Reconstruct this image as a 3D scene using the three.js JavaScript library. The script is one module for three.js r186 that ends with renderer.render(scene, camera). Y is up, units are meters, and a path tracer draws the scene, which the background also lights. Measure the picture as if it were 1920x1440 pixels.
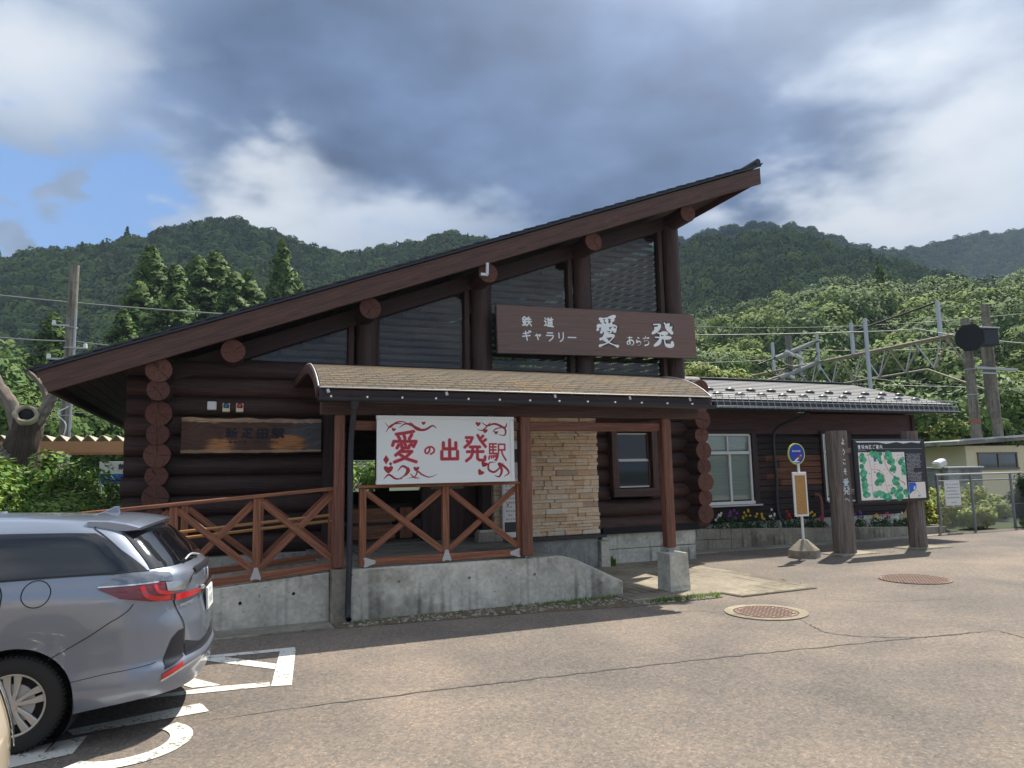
import * as THREE from 'three';
import { mergeGeometries } from 'three/addons/utils/BufferGeometryUtils.js';
import { ImprovedNoise } from 'three/addons/math/ImprovedNoise.js';

// ---------------------------------------------------------------- camera, sky, sun, exposure
const scene = new THREE.Scene();
const FOCAL = 1331, PSI = THREE.MathUtils.degToRad(22), ROLL = 0.02, TAU = Math.atan(167 / FOCAL), EYE = new THREE.Vector3(0, 1.7, 0);
const camera = new THREE.PerspectiveCamera(2 * THREE.MathUtils.radToDeg(Math.atan(720 / FOCAL)), 4 / 3, 0.05, 4000);
const FWD = new THREE.Vector3(Math.sin(PSI) * Math.cos(TAU), Math.sin(TAU), -Math.cos(PSI) * Math.cos(TAU));
const RGT0 = new THREE.Vector3(Math.cos(PSI), 0, Math.sin(PSI)), UP0 = new THREE.Vector3().crossVectors(RGT0, FWD);
camera.position.copy(EYE);
camera.up.copy(UP0).multiplyScalar(Math.cos(ROLL)).addScaledVector(RGT0, Math.sin(ROLL));
camera.lookAt(EYE.clone().add(FWD));
scene.add(camera);

const SUN = new THREE.Vector3(1.56, 2.78, -1.07).normalize();
const sun = new THREE.DirectionalLight(new THREE.Color(1, 0.94, 0.84), 4.6);
sun.name = 'sun';
sun.position.copy(SUN).multiplyScalar(120);
sun.castShadow = true; sun.shadow.radius = 1;
Object.assign(sun.shadow.camera, { left: -45, right: 45, top: 45, bottom: -45, near: 1, far: 300 });
sun.shadow.mapSize.set(4096, 4096);
scene.add(sun, sun.target);

const renderer = new THREE.WebGLRenderer({ antialias: true });
renderer.toneMapping = THREE.LinearToneMapping;
renderer.toneMappingExposure = 1.6;
renderer.shadowMap.enabled = true;

// ---------------------------------------------------------------- small tools
const rng = (s) => () => { s = (s + 0x6d2b79f5) | 0; let t = Math.imul(s ^ (s >>> 15), 1 | s); t = (t + Math.imul(t ^ (t >>> 7), 61 | t)) ^ t; return ((t ^ (t >>> 14)) >>> 0) / 4294967296; };
const R = rng(11), rr = (a, b, r = R) => a + (b - a) * r();
const { clamp, lerp, smoothstep } = THREE.MathUtils;
const V = (x, y, z) => new THREE.Vector3(x, y, z);
const perlin = new ImprovedNoise();
const fbm = (x, y, z = 0, o = 5) => { let s = 0, a = 0.5, f = 1; for (let i = 0; i < o; i++, a *= 0.5, f *= 2.03) s += a * perlin.noise(x * f, y * f, z * f + i * 7.3); return s; };
// value noise that tiles with period p
const hash = (x, y, s) => { let h = Math.imul(x, 374761393) + Math.imul(y, 668265263) + Math.imul(s, 1442695041); h = Math.imul(h ^ (h >>> 13), 1274126177); return ((h ^ (h >>> 16)) >>> 0) / 4294967296; };
const tile = (x, y, px, py, s = 0) => {
  const ix = Math.floor(x), iy = Math.floor(y), fx = x - ix, fy = y - iy, u = fx * fx * (3 - 2 * fx), v = fy * fy * (3 - 2 * fy), m = (a, p) => ((a % p) + p) % p;
  return lerp(lerp(hash(m(ix, px), m(iy, py), s), hash(m(ix + 1, px), m(iy, py), s), u), lerp(hash(m(ix, px), m(iy + 1, py), s), hash(m(ix + 1, px), m(iy + 1, py), s), u), v);
};
// direction through a point of the photograph (1920 x 1440), used to read distances off it
const sight = (px, py, d) => EYE.clone().addScaledVector(FWD, d).addScaledVector(RGT0, (((px - 960) * Math.cos(ROLL) - (py - 720) * Math.sin(ROLL)) / FOCAL) * d).addScaledVector(UP0, ((-(py - 720) * Math.cos(ROLL) - (px - 960) * Math.sin(ROLL)) / FOCAL) * d);
const ORD = ['first', 'second', 'third', 'fourth', 'fifth', 'sixth', 'seventh', 'eighth', 'ninth', 'tenth', 'eleventh', 'twelfth', 'thirteenth', 'fourteenth', 'fifteenth', 'sixteenth', 'seventeenth', 'eighteenth', 'nineteenth', 'twentieth', 'twenty-first', 'twenty-second', 'twenty-third', 'twenty-fourth', 'twenty-fifth', 'twenty-sixth'];

// ---------------------------------------------------------------- sky: big grey cloud deck, bright edges, blue gap low on the left
{
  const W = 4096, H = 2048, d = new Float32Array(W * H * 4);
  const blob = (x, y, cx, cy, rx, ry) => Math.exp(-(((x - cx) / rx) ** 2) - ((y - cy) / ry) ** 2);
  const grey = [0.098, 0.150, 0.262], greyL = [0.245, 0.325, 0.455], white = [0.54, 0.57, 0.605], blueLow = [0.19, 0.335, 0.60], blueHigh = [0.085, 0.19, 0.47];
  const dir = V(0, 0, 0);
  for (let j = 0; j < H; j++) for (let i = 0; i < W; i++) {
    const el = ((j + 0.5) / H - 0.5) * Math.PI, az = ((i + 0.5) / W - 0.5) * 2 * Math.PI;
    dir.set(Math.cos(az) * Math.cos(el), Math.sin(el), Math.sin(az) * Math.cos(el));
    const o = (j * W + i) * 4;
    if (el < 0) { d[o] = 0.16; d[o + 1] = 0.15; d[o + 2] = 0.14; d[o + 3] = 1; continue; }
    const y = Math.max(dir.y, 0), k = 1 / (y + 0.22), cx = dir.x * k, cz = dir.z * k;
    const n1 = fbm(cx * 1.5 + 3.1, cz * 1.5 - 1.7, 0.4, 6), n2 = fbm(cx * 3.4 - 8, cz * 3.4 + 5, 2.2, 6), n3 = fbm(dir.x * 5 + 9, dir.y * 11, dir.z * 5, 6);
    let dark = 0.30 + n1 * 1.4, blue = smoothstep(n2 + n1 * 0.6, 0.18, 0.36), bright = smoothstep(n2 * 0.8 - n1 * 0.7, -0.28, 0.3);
    const f = dir.dot(FWD);
    if (f > 0.2) {
      const rx = dir.dot(RGT0) / f, uy = dir.dot(UP0) / f;
      let X = 960 + (rx * Math.cos(ROLL) - uy * Math.sin(ROLL)) * FOCAL, Y = 720 - (uy * Math.cos(ROLL) + rx * Math.sin(ROLL)) * FOCAL;
      const inside = smoothstep(f, 0.45, 0.7);
      X += n3 * 260 + n2 * 90; Y += n2 * 190 + n3 * 70;
      const b = clamp(1.2 * blob(X, Y, 20, 375, 230, 150) + 0.75 * blob(X, Y, 250, 400, 150, 70), 0, 1) * (1 - 0.95 * blob(X, Y, 90, 345, 60, 55)) * (1 - 0.9 * blob(X, Y, -20, 430, 55, 60));
      const dk = 1.15 * blob(X, Y, 880, 200, 520, 230) + 0.85 * blob(X, Y, 620, 20, 420, 170) + 0.75 * blob(X, Y, 1300, 260, 330, 160) + 0.45 * blob(X, Y, 330, 190, 160, 110);
      const wh = 0.7 * blob(X, Y, 60, 170, 260, 100) + 0.95 * blob(X, Y, 500, 330, 110, 130) + 0.7 * blob(X, Y, 700, 430, 260, 60) + 1.05 * blob(X, Y, 1850, 260, 290, 300) + 0.7 * blob(X, Y, 1560, 420, 240, 70) + 0.55 * blob(X, Y, 60, 50, 230, 130);
      dark = lerp(dark, clamp(0.25 + dk * 0.95 - wh * 0.55, 0, 1.2) + n1 * 0.35, inside);
      bright = lerp(bright, smoothstep(wh * 0.9 + n3 * 0.5 + n2 * 0.45, -0.05, 1.25), inside);
      blue = lerp(blue, smoothstep(b + n3 * 0.3, 0.30, 0.62), inside);
    }
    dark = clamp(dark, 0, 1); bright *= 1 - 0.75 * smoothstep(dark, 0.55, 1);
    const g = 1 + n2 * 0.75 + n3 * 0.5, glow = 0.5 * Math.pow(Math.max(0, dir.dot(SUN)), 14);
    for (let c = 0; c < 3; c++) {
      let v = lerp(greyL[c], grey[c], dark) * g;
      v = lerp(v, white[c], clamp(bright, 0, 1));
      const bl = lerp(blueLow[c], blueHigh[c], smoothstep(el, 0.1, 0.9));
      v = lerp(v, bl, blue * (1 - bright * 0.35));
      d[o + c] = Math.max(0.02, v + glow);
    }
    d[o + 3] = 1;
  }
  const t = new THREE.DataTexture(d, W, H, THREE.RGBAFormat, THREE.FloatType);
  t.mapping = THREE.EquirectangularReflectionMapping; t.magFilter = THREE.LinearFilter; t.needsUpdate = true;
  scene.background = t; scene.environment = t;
}

// ---------------------------------------------------------------- object helpers
const taken = new Map();
const numbered = (name) => { const n = taken.get(name) ?? 0; taken.set(name, n + 1); return n ? name + '_' + String(n).padStart(3, '0') : name; };
function tag(o, label, category, group) { o.userData.label = label; o.userData.category = category; if (group) o.userData.group = group; return o; }
function thing(name, label, category, pos = [0, 0, 0], group) {
  const o = new THREE.Group(); o.name = numbered(name); o.position.set(...pos); scene.add(o);
  return tag(o, label, category, group);
}
function part(name, geo, mat, parent, pos, rot) {
  const m = new THREE.Mesh(geo, mat); m.name = name; m.castShadow = m.receiveShadow = true;
  if (pos) m.position.set(...pos);
  if (rot) m.rotation.set(...rot);
  parent.add(m);
  return m;
}
function struct(name, geo, mat, pos, rot) { const m = part(numbered(name), geo, mat, scene, pos, rot); m.userData.kind = 'structure'; return m; }
function solo(name, label, category, geo, mat, pos, rot, group) { return tag(part(numbered(name), geo, mat, scene, pos, rot), label, category, group); }
function copyOf(root, label, pos, turn = 0) { const c = root.clone(); c.name = numbered(root.name.replace(/_\d{3}$/, '')); c.position.set(...pos); c.rotation.y = turn; c.userData = { ...root.userData, label }; scene.add(c); return c; }

// boxes with uv in metres, u along the longer side of every face; two variants of uv offset
const boxes = new Map();
function metreUV(g, dims, off = 0) {
  const p = g.attributes.position, n = g.attributes.normal, uv = new Float32Array(p.count * 2);
  for (let i = 0; i < p.count; i++) {
    const a = [Math.abs(n.getX(i)), Math.abs(n.getY(i)), Math.abs(n.getZ(i))], m = a.indexOf(Math.max(...a)), o = [0, 1, 2].filter((k) => k !== m);
    if (dims[o[1]] > dims[o[0]]) o.reverse();
    const c = [p.getX(i), p.getY(i), p.getZ(i)];
    uv[i * 2] = c[o[0]] + off * 3.7 + m * 0.31; uv[i * 2 + 1] = c[o[1]] + off * 1.3 + m * 0.17;
  }
  g.setAttribute('uv', new THREE.BufferAttribute(uv, 2));
  return g;
}
function box(w, h, d, bevel = 0, off = 0) {
  const key = [w.toFixed(3), h.toFixed(3), d.toFixed(3), bevel, off].join();
  if (boxes.has(key)) return boxes.get(key);
  let g;
  if (!bevel) g = new THREE.BoxGeometry(w, h, d);
  else { // box with chamfered long edges and ends: 44 triangles
    const x = w / 2, y = h / 2, z = d / 2, b = Math.min(bevel, x * 0.45, y * 0.45, z * 0.45), P = [], N = [];
    const quad = (a, b2, c, d2) => { const n = new THREE.Vector3().subVectors(b2, a).cross(new THREE.Vector3().subVectors(c, a)).normalize(); for (const v of [a, b2, c, a, c, d2]) { P.push(v.x, v.y, v.z); N.push(n.x, n.y, n.z); } };
    const tri = (a, b2, c) => { const n = new THREE.Vector3().subVectors(b2, a).cross(new THREE.Vector3().subVectors(c, a)).normalize(); for (const v of [a, b2, c]) { P.push(v.x, v.y, v.z); N.push(n.x, n.y, n.z); } };
    const at = (ax, sx, sy, sz) => V(sx * (ax === 0 ? x : x - b), sy * (ax === 1 ? y : y - b), sz * (ax === 2 ? z : z - b));
    const oriented = (f, ...v) => { const c = v.reduce((s, q) => s.add(q), V(0, 0, 0)), n = new THREE.Vector3().subVectors(v[1], v[0]).cross(new THREE.Vector3().subVectors(v[2], v[0])); f(...(n.dot(c) < 0 ? v.reverse() : v)); };
    for (const s of [-1, 1]) {
      oriented(quad, at(0, s, -1, -1), at(0, s, 1, -1), at(0, s, 1, 1), at(0, s, -1, 1));
      oriented(quad, at(1, -1, s, -1), at(1, 1, s, -1), at(1, 1, s, 1), at(1, -1, s, 1));
      oriented(quad, at(2, -1, -1, s), at(2, 1, -1, s), at(2, 1, 1, s), at(2, -1, 1, s));
      for (const q of [-1, 1]) {
        oriented(quad, at(0, s, q, -1), at(0, s, q, 1), at(1, s, q, 1), at(1, s, q, -1));
        oriented(quad, at(0, s, -1, q), at(0, s, 1, q), at(2, s, 1, q), at(2, s, -1, q));
        oriented(quad, at(1, -1, s, q), at(1, 1, s, q), at(2, 1, s, q), at(2, -1, s, q));
        for (const w2 of [-1, 1]) oriented(tri, at(0, s, q, w2), at(1, s, q, w2), at(2, s, q, w2));
      }
    }
    g = new THREE.BufferGeometry();
    g.setAttribute('position', new THREE.Float32BufferAttribute(P, 3)); g.setAttribute('normal', new THREE.Float32BufferAttribute(N, 3));
  }
  metreUV(g, [w, h, d], off);
  boxes.set(key, g);
  return g;
}
// log along an axis, uv in metres, slightly uneven; groups: bark side, two sawn ends
function logGeo(len, r, axis = 'x', seed = 0, seg = 20, taper = 1) {
  const g = new THREE.CylinderGeometry(r * taper, r, len, seg, Math.max(1, Math.round(len / 0.8)));
  const p = g.attributes.position, uv = g.attributes.uv, side = g.groups[0], nSide = (seg + 1) * (Math.max(1, Math.round(len / 0.8)) + 1);
  for (let i = 0; i < p.count; i++) {
    const x = p.getX(i), y = p.getY(i), z = p.getZ(i), a = Math.atan2(z, x), k = 1 + 0.035 * perlin.noise(Math.cos(a) * 1.2 + seed, y * 0.55, Math.sin(a) * 1.2 + seed * 1.7);
    p.setXYZ(i, x * k, y, z * k);
    if (i < nSide) uv.setXY(i, y + len / 2 + seed * 0.77, uv.getX(i) * 2 * Math.PI * r + seed * 0.31);
  }
  if (axis === 'x') g.rotateZ(-Math.PI / 2); else if (axis === 'z') g.rotateX(Math.PI / 2);
  return g;
}
const tube = (pts, r, seg = 12, rad = 6) => new THREE.TubeGeometry(new THREE.CatmullRomCurve3(pts), seg, r, rad);
const rod = (a, b, r, rad = 6) => { const v = new THREE.Vector3().subVectors(b, a), g = new THREE.CylinderGeometry(r, r, v.length(), rad); g.applyQuaternion(new THREE.Quaternion().setFromUnitVectors(V(0, 1, 0), v.clone().normalize())); const m = a.clone().add(b).multiplyScalar(0.5); g.translate(m.x, m.y, m.z); return g; };
// board of section w (in the plane) x t (depth z) between two points of a plane z = const
const bar = (x0, y0, x1, y1, w, t, bevel = 0.006) => { const L = Math.hypot(x1 - x0, y1 - y0); return { geo: box(L, w, t, bevel), pos: [(x0 + x1) / 2, (y0 + y1) / 2], rot: Math.atan2(y1 - y0, x1 - x0) }; };

// ---------------------------------------------------------------- textures and materials
const col = (r, g, b) => new THREE.Color().setRGB(r, g, b);
function dataTex(w, h, f, srgb = true, wrap = true) {
  const d = new Uint8Array(w * h * 4);
  for (let j = 0; j < h; j++) for (let i = 0; i < w; i++) { const c = f(i, j), o = (j * w + i) * 4, q = Array.isArray(c) ? c : [c, c, c]; for (let k = 0; k < 3; k++) d[o + k] = clamp(Math.round(q[k] * 255), 0, 255); d[o + 3] = 255; }
  const t = new THREE.DataTexture(d, w, h); if (srgb) t.colorSpace = THREE.SRGBColorSpace;
  t.magFilter = THREE.LinearFilter; t.minFilter = THREE.LinearMipmapLinearFilter; if (wrap) t.wrapS = t.wrapT = THREE.RepeatWrapping; t.needsUpdate = true;
  return t;
}
const rep = (t, x, y = x) => { const c = t.clone(); c.repeat.set(x, y); c.needsUpdate = true; return c; };
// wood grain, u along the grain; one tile = 2 m x 0.5 m
const grainF = (i, j, W, H) => {
  const u = i / W, v = j / H, warp = tile(u * 4, v * 4, 4, 4, 3) * 0.09;
  const a = tile(u * 6, (v + warp) * 64, 6, 64, 1), b = tile(u * 14, (v + warp) * 150, 14, 150, 2), c = tile(u * 5, v * 8, 5, 8, 5), e = tile(u * 40, v * 40, 40, 40, 8);
  return 0.42 * a + 0.28 * b + 0.2 * c + 0.1 * e;
};
const grain = dataTex(512, 512, (i, j) => { const g = grainF(i, j, 512, 512), crack = tile((i / 512) * 3, (j / 512) * 40, 3, 40, 17) > 0.93 ? 0.5 : 1; return [(0.40 + 0.74 * g) * crack, (0.38 + 0.74 * g) * crack, (0.37 + 0.74 * g) * crack]; });
const grainB = dataTex(512, 512, (i, j) => { const g = grainF(i, j, 512, 512), crack = tile((i / 512) * 3, (j / 512) * 40, 3, 40, 17) > 0.93 ? 0.3 : 1; return g * crack; }, false);
const G = (t) => rep(t, 0.5, 2);
const gMap = G(grain), gBump = G(grainB);
const wood = (r, g, b, rough = 0.6, bump = 0.004) => new THREE.MeshStandardMaterial({ color: col(r, g, b), map: gMap, bumpMap: gBump, bumpScale: bump, roughness: rough });
const endGrain = dataTex(256, 256, (i, j) => {
  const x = i / 255 - 0.5, y = j / 255 - 0.5, rad = Math.hypot(x * 1.04, y) * 2, a = Math.atan2(y, x), wob = tile(Math.cos(a) * 3 + 5, Math.sin(a) * 3 + 5, 64, 64, 2) * 0.12;
  const ring = 0.5 + 0.5 * Math.sin((rad + wob) * 70), cr = [0.7, 2.5, 4.1, 5.4].some((c, k) => Math.abs(Math.atan2(Math.sin(a - c - wob), Math.cos(a - c - wob))) * rad < 0.012 + 0.01 * (k % 2) && rad > 0.12 * k);
  const v = (0.66 + 0.26 * ring + 0.22 * (tile(i / 9, j / 9, 64, 64, 4) - 0.5)) * (cr ? 0.35 : 1);
  return [v, v * 0.98, v * 0.96];
});
const M = {};
M.log = wood(0.094, 0.045, 0.034, 0.6, 0.012);
M.logB = wood(0.074, 0.036, 0.029, 0.6, 0.012);
M.logC = wood(0.116, 0.056, 0.041, 0.65, 0.012);
M.logEnd = new THREE.MeshStandardMaterial({ color: col(0.215, 0.08, 0.056), map: endGrain, roughness: 0.8 });
M.barge = wood(0.15, 0.074, 0.052, 0.6);
M.soffit = wood(0.085, 0.036, 0.026, 0.7);
M.dark = wood(0.06, 0.026, 0.022, 0.6);
M.rail = wood(0.45, 0.175, 0.085, 0.6, 0.003);
M.post = wood(0.30, 0.118, 0.068, 0.55, 0.003);
M.beam = wood(0.115, 0.058, 0.043, 0.6);
M.signWood = wood(0.15, 0.088, 0.074, 0.5, 0.001);
M.greyWood = wood(0.31, 0.27, 0.235, 0.9, 0.012);
M.hand = new THREE.MeshStandardMaterial({ color: col(0.48, 0.25, 0.08), roughness: 0.4 });
M.black = new THREE.MeshStandardMaterial({ color: col(0.018, 0.020, 0.028), roughness: 0.38 });
M.blackMatt = new THREE.MeshStandardMaterial({ color: col(0.012, 0.012, 0.014), roughness: 0.9 });
M.white = new THREE.MeshStandardMaterial({ color: col(0.78, 0.79, 0.77), roughness: 0.45 });
M.alu = new THREE.MeshStandardMaterial({ color: col(0.62, 0.64, 0.66), roughness: 0.4, metalness: 0.6 });
M.galv = new THREE.MeshStandardMaterial({ color: col(0.46, 0.48, 0.50), roughness: 0.5, metalness: 0.55 });
M.zinc = new THREE.MeshStandardMaterial({ color: col(0.5, 0.5, 0.48), roughness: 0.5, metalness: 0.3 });
M.pane = new THREE.MeshPhysicalMaterial({ color: col(0.90, 0.93, 0.92), roughness: 0.02, transmission: 1, thickness: 0, ior: 1.5 });
M.dimPane = new THREE.MeshPhysicalMaterial({ color: col(0.62, 0.66, 0.68), roughness: 0.03, transmission: 1, thickness: 0, ior: 1.5 });
// concrete, tile 3 m
const concF = (i, j, S, k) => {
  const u = i / S, v = j / S, n = tile(u * 6, v * 6, 6, 6, k) * 0.4 + tile(u * 20, v * 20, 20, 20, k + 1) * 0.3 + tile(u * 90, v * 90, 90, 90, k + 2) * 0.3;
  const drip = tile(u * 60, v * 3, 60, 3, k + 3) * tile(u * 9, v * 4, 9, 4, k + 4);
  const dirt = smoothstep(tile(u * 5, v * 9, 5, 9, k + 6) + 0.35 * tile(u * 40, v * 40, 40, 40, k + 7), 0.75, 1.15);
  const pit = tile(u * 120, v * 120, 120, 120, k + 9) > 0.955 ? 0.72 : 1;
  return [n, drip, dirt, pit];
};
const concTex = dataTex(1024, 1024, (i, j) => { const [n, d, s, p] = concF(i, j, 1024, 20), v = (0.62 + 0.36 * n - 0.5 * Math.max(0, d - 0.35)) * p; return [v * (1 - 0.16 * s), v * (0.985 - 0.16 * s), v * (0.94 - 0.17 * s)]; });
const concBump = dataTex(512, 512, (i, j) => { const [n, , s, p] = concF(i, j, 512, 20); return n * p * (1 - 0.2 * s); }, false);
const concrete = (r, g, b, rough = 0.9) => new THREE.MeshStandardMaterial({ color: col(r, g, b), map: rep(concTex, 1 / 3), bumpMap: rep(concBump, 1 / 3), bumpScale: 0.006, roughness: rough });
M.conc = concrete(0.90, 0.885, 0.83);
M.concPale = concrete(0.90, 0.92, 0.90);
M.concDark = concrete(0.46, 0.43, 0.38);
M.concBlue = concrete(0.50, 0.53, 0.56);
M.pave = concrete(0.47, 0.415, 0.335);
// asphalt, tile 10 m: pale worn aggregate, darker binder, patches of wear
const asphF = (i, j, S) => {
  const u = i / S, v = j / S, P = 1000;
  const fine = tile(u * P, v * P, P, P, 40), mid = tile(u * 420, v * 420, 420, 420, 41), big = tile(u * 7, v * 7, 7, 7, 42) * 0.6 + tile(u * 23, v * 23, 23, 23, 43) * 0.4, st = hash(Math.floor(u * 1000), Math.floor(v * 1000), 44);
  return [fine, mid, big, st];
};
const asphTex = dataTex(2048, 2048, (i, j) => {
  const [f, m, b, s] = asphF(i, j, 2048);
  let v = 0.46 + 0.12 * f + 0.09 * (m - 0.5) + 0.17 * (b - 0.5); if (s > 0.965) v += 0.12; if (s < 0.05) v -= 0.08;
  const w = (b - 0.5) * 0.05 + (m - 0.5) * 0.05;
  return [v * (1.055 + w), v * 0.985, v * (0.91 - w)];
});
const asphBump = dataTex(1024, 1024, (i, j) => { const [f, m, , s] = asphF(i, j, 1024); return 0.5 * f + 0.3 * m + (s > 0.9 ? 0.2 : 0); }, false);
M.asphalt = new THREE.MeshStandardMaterial({ color: col(0.67, 0.64, 0.615), map: rep(asphTex, 0.1), bumpMap: rep(asphBump, 0.1), bumpScale: 0.007, roughness: 0.92 });
const wornTex = dataTex(512, 512, (i, j) => { const u = i / 512, v = j / 512, n = tile(u * 60, v * 60, 60, 60, 50) * 0.5 + tile(u * 160, v * 160, 160, 160, 51) * 0.5, c = tile(u * 10, v * 10, 10, 10, 52); const worn = smoothstep(n + c * 0.25, 0.80, 0.92); return [0.93 - 0.38 * worn, 0.925 - 0.40 * worn, 0.90 - 0.42 * worn]; });
M.paint = new THREE.MeshStandardMaterial({ color: col(0.82, 0.82, 0.80), map: rep(wornTex, 0.6), bumpMap: rep(asphBump, 0.1), bumpScale: 0.008, roughness: 0.75 });
const soilTex = dataTex(512, 512, (i, j) => { const u = i / 512, v = j / 512, n = tile(u * 120, v * 120, 120, 120, 60) * 0.5 + tile(u * 30, v * 30, 30, 30, 61) * 0.3 + tile(u * 6, v * 6, 6, 6, 62) * 0.2; return [0.25 + 0.45 * n, 0.22 + 0.40 * n, 0.17 + 0.32 * n]; });
M.soil = new THREE.MeshStandardMaterial({ color: col(0.8, 0.8, 0.8), map: rep(soilTex, 0.8), roughness: 1 });
M.earth = new THREE.MeshStandardMaterial({ color: col(0.045, 0.06, 0.025), roughness: 1 });
function canvasTex(w, h, draw) { const c = document.createElement('canvas'); c.width = w; c.height = h; draw(c.getContext('2d'), w, h); const t = new THREE.CanvasTexture(c); t.colorSpace = THREE.SRGBColorSpace; t.anisotropy = 8; return t; }
// ---------------------------------------------------------------- lettering: strokes on a 100 x 100 grid
const GLYPH = {
  '愛': '80 4 52 9 24 13|30 19 35 28|49 17 52 27|74 14 66 27|16 35 12 47|16 35 88 35 82 47|32 45 26 55|40 43 42 54 64 55 66 48|50 41 54 47|72 43 80 51|46 58 22 77|40 66 74 66 52 86 18 98|34 74 56 88 88 98',
  '発': '14 14 40 14 30 32 8 48|18 26 28 33|62 6 72 22 94 46|84 8 72 19|95 21 81 30|30 47 70 47|18 64 84 64|40 47 40 68 32 84 14 96|60 47 60 88 68 94 90 94 92 82',
  '駅': '10 8 10 60|10 8 46 8|10 24 44 24|10 40 44 40|28 8 28 57|10 58 48 58 46 88 38 92|8 72 5 87|18 70 19 82|28 70 30 80|37 68 40 76|58 10 58 50 53 78 44 95|58 10 92 10 92 40|58 40 92 40|74 40 80 66 98 95',
  '出': '50 5 50 92|20 18 20 46 80 46|80 18 80 46|12 58 12 92 88 92|88 58 88 92',
  'の': '52 24 46 60 30 78 16 66 18 42 40 22 66 20 84 40 82 64 58 84',
  '鉄': '26 4 6 28|26 4 46 24|14 34 40 34|8 50 44 50|26 34 26 86|14 60 18 72|40 58 34 72|6 90 46 84|58 14 52 36|54 28 92 28|48 52 98 52|74 6 73 50 66 72 48 94|76 54 84 76 98 92',
  '道': '12 10 20 20|6 40 20 40 20 72|4 84 20 74 40 88 98 92|46 6 52 16|80 4 74 16|34 20 96 20|62 20 58 32|44 32 84 32 84 78 44 78 44 32|44 48 84 48|44 62 84 62',
  'ギ': '16 30 72 22|8 58 84 48|40 8 54 94|74 4 80 14|88 2 94 12',
  'ャ': '20 56 82 46 68 62|36 42 52 96',
  'ラ': '22 14 78 14|12 40 84 40 76 66 40 94',
  'リ': '28 12 28 60|74 8 74 52 64 78 38 96',
  'ー': '8 52 92 52',
  'あ': '18 24 80 20|46 6 44 60 54 86|68 38 52 70 26 86 16 68 40 48 74 46 90 66 80 86 60 94',
  'ら': '40 8 62 18|26 34 22 62 54 48 78 62 70 84 36 96',
  'ち': '14 26 84 20|46 6 28 58 58 46 84 60 76 84 34 96',
  '新': '26 2 26 14|6 16 46 16|16 20 20 32|38 20 32 32|4 36 50 36|8 54 46 54|26 36 26 94|24 56 6 80|30 60 46 74|88 6 60 16|60 16 60 60 50 94|60 44 98 44|80 44 80 96',
  '疋': '14 12 86 12 76 28|50 12 50 86|50 50 80 50|26 40 24 66 6 94|20 68 46 88 96 94',
  '田': '12 14 88 14 88 90 12 90 12 14|50 14 50 90|12 52 88 52',
  'よ': '50 6 52 70 40 90 18 80 30 66 60 72 88 92|52 34 82 30',
  'う': '36 8 64 16|22 40 60 30 76 46 68 74 36 96',
  'こ': '26 18 74 20 64 30|24 62 30 84 80 84',
  'ご': '22 22 64 24 56 34|20 64 26 84 76 84|74 6 80 18|88 2 94 14',
  'そ': '28 10 74 10 20 46 86 42 50 60 48 82 74 92',
  'へ': '6 60 34 32 94 78',
  '地': '22 12 22 72|6 36 40 36|4 80 42 66|46 46 92 34 90 62 80 62|70 8 70 76|54 22 54 80 62 92 94 90 96 74',
  '区': '10 10 92 10|14 10 14 92 94 92|68 24 32 76|34 32 72 74',
  '案': '50 2 50 12|12 24 12 14 88 14 88 24|44 20 30 44 72 58|64 28 52 48 20 60|10 34 90 34|6 68 94 68|50 58 50 98|48 70 14 94|52 70 86 94',
  '内': '14 26 14 96|14 26 86 26 86 90 74 92|50 4 50 40 26 72|50 42 74 70',
};
const strokesOf = (ch) => GLYPH[ch].split('|').map((s) => { const n = s.split(' ').map(Number), p = []; for (let i = 0; i < n.length; i += 2) p.push([n[i], n[i + 1]]); return p; });
function glyph(c, ch, x, y, w, h, lw, style = {}) {
  const smooth = 'のあらちようこごそへ'.includes(ch);
  for (const s of strokesOf(ch)) {
    const q = s.map(([a, b]) => [x + (a / 100) * w, y + (b / 100) * h]);
    c.lineCap = style.cap ?? 'round'; c.lineJoin = 'round'; c.lineWidth = lw; c.strokeStyle = style.color ?? c.strokeStyle;
    if (style.brush || smooth) {
      const cur = new THREE.CatmullRomCurve3(q.map(([a, b]) => V(a, b, 0)), false, 'centripetal'), n = 40, pts = cur.getPoints(n);
      if (style.brush) { c.fillStyle = style.color; pts.forEach((p, i) => { const t = i / n, r = lw * (0.42 + 0.30 * Math.sin(t * 5.2 + x) + 0.25 * Math.max(0, t - 0.6)); c.beginPath(); c.ellipse(p.x, p.y, Math.max(r, lw * 0.25), Math.max(r * 0.8, lw * 0.2), -0.5, 0, 7); c.fill(); }); continue; }
      c.beginPath(); pts.forEach((p, i) => (i ? c.lineTo(p.x, p.y) : c.moveTo(p.x, p.y))); c.stroke();
    } else { c.beginPath(); q.forEach(([a, b], i) => (i ? c.lineTo(a, b) : c.moveTo(a, b))); c.stroke(); }
  }
}
function heart(c, x, y, s, color, rot = 0) { c.save(); c.translate(x, y); c.rotate(rot); c.scale(s, s); c.fillStyle = color; c.beginPath(); c.moveTo(0, 0.9); c.bezierCurveTo(-1.5, -0.1, -0.9, -1.1, 0, -0.4); c.bezierCurveTo(0.9, -1.1, 1.5, -0.1, 0, 0.9); c.fill(); c.restore(); }
function swirl(c, pts, lw, color) { const cur = new THREE.CatmullRomCurve3(pts.map(([a, b]) => V(a, b, 0))), n = 60; c.fillStyle = color; cur.getPoints(n).forEach((p, i) => { const r = lw * (0.25 + 0.75 * Math.sin((i / n) * Math.PI)); c.beginPath(); c.arc(p.x, p.y, r, 0, 7); c.fill(); }); }
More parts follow.
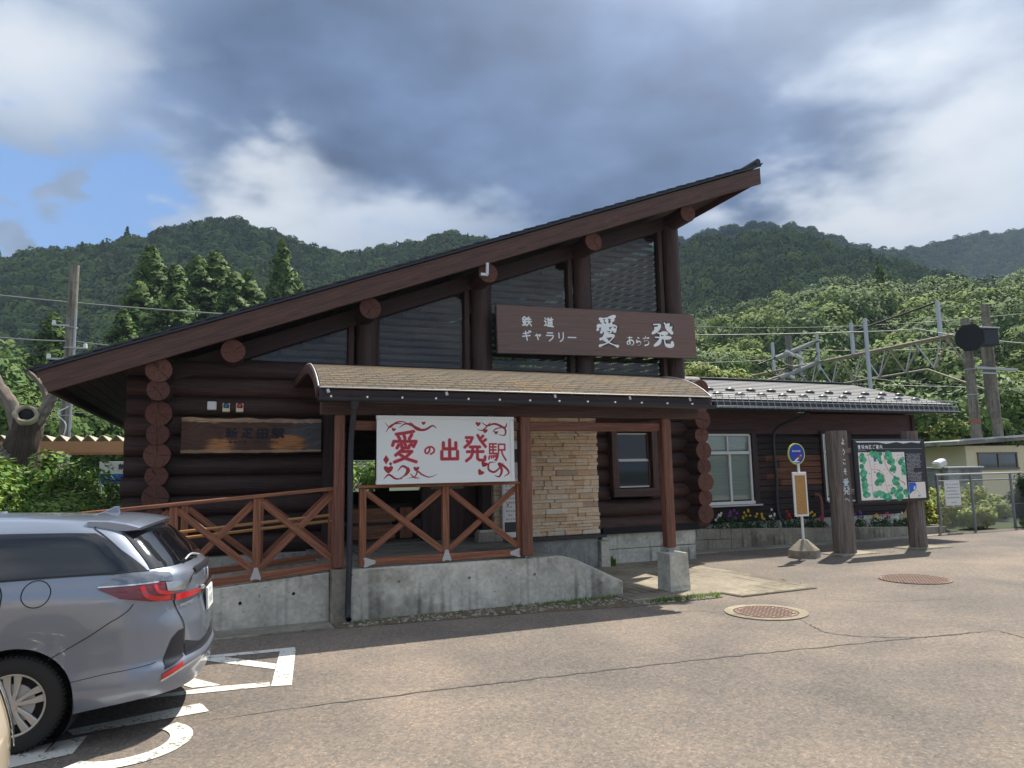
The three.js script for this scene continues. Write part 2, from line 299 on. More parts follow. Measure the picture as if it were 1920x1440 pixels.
const grainCanvas = (c, w, h, base, amp, seed) => {
  const im = c.createImageData(w, h);
  for (let j = 0; j < h; j++) for (let i = 0; i < w; i++) { const n = tile((i / w) * 10, j / 2.2, 10, 4096, seed) * 0.6 + tile((i / w) * 40, j / 1.1, 40, 4096, seed + 1) * 0.4, o = (j * w + i) * 4, k = 1 + (n - 0.5) * amp; im.data[o] = base[0] * k; im.data[o + 1] = base[1] * k; im.data[o + 2] = base[2] * k; im.data[o + 3] = 255; }
  c.putImageData(im, 0, 0);
};
// a printed face: a plane whose uv runs 0..1, lying on the front of a panel
const facePlane = (w, h) => new THREE.PlaneGeometry(w, h);
const printed = (t, rough = 0.5) => new THREE.MeshStandardMaterial({ map: t, roughness: rough });
// ---------------------------------------------------------------- ground
const floorAt = (px, py, y = 0) => { const p = sight(px, py, 1).sub(EYE); return EYE.clone().addScaledVector(p, (y - EYE.y) / p.y); };
function sheet(x0, x1, z0, z1, nx = 1, nz = 1) { const g = new THREE.PlaneGeometry(x1 - x0, z1 - z0, nx, nz); g.rotateX(-Math.PI / 2); g.translate((x0 + x1) / 2, 0, (z0 + z1) / 2); const p = g.attributes.position, u = g.attributes.uv; for (let i = 0; i < p.count; i++) u.setXY(i, p.getX(i), -p.getZ(i)); return g; }
function flat(pts, y = 0) { const s = new THREE.Shape(pts.map(([x, z]) => new THREE.Vector2(x, -z))); const g = new THREE.ShapeGeometry(s); g.rotateX(-Math.PI / 2); g.translate(0, y, 0); return g; }
const slab = (pts, y0, y1, bevel = 0.012) => { const g = new THREE.ExtrudeGeometry(new THREE.Shape(pts.map(([x, z]) => new THREE.Vector2(x, -z))), { depth: y1 - y0 - bevel, bevelEnabled: bevel > 0, bevelThickness: bevel, bevelSize: bevel, bevelOffset: -bevel, bevelSegments: 1 }); g.rotateX(-Math.PI / 2); g.translate(0, y0, 0); return g; };
// profile in the x-y plane pushed along z from z0 (front) backwards by d
const profile = (pts, z0, d, bevel = 0.012) => { const g = new THREE.ExtrudeGeometry(new THREE.Shape(pts.map(([x, y]) => new THREE.Vector2(x, y))), { depth: d - 2 * bevel, bevelEnabled: bevel > 0, bevelThickness: bevel, bevelSize: bevel, bevelOffset: -bevel, bevelSegments: 2 }); g.translate(0, 0, z0 - d + bevel); return g; };
struct('ground', sheet(-2500, 2500, -2500, 2500), M.earth, [0, -0.03, 0]);
struct('asphalt_lot', sheet(-60, 60, -12.75, 60), M.asphalt, [0, 0, 0]);
struct('concrete_pavement', slab([[5.0, -11.75], [7.86, -11.75], [7.78, -7.95], [6.42, -7.88], [6.36, -8.22], [5.0, -8.3]], -0.1, 0.028), M.pave);
struct('concrete_pavement_strip', slab([[-6, -8.95], [1.19, -8.95], [1.19, -8.42], [-6, -8.5]], -0.1, 0.02), M.concDark);
struct('gravel_strip', slab([[1.21, -8.75], [4.96, -8.75], [4.96, -8.27], [6.2, -8.19], [6.2, -8.0], [4.9, -7.98], [3.6, -8.2], [1.21, -8.42]], -0.1, 0.008, 0), M.soil);
struct('concrete_pavement_strip', slab([[8.0, -12.64], [16.6, -12.64], [16.6, -12.35], [8.0, -12.2]], -0.1, 0.016), M.concDark);
// loose stones on the strip
{
  const list = [], r = rng(5);
  for (let i = 0; i < 420; i++) { const x = rr(1.25, 6.1, r), z = x > 4.95 ? rr(-8.2, -7.98, r) : rr(-8.72, -8.2 - Math.max(0, (3.6 - x)) * 0.09, r), s = rr(0.008, 0.028, r); const g = new THREE.IcosahedronGeometry(s, 0); g.scale(1, 0.6, rr(0.7, 1.2, r)); g.rotateY(r() * 6); g.translate(x, 0.012, z); list.push(g); }
  const m = solo('gravel', 'loose grey gravel lying along the foot of the concrete wall', 'gravel', mergeGeometries(list), new THREE.MeshStandardMaterial({ color: col(0.34, 0.31, 0.26), roughness: 0.95 })); m.userData.kind = 'stuff';
}
// painted marks of the accessible parking bay
const stripe = (pts) => struct('parking_marking', flat(pts), M.paint, [0, 0.005, 0]);
stripe([[-3.2, -7.86], [0.70, -7.72], [0.70, -7.60], [-3.2, -7.74]]);
stripe([[0.55, -7.6], [0.70, -7.6], [0.56, -6.36], [0.40, -6.40]]);
stripe([[-0.30, -7.735], [-0.05, -7.725], [0.49, -7.12], [0.47, -6.93]]);
stripe([[-3.2, -6.10], [-0.7, -6.50], [0.395, -6.405], [0.395, -6.53], [-0.05, -6.60], [-3.2, -6.28]].map(([x, z], i) => [x, z]));
stripe([[-0.42, -6.98], [-0.22, -6.98], [0.02, -6.62], [-0.2, -6.64]]);
stripe([[-0.96, -5.93], [-0.12, -6.18], [-0.06, -5.94], [-0.9, -5.80]]);
{
  const s = new THREE.Shape(); s.absarc(0, 0, 0.43, -2.3, 0.75, false); s.absarc(0, 0, 0.29, 0.75, -2.3, true);
  const g = new THREE.ShapeGeometry(s, 24); g.rotateX(-Math.PI / 2); struct('parking_marking', g, M.paint, [-0.58, 0.006, -5.48]);
}
stripe([[-1.5, -5.46], [-1.0, -5.70], [-0.81, -5.75], [-0.84, -5.42], [-1.5, -5.22]]);
// seams and cracks in the asphalt: shallow dark grooves filled with bitumen
{
  const crackM = new THREE.MeshStandardMaterial({ color: col(0.075, 0.066, 0.058), roughness: 0.95 });
  const crack = (pts, w, seed) => {
    const r = rng(seed), P = [], idx = [], n = 90, q = pts.map(([a, b]) => floorAt(a, b)), cur = new THREE.CatmullRomCurve3(q, false, 'centripetal');
    for (let i = 0; i <= n; i++) { const p = cur.getPointAt(i / n), t = cur.getTangentAt(i / n), j = (r() - 0.5) * 0.035, ww = w * (0.35 + 0.9 * r()) * Math.min(1, 6 * Math.min(i / n, 1 - i / n) + 0.1); P.push(p.x - t.z * (j - ww), 0.003, p.z + t.x * (j - ww), p.x - t.z * (j + ww), 0.003, p.z + t.x * (j + ww)); if (i < n) idx.push(2 * i, 2 * i + 1, 2 * i + 2, 2 * i + 1, 2 * i + 3, 2 * i + 2); }
    const g = new THREE.BufferGeometry(); g.setAttribute('position', new THREE.Float32BufferAttribute(P, 3)); g.setIndex(idx); g.computeVertexNormals();
    struct('asphalt_seam', g, crackM);
  };
  crack([[380, 1352], [620, 1320], [900, 1285], [1200, 1250], [1500, 1218], [1870, 1182]], 0.012, 1);
  crack([[1498, 1160], [1560, 1188], [1700, 1196], [1860, 1184]], 0.009, 2);
  crack([[1868, 1182], [1920, 1196], [1990, 1215]], 0.012, 6);
  crack([[1370, 1152], [1300, 1146], [1235, 1150]], 0.005, 7);
  crack([[1510, 1120], [1640, 1128], [1800, 1122]], 0.004, 4);
}
// manhole covers with raised treads
function manhole(label, x, z, r, ring) {
  const t = thing('manhole_cover', label, 'manhole cover', [x, 0, z], 'manhole covers in the asphalt');
  if (ring) { const s = new THREE.Shape(); s.absarc(0, 0, ring, 0, Math.PI * 2); const h = new THREE.Path(); h.absarc(0, 0, r + 0.012, 0, Math.PI * 2, true); s.holes.push(h); const g = new THREE.ExtrudeGeometry(s, { depth: 0.01, bevelEnabled: false, curveSegments: 40 }); g.rotateX(-Math.PI / 2); part('concrete_ring', g, new THREE.MeshStandardMaterial({ color: col(0.50, 0.44, 0.33), roughness: 0.9, map: rep(concTex, 0.5) }), t, [0, 0.003, 0]); }
  const iron = new THREE.MeshStandardMaterial({ color: col(0.50, 0.335, 0.285), roughness: 0.75, map: rep(concTex, 0.5) });
  part('lid', new THREE.CylinderGeometry(r, r, 0.012, 48), iron, t, [0, 0.004, 0]);
  const rim = new THREE.TorusGeometry(r - 0.012, 0.009, 6, 48); rim.rotateX(Math.PI / 2); part('lid_rim', rim, iron, t, [0, 0.011, 0]);
  const tr = []; const step = 0.058;
  for (let a = -r; a < r; a += step) for (let b = -r; b < r; b += step) if (Math.hypot(a, b) < r - 0.04) { const g = new THREE.BoxGeometry(0.036, 0.008, 0.036); g.translate(a, 0.013, b); tr.push(g); }
  const m = part('tread', mergeGeometries(tr), iron, t); m.userData.kind = 'stuff';
}
manhole('round reddish manhole cover with a pale concrete ring in the asphalt', 5.99, -6.95, 0.36, 0.47);
manhole('wide reddish manhole cover without ring in front of the map board', 9.61, -7.88, 0.49, 0);
// ---------------------------------------------------------------- main log building
const ZW = -11.7, PITCH = 0.295, LR = 0.158, SL = 0.378, SA = Math.atan(SL);
const roofY = (x) => 3.19 + SL * (x + 2.35);          // top edge of the barge board
const station = thing('log_station_building', 'dark brown log station building with steep single-slope roof', 'station building');
const logMats = (i) => [[M.log, M.logB, M.logC, M.logB, M.log][i % 5], M.logEnd, M.logEnd];
let logSeed = 0;
M.ends = [[0.205, 0.085, 0.060], [0.175, 0.073, 0.053], [0.225, 0.098, 0.069]].map((c) => new THREE.MeshStandardMaterial({ color: col(...c), map: endGrain, bumpMap: endGrain, bumpScale: 0.004, roughness: 0.85 }));
const xLog = (x0, x1, y, z = ZW, r = LR) => part('log', logGeo(x1 - x0, r, 'x', ++logSeed), logMats(logSeed), station, [(x0 + x1) / 2, y, z]);
const crackM = new THREE.MeshStandardMaterial({ color: col(0.03, 0.014, 0.01), roughness: 1 });
const wedge = (() => { const s = new THREE.Shape([[-0.009, 0], [-0.004, 0.45], [0.003, 0.62], [0, 1], [-0.012, 0.7], [-0.008, 0.4]].reverse().concat([[0.009, 0]]).map(([a, b]) => new THREE.Vector2(a, b))); return new THREE.ExtrudeGeometry(s, { depth: 0.006, bevelEnabled: false }); })();
const zLog = (x, y, z0, z1, r = LR, name = 'log') => {
  const m = part(name, logGeo(z0 - z1, r, 'z', ++logSeed, 24), logMats(logSeed), station, [x, y, (z0 + z1) / 2], [0, 0, rr(0, 6.28)]);
  m.material = [m.material[0], M.ends[logSeed % 3], M.ends[logSeed % 3]];
  for (let k = 0; k < 1 + (logSeed % 2); k++) { const c = part('drying_crack', wedge, crackM, m, [0, 0, (z0 - z1) / 2 - 0.003], [0, 0, rr(0, 6.28)]); c.scale.set(rr(0.5, 1), r * rr(0.6, 0.98), 1); }
  return m;
};
// concrete footing
part('foundation', profile([[-1.1, 0.0], [-1.1, 0.56], [1.45, 0.56], [1.45, 0.0]], -11.6, 7.4), M.conc, station);
part('foundation', profile([[6.39, 0.285], [6.39, 0.555], [8.42, 0.555], [8.42, 0.285]], -11.6, 7.4, 0.008), M.concPale, station);
part('foundation', profile([[6.39, -0.05], [6.39, 0.275], [8.42, 0.275], [8.42, -0.05]], -11.596, 7.4, 0.008), M.concPale, station);
part('sill_board', box(2.1, 0.12, 0.08, 0.008), M.blackMatt, station, [7.42, 0.62, -11.56]);
// front wall logs
const row = (i) => 0.72 + PITCH * i;
for (let i = 0; i < 10; i++) {
  const y = row(i);
  if (i >= 8) xLog(-1.36, 8.72, y);
  else {
    xLog(-1.36 + rr(-0.03, 0.03), 1.45, y);
    if (y > 1.18 && y < 2.5) { xLog(6.28, 6.6, y); xLog(7.5, 8.72 + rr(-0.04, 0.04), y); } else xLog(6.28, 8.72 + rr(-0.04, 0.04), y);
  }
}
// side walls: logs running back, their sawn ends showing at both corners
for (let i = 0; i < 9; i++) {
  const y = 0.87 + PITCH * i;
  if (i < 7) zLog(-0.9, y, -11.22 + rr(-0.03, 0.03), -19, i % 2 ? 0.15 : 0.175);
  zLog(8.42, y, -11.2 + rr(-0.03, 0.03), -19, i % 2 ? 0.155 : 0.175);
}
zLog(-0.9, 2.955, -11.0, -19, 0.15); zLog(-0.9, 3.235, -10.98, -19, 0.172);
for (let y = 3.5; y < 6.35; y += 0.125) part('side_slat', box(0.02, 0.075, 6.6, 0), M.dark, station, [8.3, y, -15.2], [0, 0, 0.4]);
// purlins with their round ends under the barge board
for (const [x, y] of [[0.06, 3.55], [2.06, 4.33], [4.05, 5.08], [6.1, 5.85], [8.2, 6.64]]) zLog(x, y, -11.0, -19.3, 0.168, 'purlin');
// rafter over the wall, posts between the gable windows
const slopePos = (x, drop) => [x, roofY(x) - drop];
part('wall_rafter', box(9.7, 0.26, 0.2, 0.01), M.dark, station, [...slopePos(3.72, 0.50), ZW + 0.02], [0, 0, SA]);
for (const x of [2.06, 4.06, 6.1, 8.13]) {
  const top = roofY(x) - 0.55, y0 = 3.3;
  part('gable_post', logGeo(top - y0, 0.165, 'y', ++logSeed), [M.log, M.log, M.log], station, [x + 0.06, (top + y0) / 2, ZW + 0.06]);
  part('window_jamb', box(0.09, top - y0, 0.16, 0.008), M.log, station, [x - 0.2, (top + y0) / 2, ZW + 0.03]);
  part('window_jamb', box(0.06, top - y0, 0.12, 0.008), M.log, station, [x + 0.25, (top + y0) / 2, ZW + 0.0]);
}
// gable windows: pane, frame and the slats hanging behind the glass
const slatM = wood(0.24, 0.19, 0.16, 0.7);
[[0.34, 1.8, 3.35, 1], [2.34, 3.8, 3.35, 0], [4.34, 5.85, 3.35, 0], [6.38, 7.9, 3.35, 2]].forEach(([x0, x1, y0, kind]) => {
  const t0 = roofY(x0) - 0.62, t1 = roofY(x1) - 0.62;
  const sh = new THREE.Shape([[x0, y0], [x1, y0], [x1, t1], [x0, Math.max(y0 + 0.05, t0)]].map(([a, b]) => new THREE.Vector2(a, b)));
  const win = part('gable_window', new THREE.ShapeGeometry(sh), M.dimPane, station, [0, 0, ZW + 0.02]);
  part('window_sill', box(x1 - x0, 0.06, 0.14, 0.006), M.log, win, [(x0 + x1) / 2, y0 + 0.0, 0]);
  for (let y = y0 + 0.1; y < t1 - 0.06; y += 0.125) {
    const xa = Math.max(x0, x0 + (y + 0.06 - t0) / SL);
    if (x1 - xa < 0.12) continue;
    part('slat', box(x1 - xa, kind === 2 ? 0.072 : 0.082, 0.02, 0), slatM, win, [(xa + x1) / 2, y, -0.16], [-0.35, 0, 0]);
  }
});
{ // boards closing the low corner of the gable
  const s = new THREE.Shape([[-1.2, 3.3], [0.34, 3.3], [0.34, roofY(0.34) - 0.5], [-1.2, roofY(-1.2) - 0.42]].map(([a, b]) => new THREE.Vector2(a, b)));
  part('gable_board', new THREE.ExtrudeGeometry(s, { depth: 0.05, bevelEnabled: false }), M.dark, station, [0, 0, ZW - 0.05]);
}
// roof: deck, soffit boards, barge board, shingle courses and the cap at the high edge
const along = (s) => [-2.35 + s * Math.cos(SA), 3.19 + s * Math.sin(SA)];   // s metres up the slope
const RL = 13.15, ROOFZ = -15.15, ROOFD = 8.4;
{
  const [cx, cy] = along(RL / 2);
  part('roof_deck', box(RL - 0.1, 0.05, ROOFD, 0), M.blackMatt, station, [cx + Math.sin(SA) * 0.10, cy - Math.cos(SA) * 0.10, ROOFZ], [0, 0, SA]);
  const n = 86;
  for (let i = 0; i < n; i++) { const [x, y] = along(0.1 + (i + 0.5) * ((RL - 0.2) / n)); part('soffit_board', box((RL - 0.2) / n - 0.012, 0.018, ROOFD - 0.06, 0, i % 3), M.soffit, station, [x + Math.sin(SA) * 0.20, y - Math.cos(SA) * 0.20, ROOFZ - 0.02], [0, 0, SA]); }
  const bo = part('barge_board', profile([[0, 0], [0.05, -0.31], [RL - 0.12, -0.335], [RL, -0.02]], 0, 0.07, 0.008), M.barge, station, [-2.35, 3.15, -10.9], [0, 0, SA]);
  metreUV(bo.geometry, [13, 0.3, 0.07]);
  part('eave_board', box(0.05, 0.26, ROOFD - 0.1, 0.006), M.barge, station, [-2.25, 3.02, ROOFZ - 0.06], [0, 0, SA]);
  part('eave_board', box(0.05, 0.26, ROOFD - 0.1, 0.006), M.barge, station, [9.86, 7.58, ROOFZ - 0.06], [0, 0, SA]);
  const shingle = new THREE.MeshStandardMaterial({ color: col(0.028, 0.034, 0.048), roughness: 0.7 });
  const m = 54;
  for (let i = 0; i < m; i++) { const [x, y] = along(-0.06 + (i + 0.5) * ((RL + 0.1) / m)); part('shingle_course', box((RL + 0.1) / m + 0.05, 0.022, ROOFD + 0.16, 0), shingle, station, [x - Math.sin(SA) * 0.012, y + Math.cos(SA) * 0.012 + (i % 2) * 0.003, ROOFZ], [0, 0, SA - 0.055]); }
  part('drip_edge', box(RL + 0.04, 0.035, 0.03, 0.004), M.black, station, [along(RL / 2)[0], along(RL / 2)[1] - 0.024, -10.885], [0, 0, SA]);
  const [rx, ry] = along(RL);
  part('ridge_cap', logGeo(ROOFD + 0.14, 0.065, 'z', 3, 10), M.black, station, [rx - 0.05, ry + 0.055, ROOFZ]);
}
// stone veneer beside the entrance: every stone its own piece
{
  const wall = part('stone_wall', box(2.02, 2.5, 0.9, 0), new THREE.MeshStandardMaterial({ color: col(0.30, 0.23, 0.16), roughness: 0.95 }), station, [5.24, 1.84, -11.90]);
  const stoneTex = dataTex(256, 256, (i, j) => { const u = i / 256, v = j / 256, n = tile(u * 8, v * 20, 8, 20, 90) * 0.5 + tile(u * 50, v * 50, 50, 50, 91) * 0.5; return [0.82 + 0.2 * n, 0.81 + 0.2 * n, 0.79 + 0.2 * n]; });
  const pal = [[0.95, 0.77, 0.57], [0.92, 0.70, 0.49], [0.96, 0.85, 0.70], [0.80, 0.58, 0.40], [0.95, 0.82, 0.63], [0.86, 0.72, 0.59], [0.60, 0.46, 0.36]].map((c) => new THREE.MeshStandardMaterial({ color: col(...c), map: rep(stoneTex, 1.6), bumpMap: rep(concBump, 1.6), bumpScale: 0.01, roughness: 0.9 }));
  const r = rng(77), L = [0.14, 0.2, 0.26, 0.34, 0.44], Hh = [0.05, 0.072, 0.092];
  const g = new Map(), stone = (l, h, k) => { const key = l + '_' + h + '_' + k; if (!g.has(key)) { const b = box(l - 0.005, h - 0.004, 0.07, 0.008, k).clone(), p = b.attributes.position, q = rng(k * 31 + Math.round(l * 100)); for (let i = 0; i < p.count; i++) { const n = perlin.noise(p.getX(i) * 19 + k * 5, p.getY(i) * 23 + k, 3.3) * 0.007; p.setXYZ(i, p.getX(i) + n * 0.5, p.getY(i) + n * 0.6, p.getZ(i) + (p.getZ(i) > 0 ? n * 1.6 : 0)); } b.computeVertexNormals(); g.set(key, b); } return g.get(key); };
  let y = 0.60, count = 0;
  const spare = [];
  while (y < 3.02) {
    const h = Hh[Math.floor(r() * 2.999)] * 1.08; let x = 4.24;
    while (x < 6.22) {
      let l = L[Math.floor(r() * 4.999)]; if (6.25 - x - l < 0.1) l = 6.25 - x;
      l = Math.round(l * 50) / 50;
      const pos = [x + l / 2 - 5.24, y + h / 2 - 1.84, 0.45 + rr(-0.006, 0.034, r)], mat = pal[Math.floor(r() * r() * 6.99)];
      if (count < 299) part('stone', stone(l, h, Math.floor(r() * 4)), mat, wall, pos); else { const q = stone(l, h, 1).clone(); q.translate(...pos); spare.push(q); }
      count++; x += l;
    }
    y += h;
  }
  if (spare.length) part('upper_stones', mergeGeometries(spare), pal[0], wall).userData.kind = 'stuff';
  part('wall_ledge', box(2.16, 0.05, 0.16, 0.006), M.black, station, [5.24, 0.565, -11.36]);
  part('wall_base', profile([[4.2, -0.05], [4.2, 0.535], [6.19, 0.535], [6.19, -0.05]], -11.385, 0.9), M.concBlue, station);
  part('corner_pier', profile([[6.2, -0.05], [6.2, 0.47], [6.385, 0.47], [6.385, -0.05]], -11.30, 0.3), M.conc, station);
}
// right-hand window with two sashes
{
  const w = part('window', box(0.74, 1.02, 0.03, 0), M.blackMatt, station, [7.05, 1.9, -11.66]);
  const c = (x, y, W, H, D, z, m = M.beam) => part('casing', box(W, H, D, 0.008), m, w, [x, y, z]);
  c(-0.43, 0, 0.12, 1.14, 0.16, 0.17); c(0.43, 0, 0.12, 1.14, 0.16, 0.17); c(0, 0.575, 0.98, 0.11, 0.17, 0.17); c(0, -0.6, 0.98, 0.15, 0.19, 0.17, M.log);
  const fr = M.beam;
  for (const [y, z] of [[0.245, 0.13], [-0.255, 0.16]]) {
    const p = part('pane', box(0.62, 0.45, 0.008, 0), new THREE.MeshPhysicalMaterial({ color: col(0.016, 0.022, 0.032), roughness: 0.03 }), w, [0, y, z]);
    part('sash', box(0.035, 0.5, 0.04, 0.004), fr, w, [-0.335, y, z]); part('sash', box(0.035, 0.5, 0.04, 0.004), fr, w, [0.335, y, z]);
    part('sash', box(0.635, 0.03, 0.04, 0.004), M.zinc, w, [0, y + 0.24, z]); part('sash', box(0.635, 0.03, 0.04, 0.004), M.zinc, w, [0, y - 0.24, z]);
  }
}
// entrance hall behind the opening
{
  const dk = wood(0.20, 0.12, 0.08, 0.8, 0.002);
  part('hall_floor', box(9.0, 0.1, 7.0, 0), M.concDark, station, [3.7, 0.545, -15.15]);
  part('hall_wall', box(0.1, 2.4, 4.2, 0), dk, station, [1.42, 1.8, -13.9]);
  part('hall_wall', box(0.1, 2.4, 4.2, 0), dk, station, [6.3, 1.8, -14.5]);
  part('hall_ceiling', box(9.0, 0.08, 7.2, 0), dk, station, [3.7, 3.06, -15.3]);
  // rear wall with two glazed openings towards the platform
  part('rear_wall', box(10, 0.72, 0.12, 0), dk, station, [3.7, 0.95, -18.2]);
  part('rear_wall', box(10, 1.0, 0.12, 0), dk, station, [3.7, 2.6, -18.2]);
  for (const [a, b] of [[-1, 2.9], [3.55, 3.9], [4.9, 8.4]]) part('rear_wall', box(b - a, 0.8, 0.12, 0), dk, station, [(a + b) / 2, 1.71, -18.2]);
  // upper storey rear: glazed strip high up so daylight stands behind the slats on the right
  for (const [a, b] of [[-1, 2.5], [3.2, 3.5], [4.4, 6.2]]) part('rear_wall', box(b - a, 0.62, 0.12, 0), dk, station, [(a + b) / 2, 3.41, -18.2]);
  { const s = new THREE.Shape([[-1, 3.72], [6.2, 3.72], [6.2, roofY(6.2) - 0.45], [-1, roofY(-1) - 0.4]].map(([a, b]) => new THREE.Vector2(a, b))); part('rear_wall', new THREE.ExtrudeGeometry(s, { depth: 0.1, bevelEnabled: false }), dk, station, [0, 0, -18.25]); }
  for (const x of [1.5, 4.15]) part('door_post', box(0.16, 2.35, 0.2, 0.008), M.dark, station, [x, 1.78, -11.62]);
  part('door_post', box(0.09, 2.35, 0.12, 0.006), M.dark, station, [3.15, 1.78, -11.9]);
  part('door_leaf', box(0.9, 2.2, 0.05, 0.006), M.beam, station, [3.68, 1.7, -12.05]);
  part('door_leaf_pane', box(0.6, 0.9, 0.01, 0), new THREE.MeshPhysicalMaterial({ color: col(0.03, 0.035, 0.04), roughness: 0.05, clearcoat: 1 }), station, [3.6, 1.9, -12.02]);
  part('lintel', box(2.75, 0.2, 0.2, 0.01), M.dark, station, [2.82, 2.86, -11.62]);
}
const counter = thing('slatted_bench', 'orange-brown wooden bench with two wide boards inside the entrance', 'bench', [2.55, 0.595, -12.45]);
{
  const bm = wood(0.62, 0.29, 0.15, 0.6, 0.002);
  for (const y of [0.14, 0.43]) { part('board', box(0.74, 0.24, 0.05, 0.008), bm, counter, [-0.14, y, 0]); part('board', box(0.22, 0.24, 0.05, 0.008), bm, counter, [0.42, y, 0.01]); }
  for (const x of [-0.5, 0.27, 0.55]) part('leg', box(0.05, 0.56, 0.3, 0.006), M.dark, counter, [x, 0.28, -0.18]);
  part('seat', box(1.12, 0.04, 0.34, 0.006), M.dark, counter, [0, 0.58, -0.18]);
}
const lowBox = thing('planter_box', 'low grey block standing on the floor inside the entrance', 'block', [4.02, 0.597, -11.1]);
part('block', box(0.42, 0.16, 0.2, 0.01), M.concDark, lowBox, [0, 0.08, 0]); part('lid', box(0.36, 0.03, 0.16, 0.006), M.conc, lowBox, [0, 0.175, 0]);
// notice stand beside the stone wall
{
  const t = thing('notice_stand', 'white framed notice board standing against the stone wall', 'notice board', [4.55, 0.6, -11.24]);
  const tex = canvasTex(256, 1024, (c, w, h) => {
    c.fillStyle = '#e9eae6'; c.fillRect(0, 0, w, h); c.fillStyle = '#23262b'; c.fillRect(0, 70, w, 150); c.fillRect(0, 880, w, 110);
    c.fillStyle = '#c9cbc6'; c.fillRect(0, 220, w, 190);
    const r = rng(3); c.fillStyle = '#4a4a4e'; for (let y = 470; y < 860; y += 46) for (let x = 20; x < 226; x += 26) if (r() > 0.18) { c.fillRect(x, y + r() * 4, 4, 20); c.fillRect(x, y + 4, 16, 3); c.fillRect(x + 3, y + 16, 14, 3); if (r() > 0.5) c.fillRect(x + 10, y, 3, 22); }
    c.fillStyle = '#6d6d70'; for (let x = 130; x < 236; x += 22) { c.fillRect(x, 372, 14, 3); c.fillRect(x + 5, 364, 3, 20); } heart(c, 40, 690, 14, '#b5262c');
  });
  part('panel', box(0.46, 1.62, 0.04, 0.006), M.white, t, [0, 0.84, 0]);
  part('print', facePlane(0.40, 1.54), printed(tex, 0.4), t, [0, 0.84, 0.023]);
  for (const x of [-0.2, 0.2]) part('foot', box(0.04, 0.05, 0.2, 0.004), M.white, t, [x, 0.025, 0]);
}
// things fixed to the log front
{
  const t = thing('alarm_box', 'small white square box on the log wall left of the alarm lamps', 'box', [-0.21, 2.79, -11.5]);
  part('case', box(0.13, 0.13, 0.07, 0.012), M.white, t); part('back_plate', box(0.10, 0.10, 0.1, 0), M.zinc, t, [0, 0, -0.06]);
  const lamp = (x, label, r, g, b) => { const a = thing('alarm_lamp', label, 'alarm lamp', [x, 2.755, -11.49], 'alarm lamps on the log wall'); part('holder', box(0.105, 0.055, 0.1, 0.006), new THREE.MeshStandardMaterial({ color: col(0.72, 0.66, 0.45), roughness: 0.5 }), a, [0, -0.03, 0]); part('back_plate', box(0.105, 0.13, 0.1, 0.006), new THREE.MeshStandardMaterial({ color: col(0.72, 0.66, 0.45), roughness: 0.5 }), a, [0, 0.015, -0.06]); part('globe', new THREE.SphereGeometry(0.042, 20, 14).scale(1, 1.25, 1), new THREE.MeshPhysicalMaterial({ color: col(r, g, b), roughness: 0.12, clearcoat: 1 }), a, [0, 0.035, 0.0]); };
  lamp(-0.01, 'small blue alarm lamp on the log wall', 0.01, 0.10, 0.20); lamp(0.18, 'small red alarm lamp on the log wall', 0.42, 0.01, 0.02);
  const s = thing('wall_spotlight', 'silver tube spotlight fixed to a purlin end under the barge board', 'spotlight', [3.98, 5.05, -10.93]);
  part('bracket', box(0.13, 0.05, 0.09, 0.004), M.alu, s, [-0.03, -0.03, -0.02]); part('tube', new THREE.CylinderGeometry(0.03, 0.03, 0.2, 16), M.alu, s, [0.02, 0.07, 0.02], [0.1, 0, 0]);
}
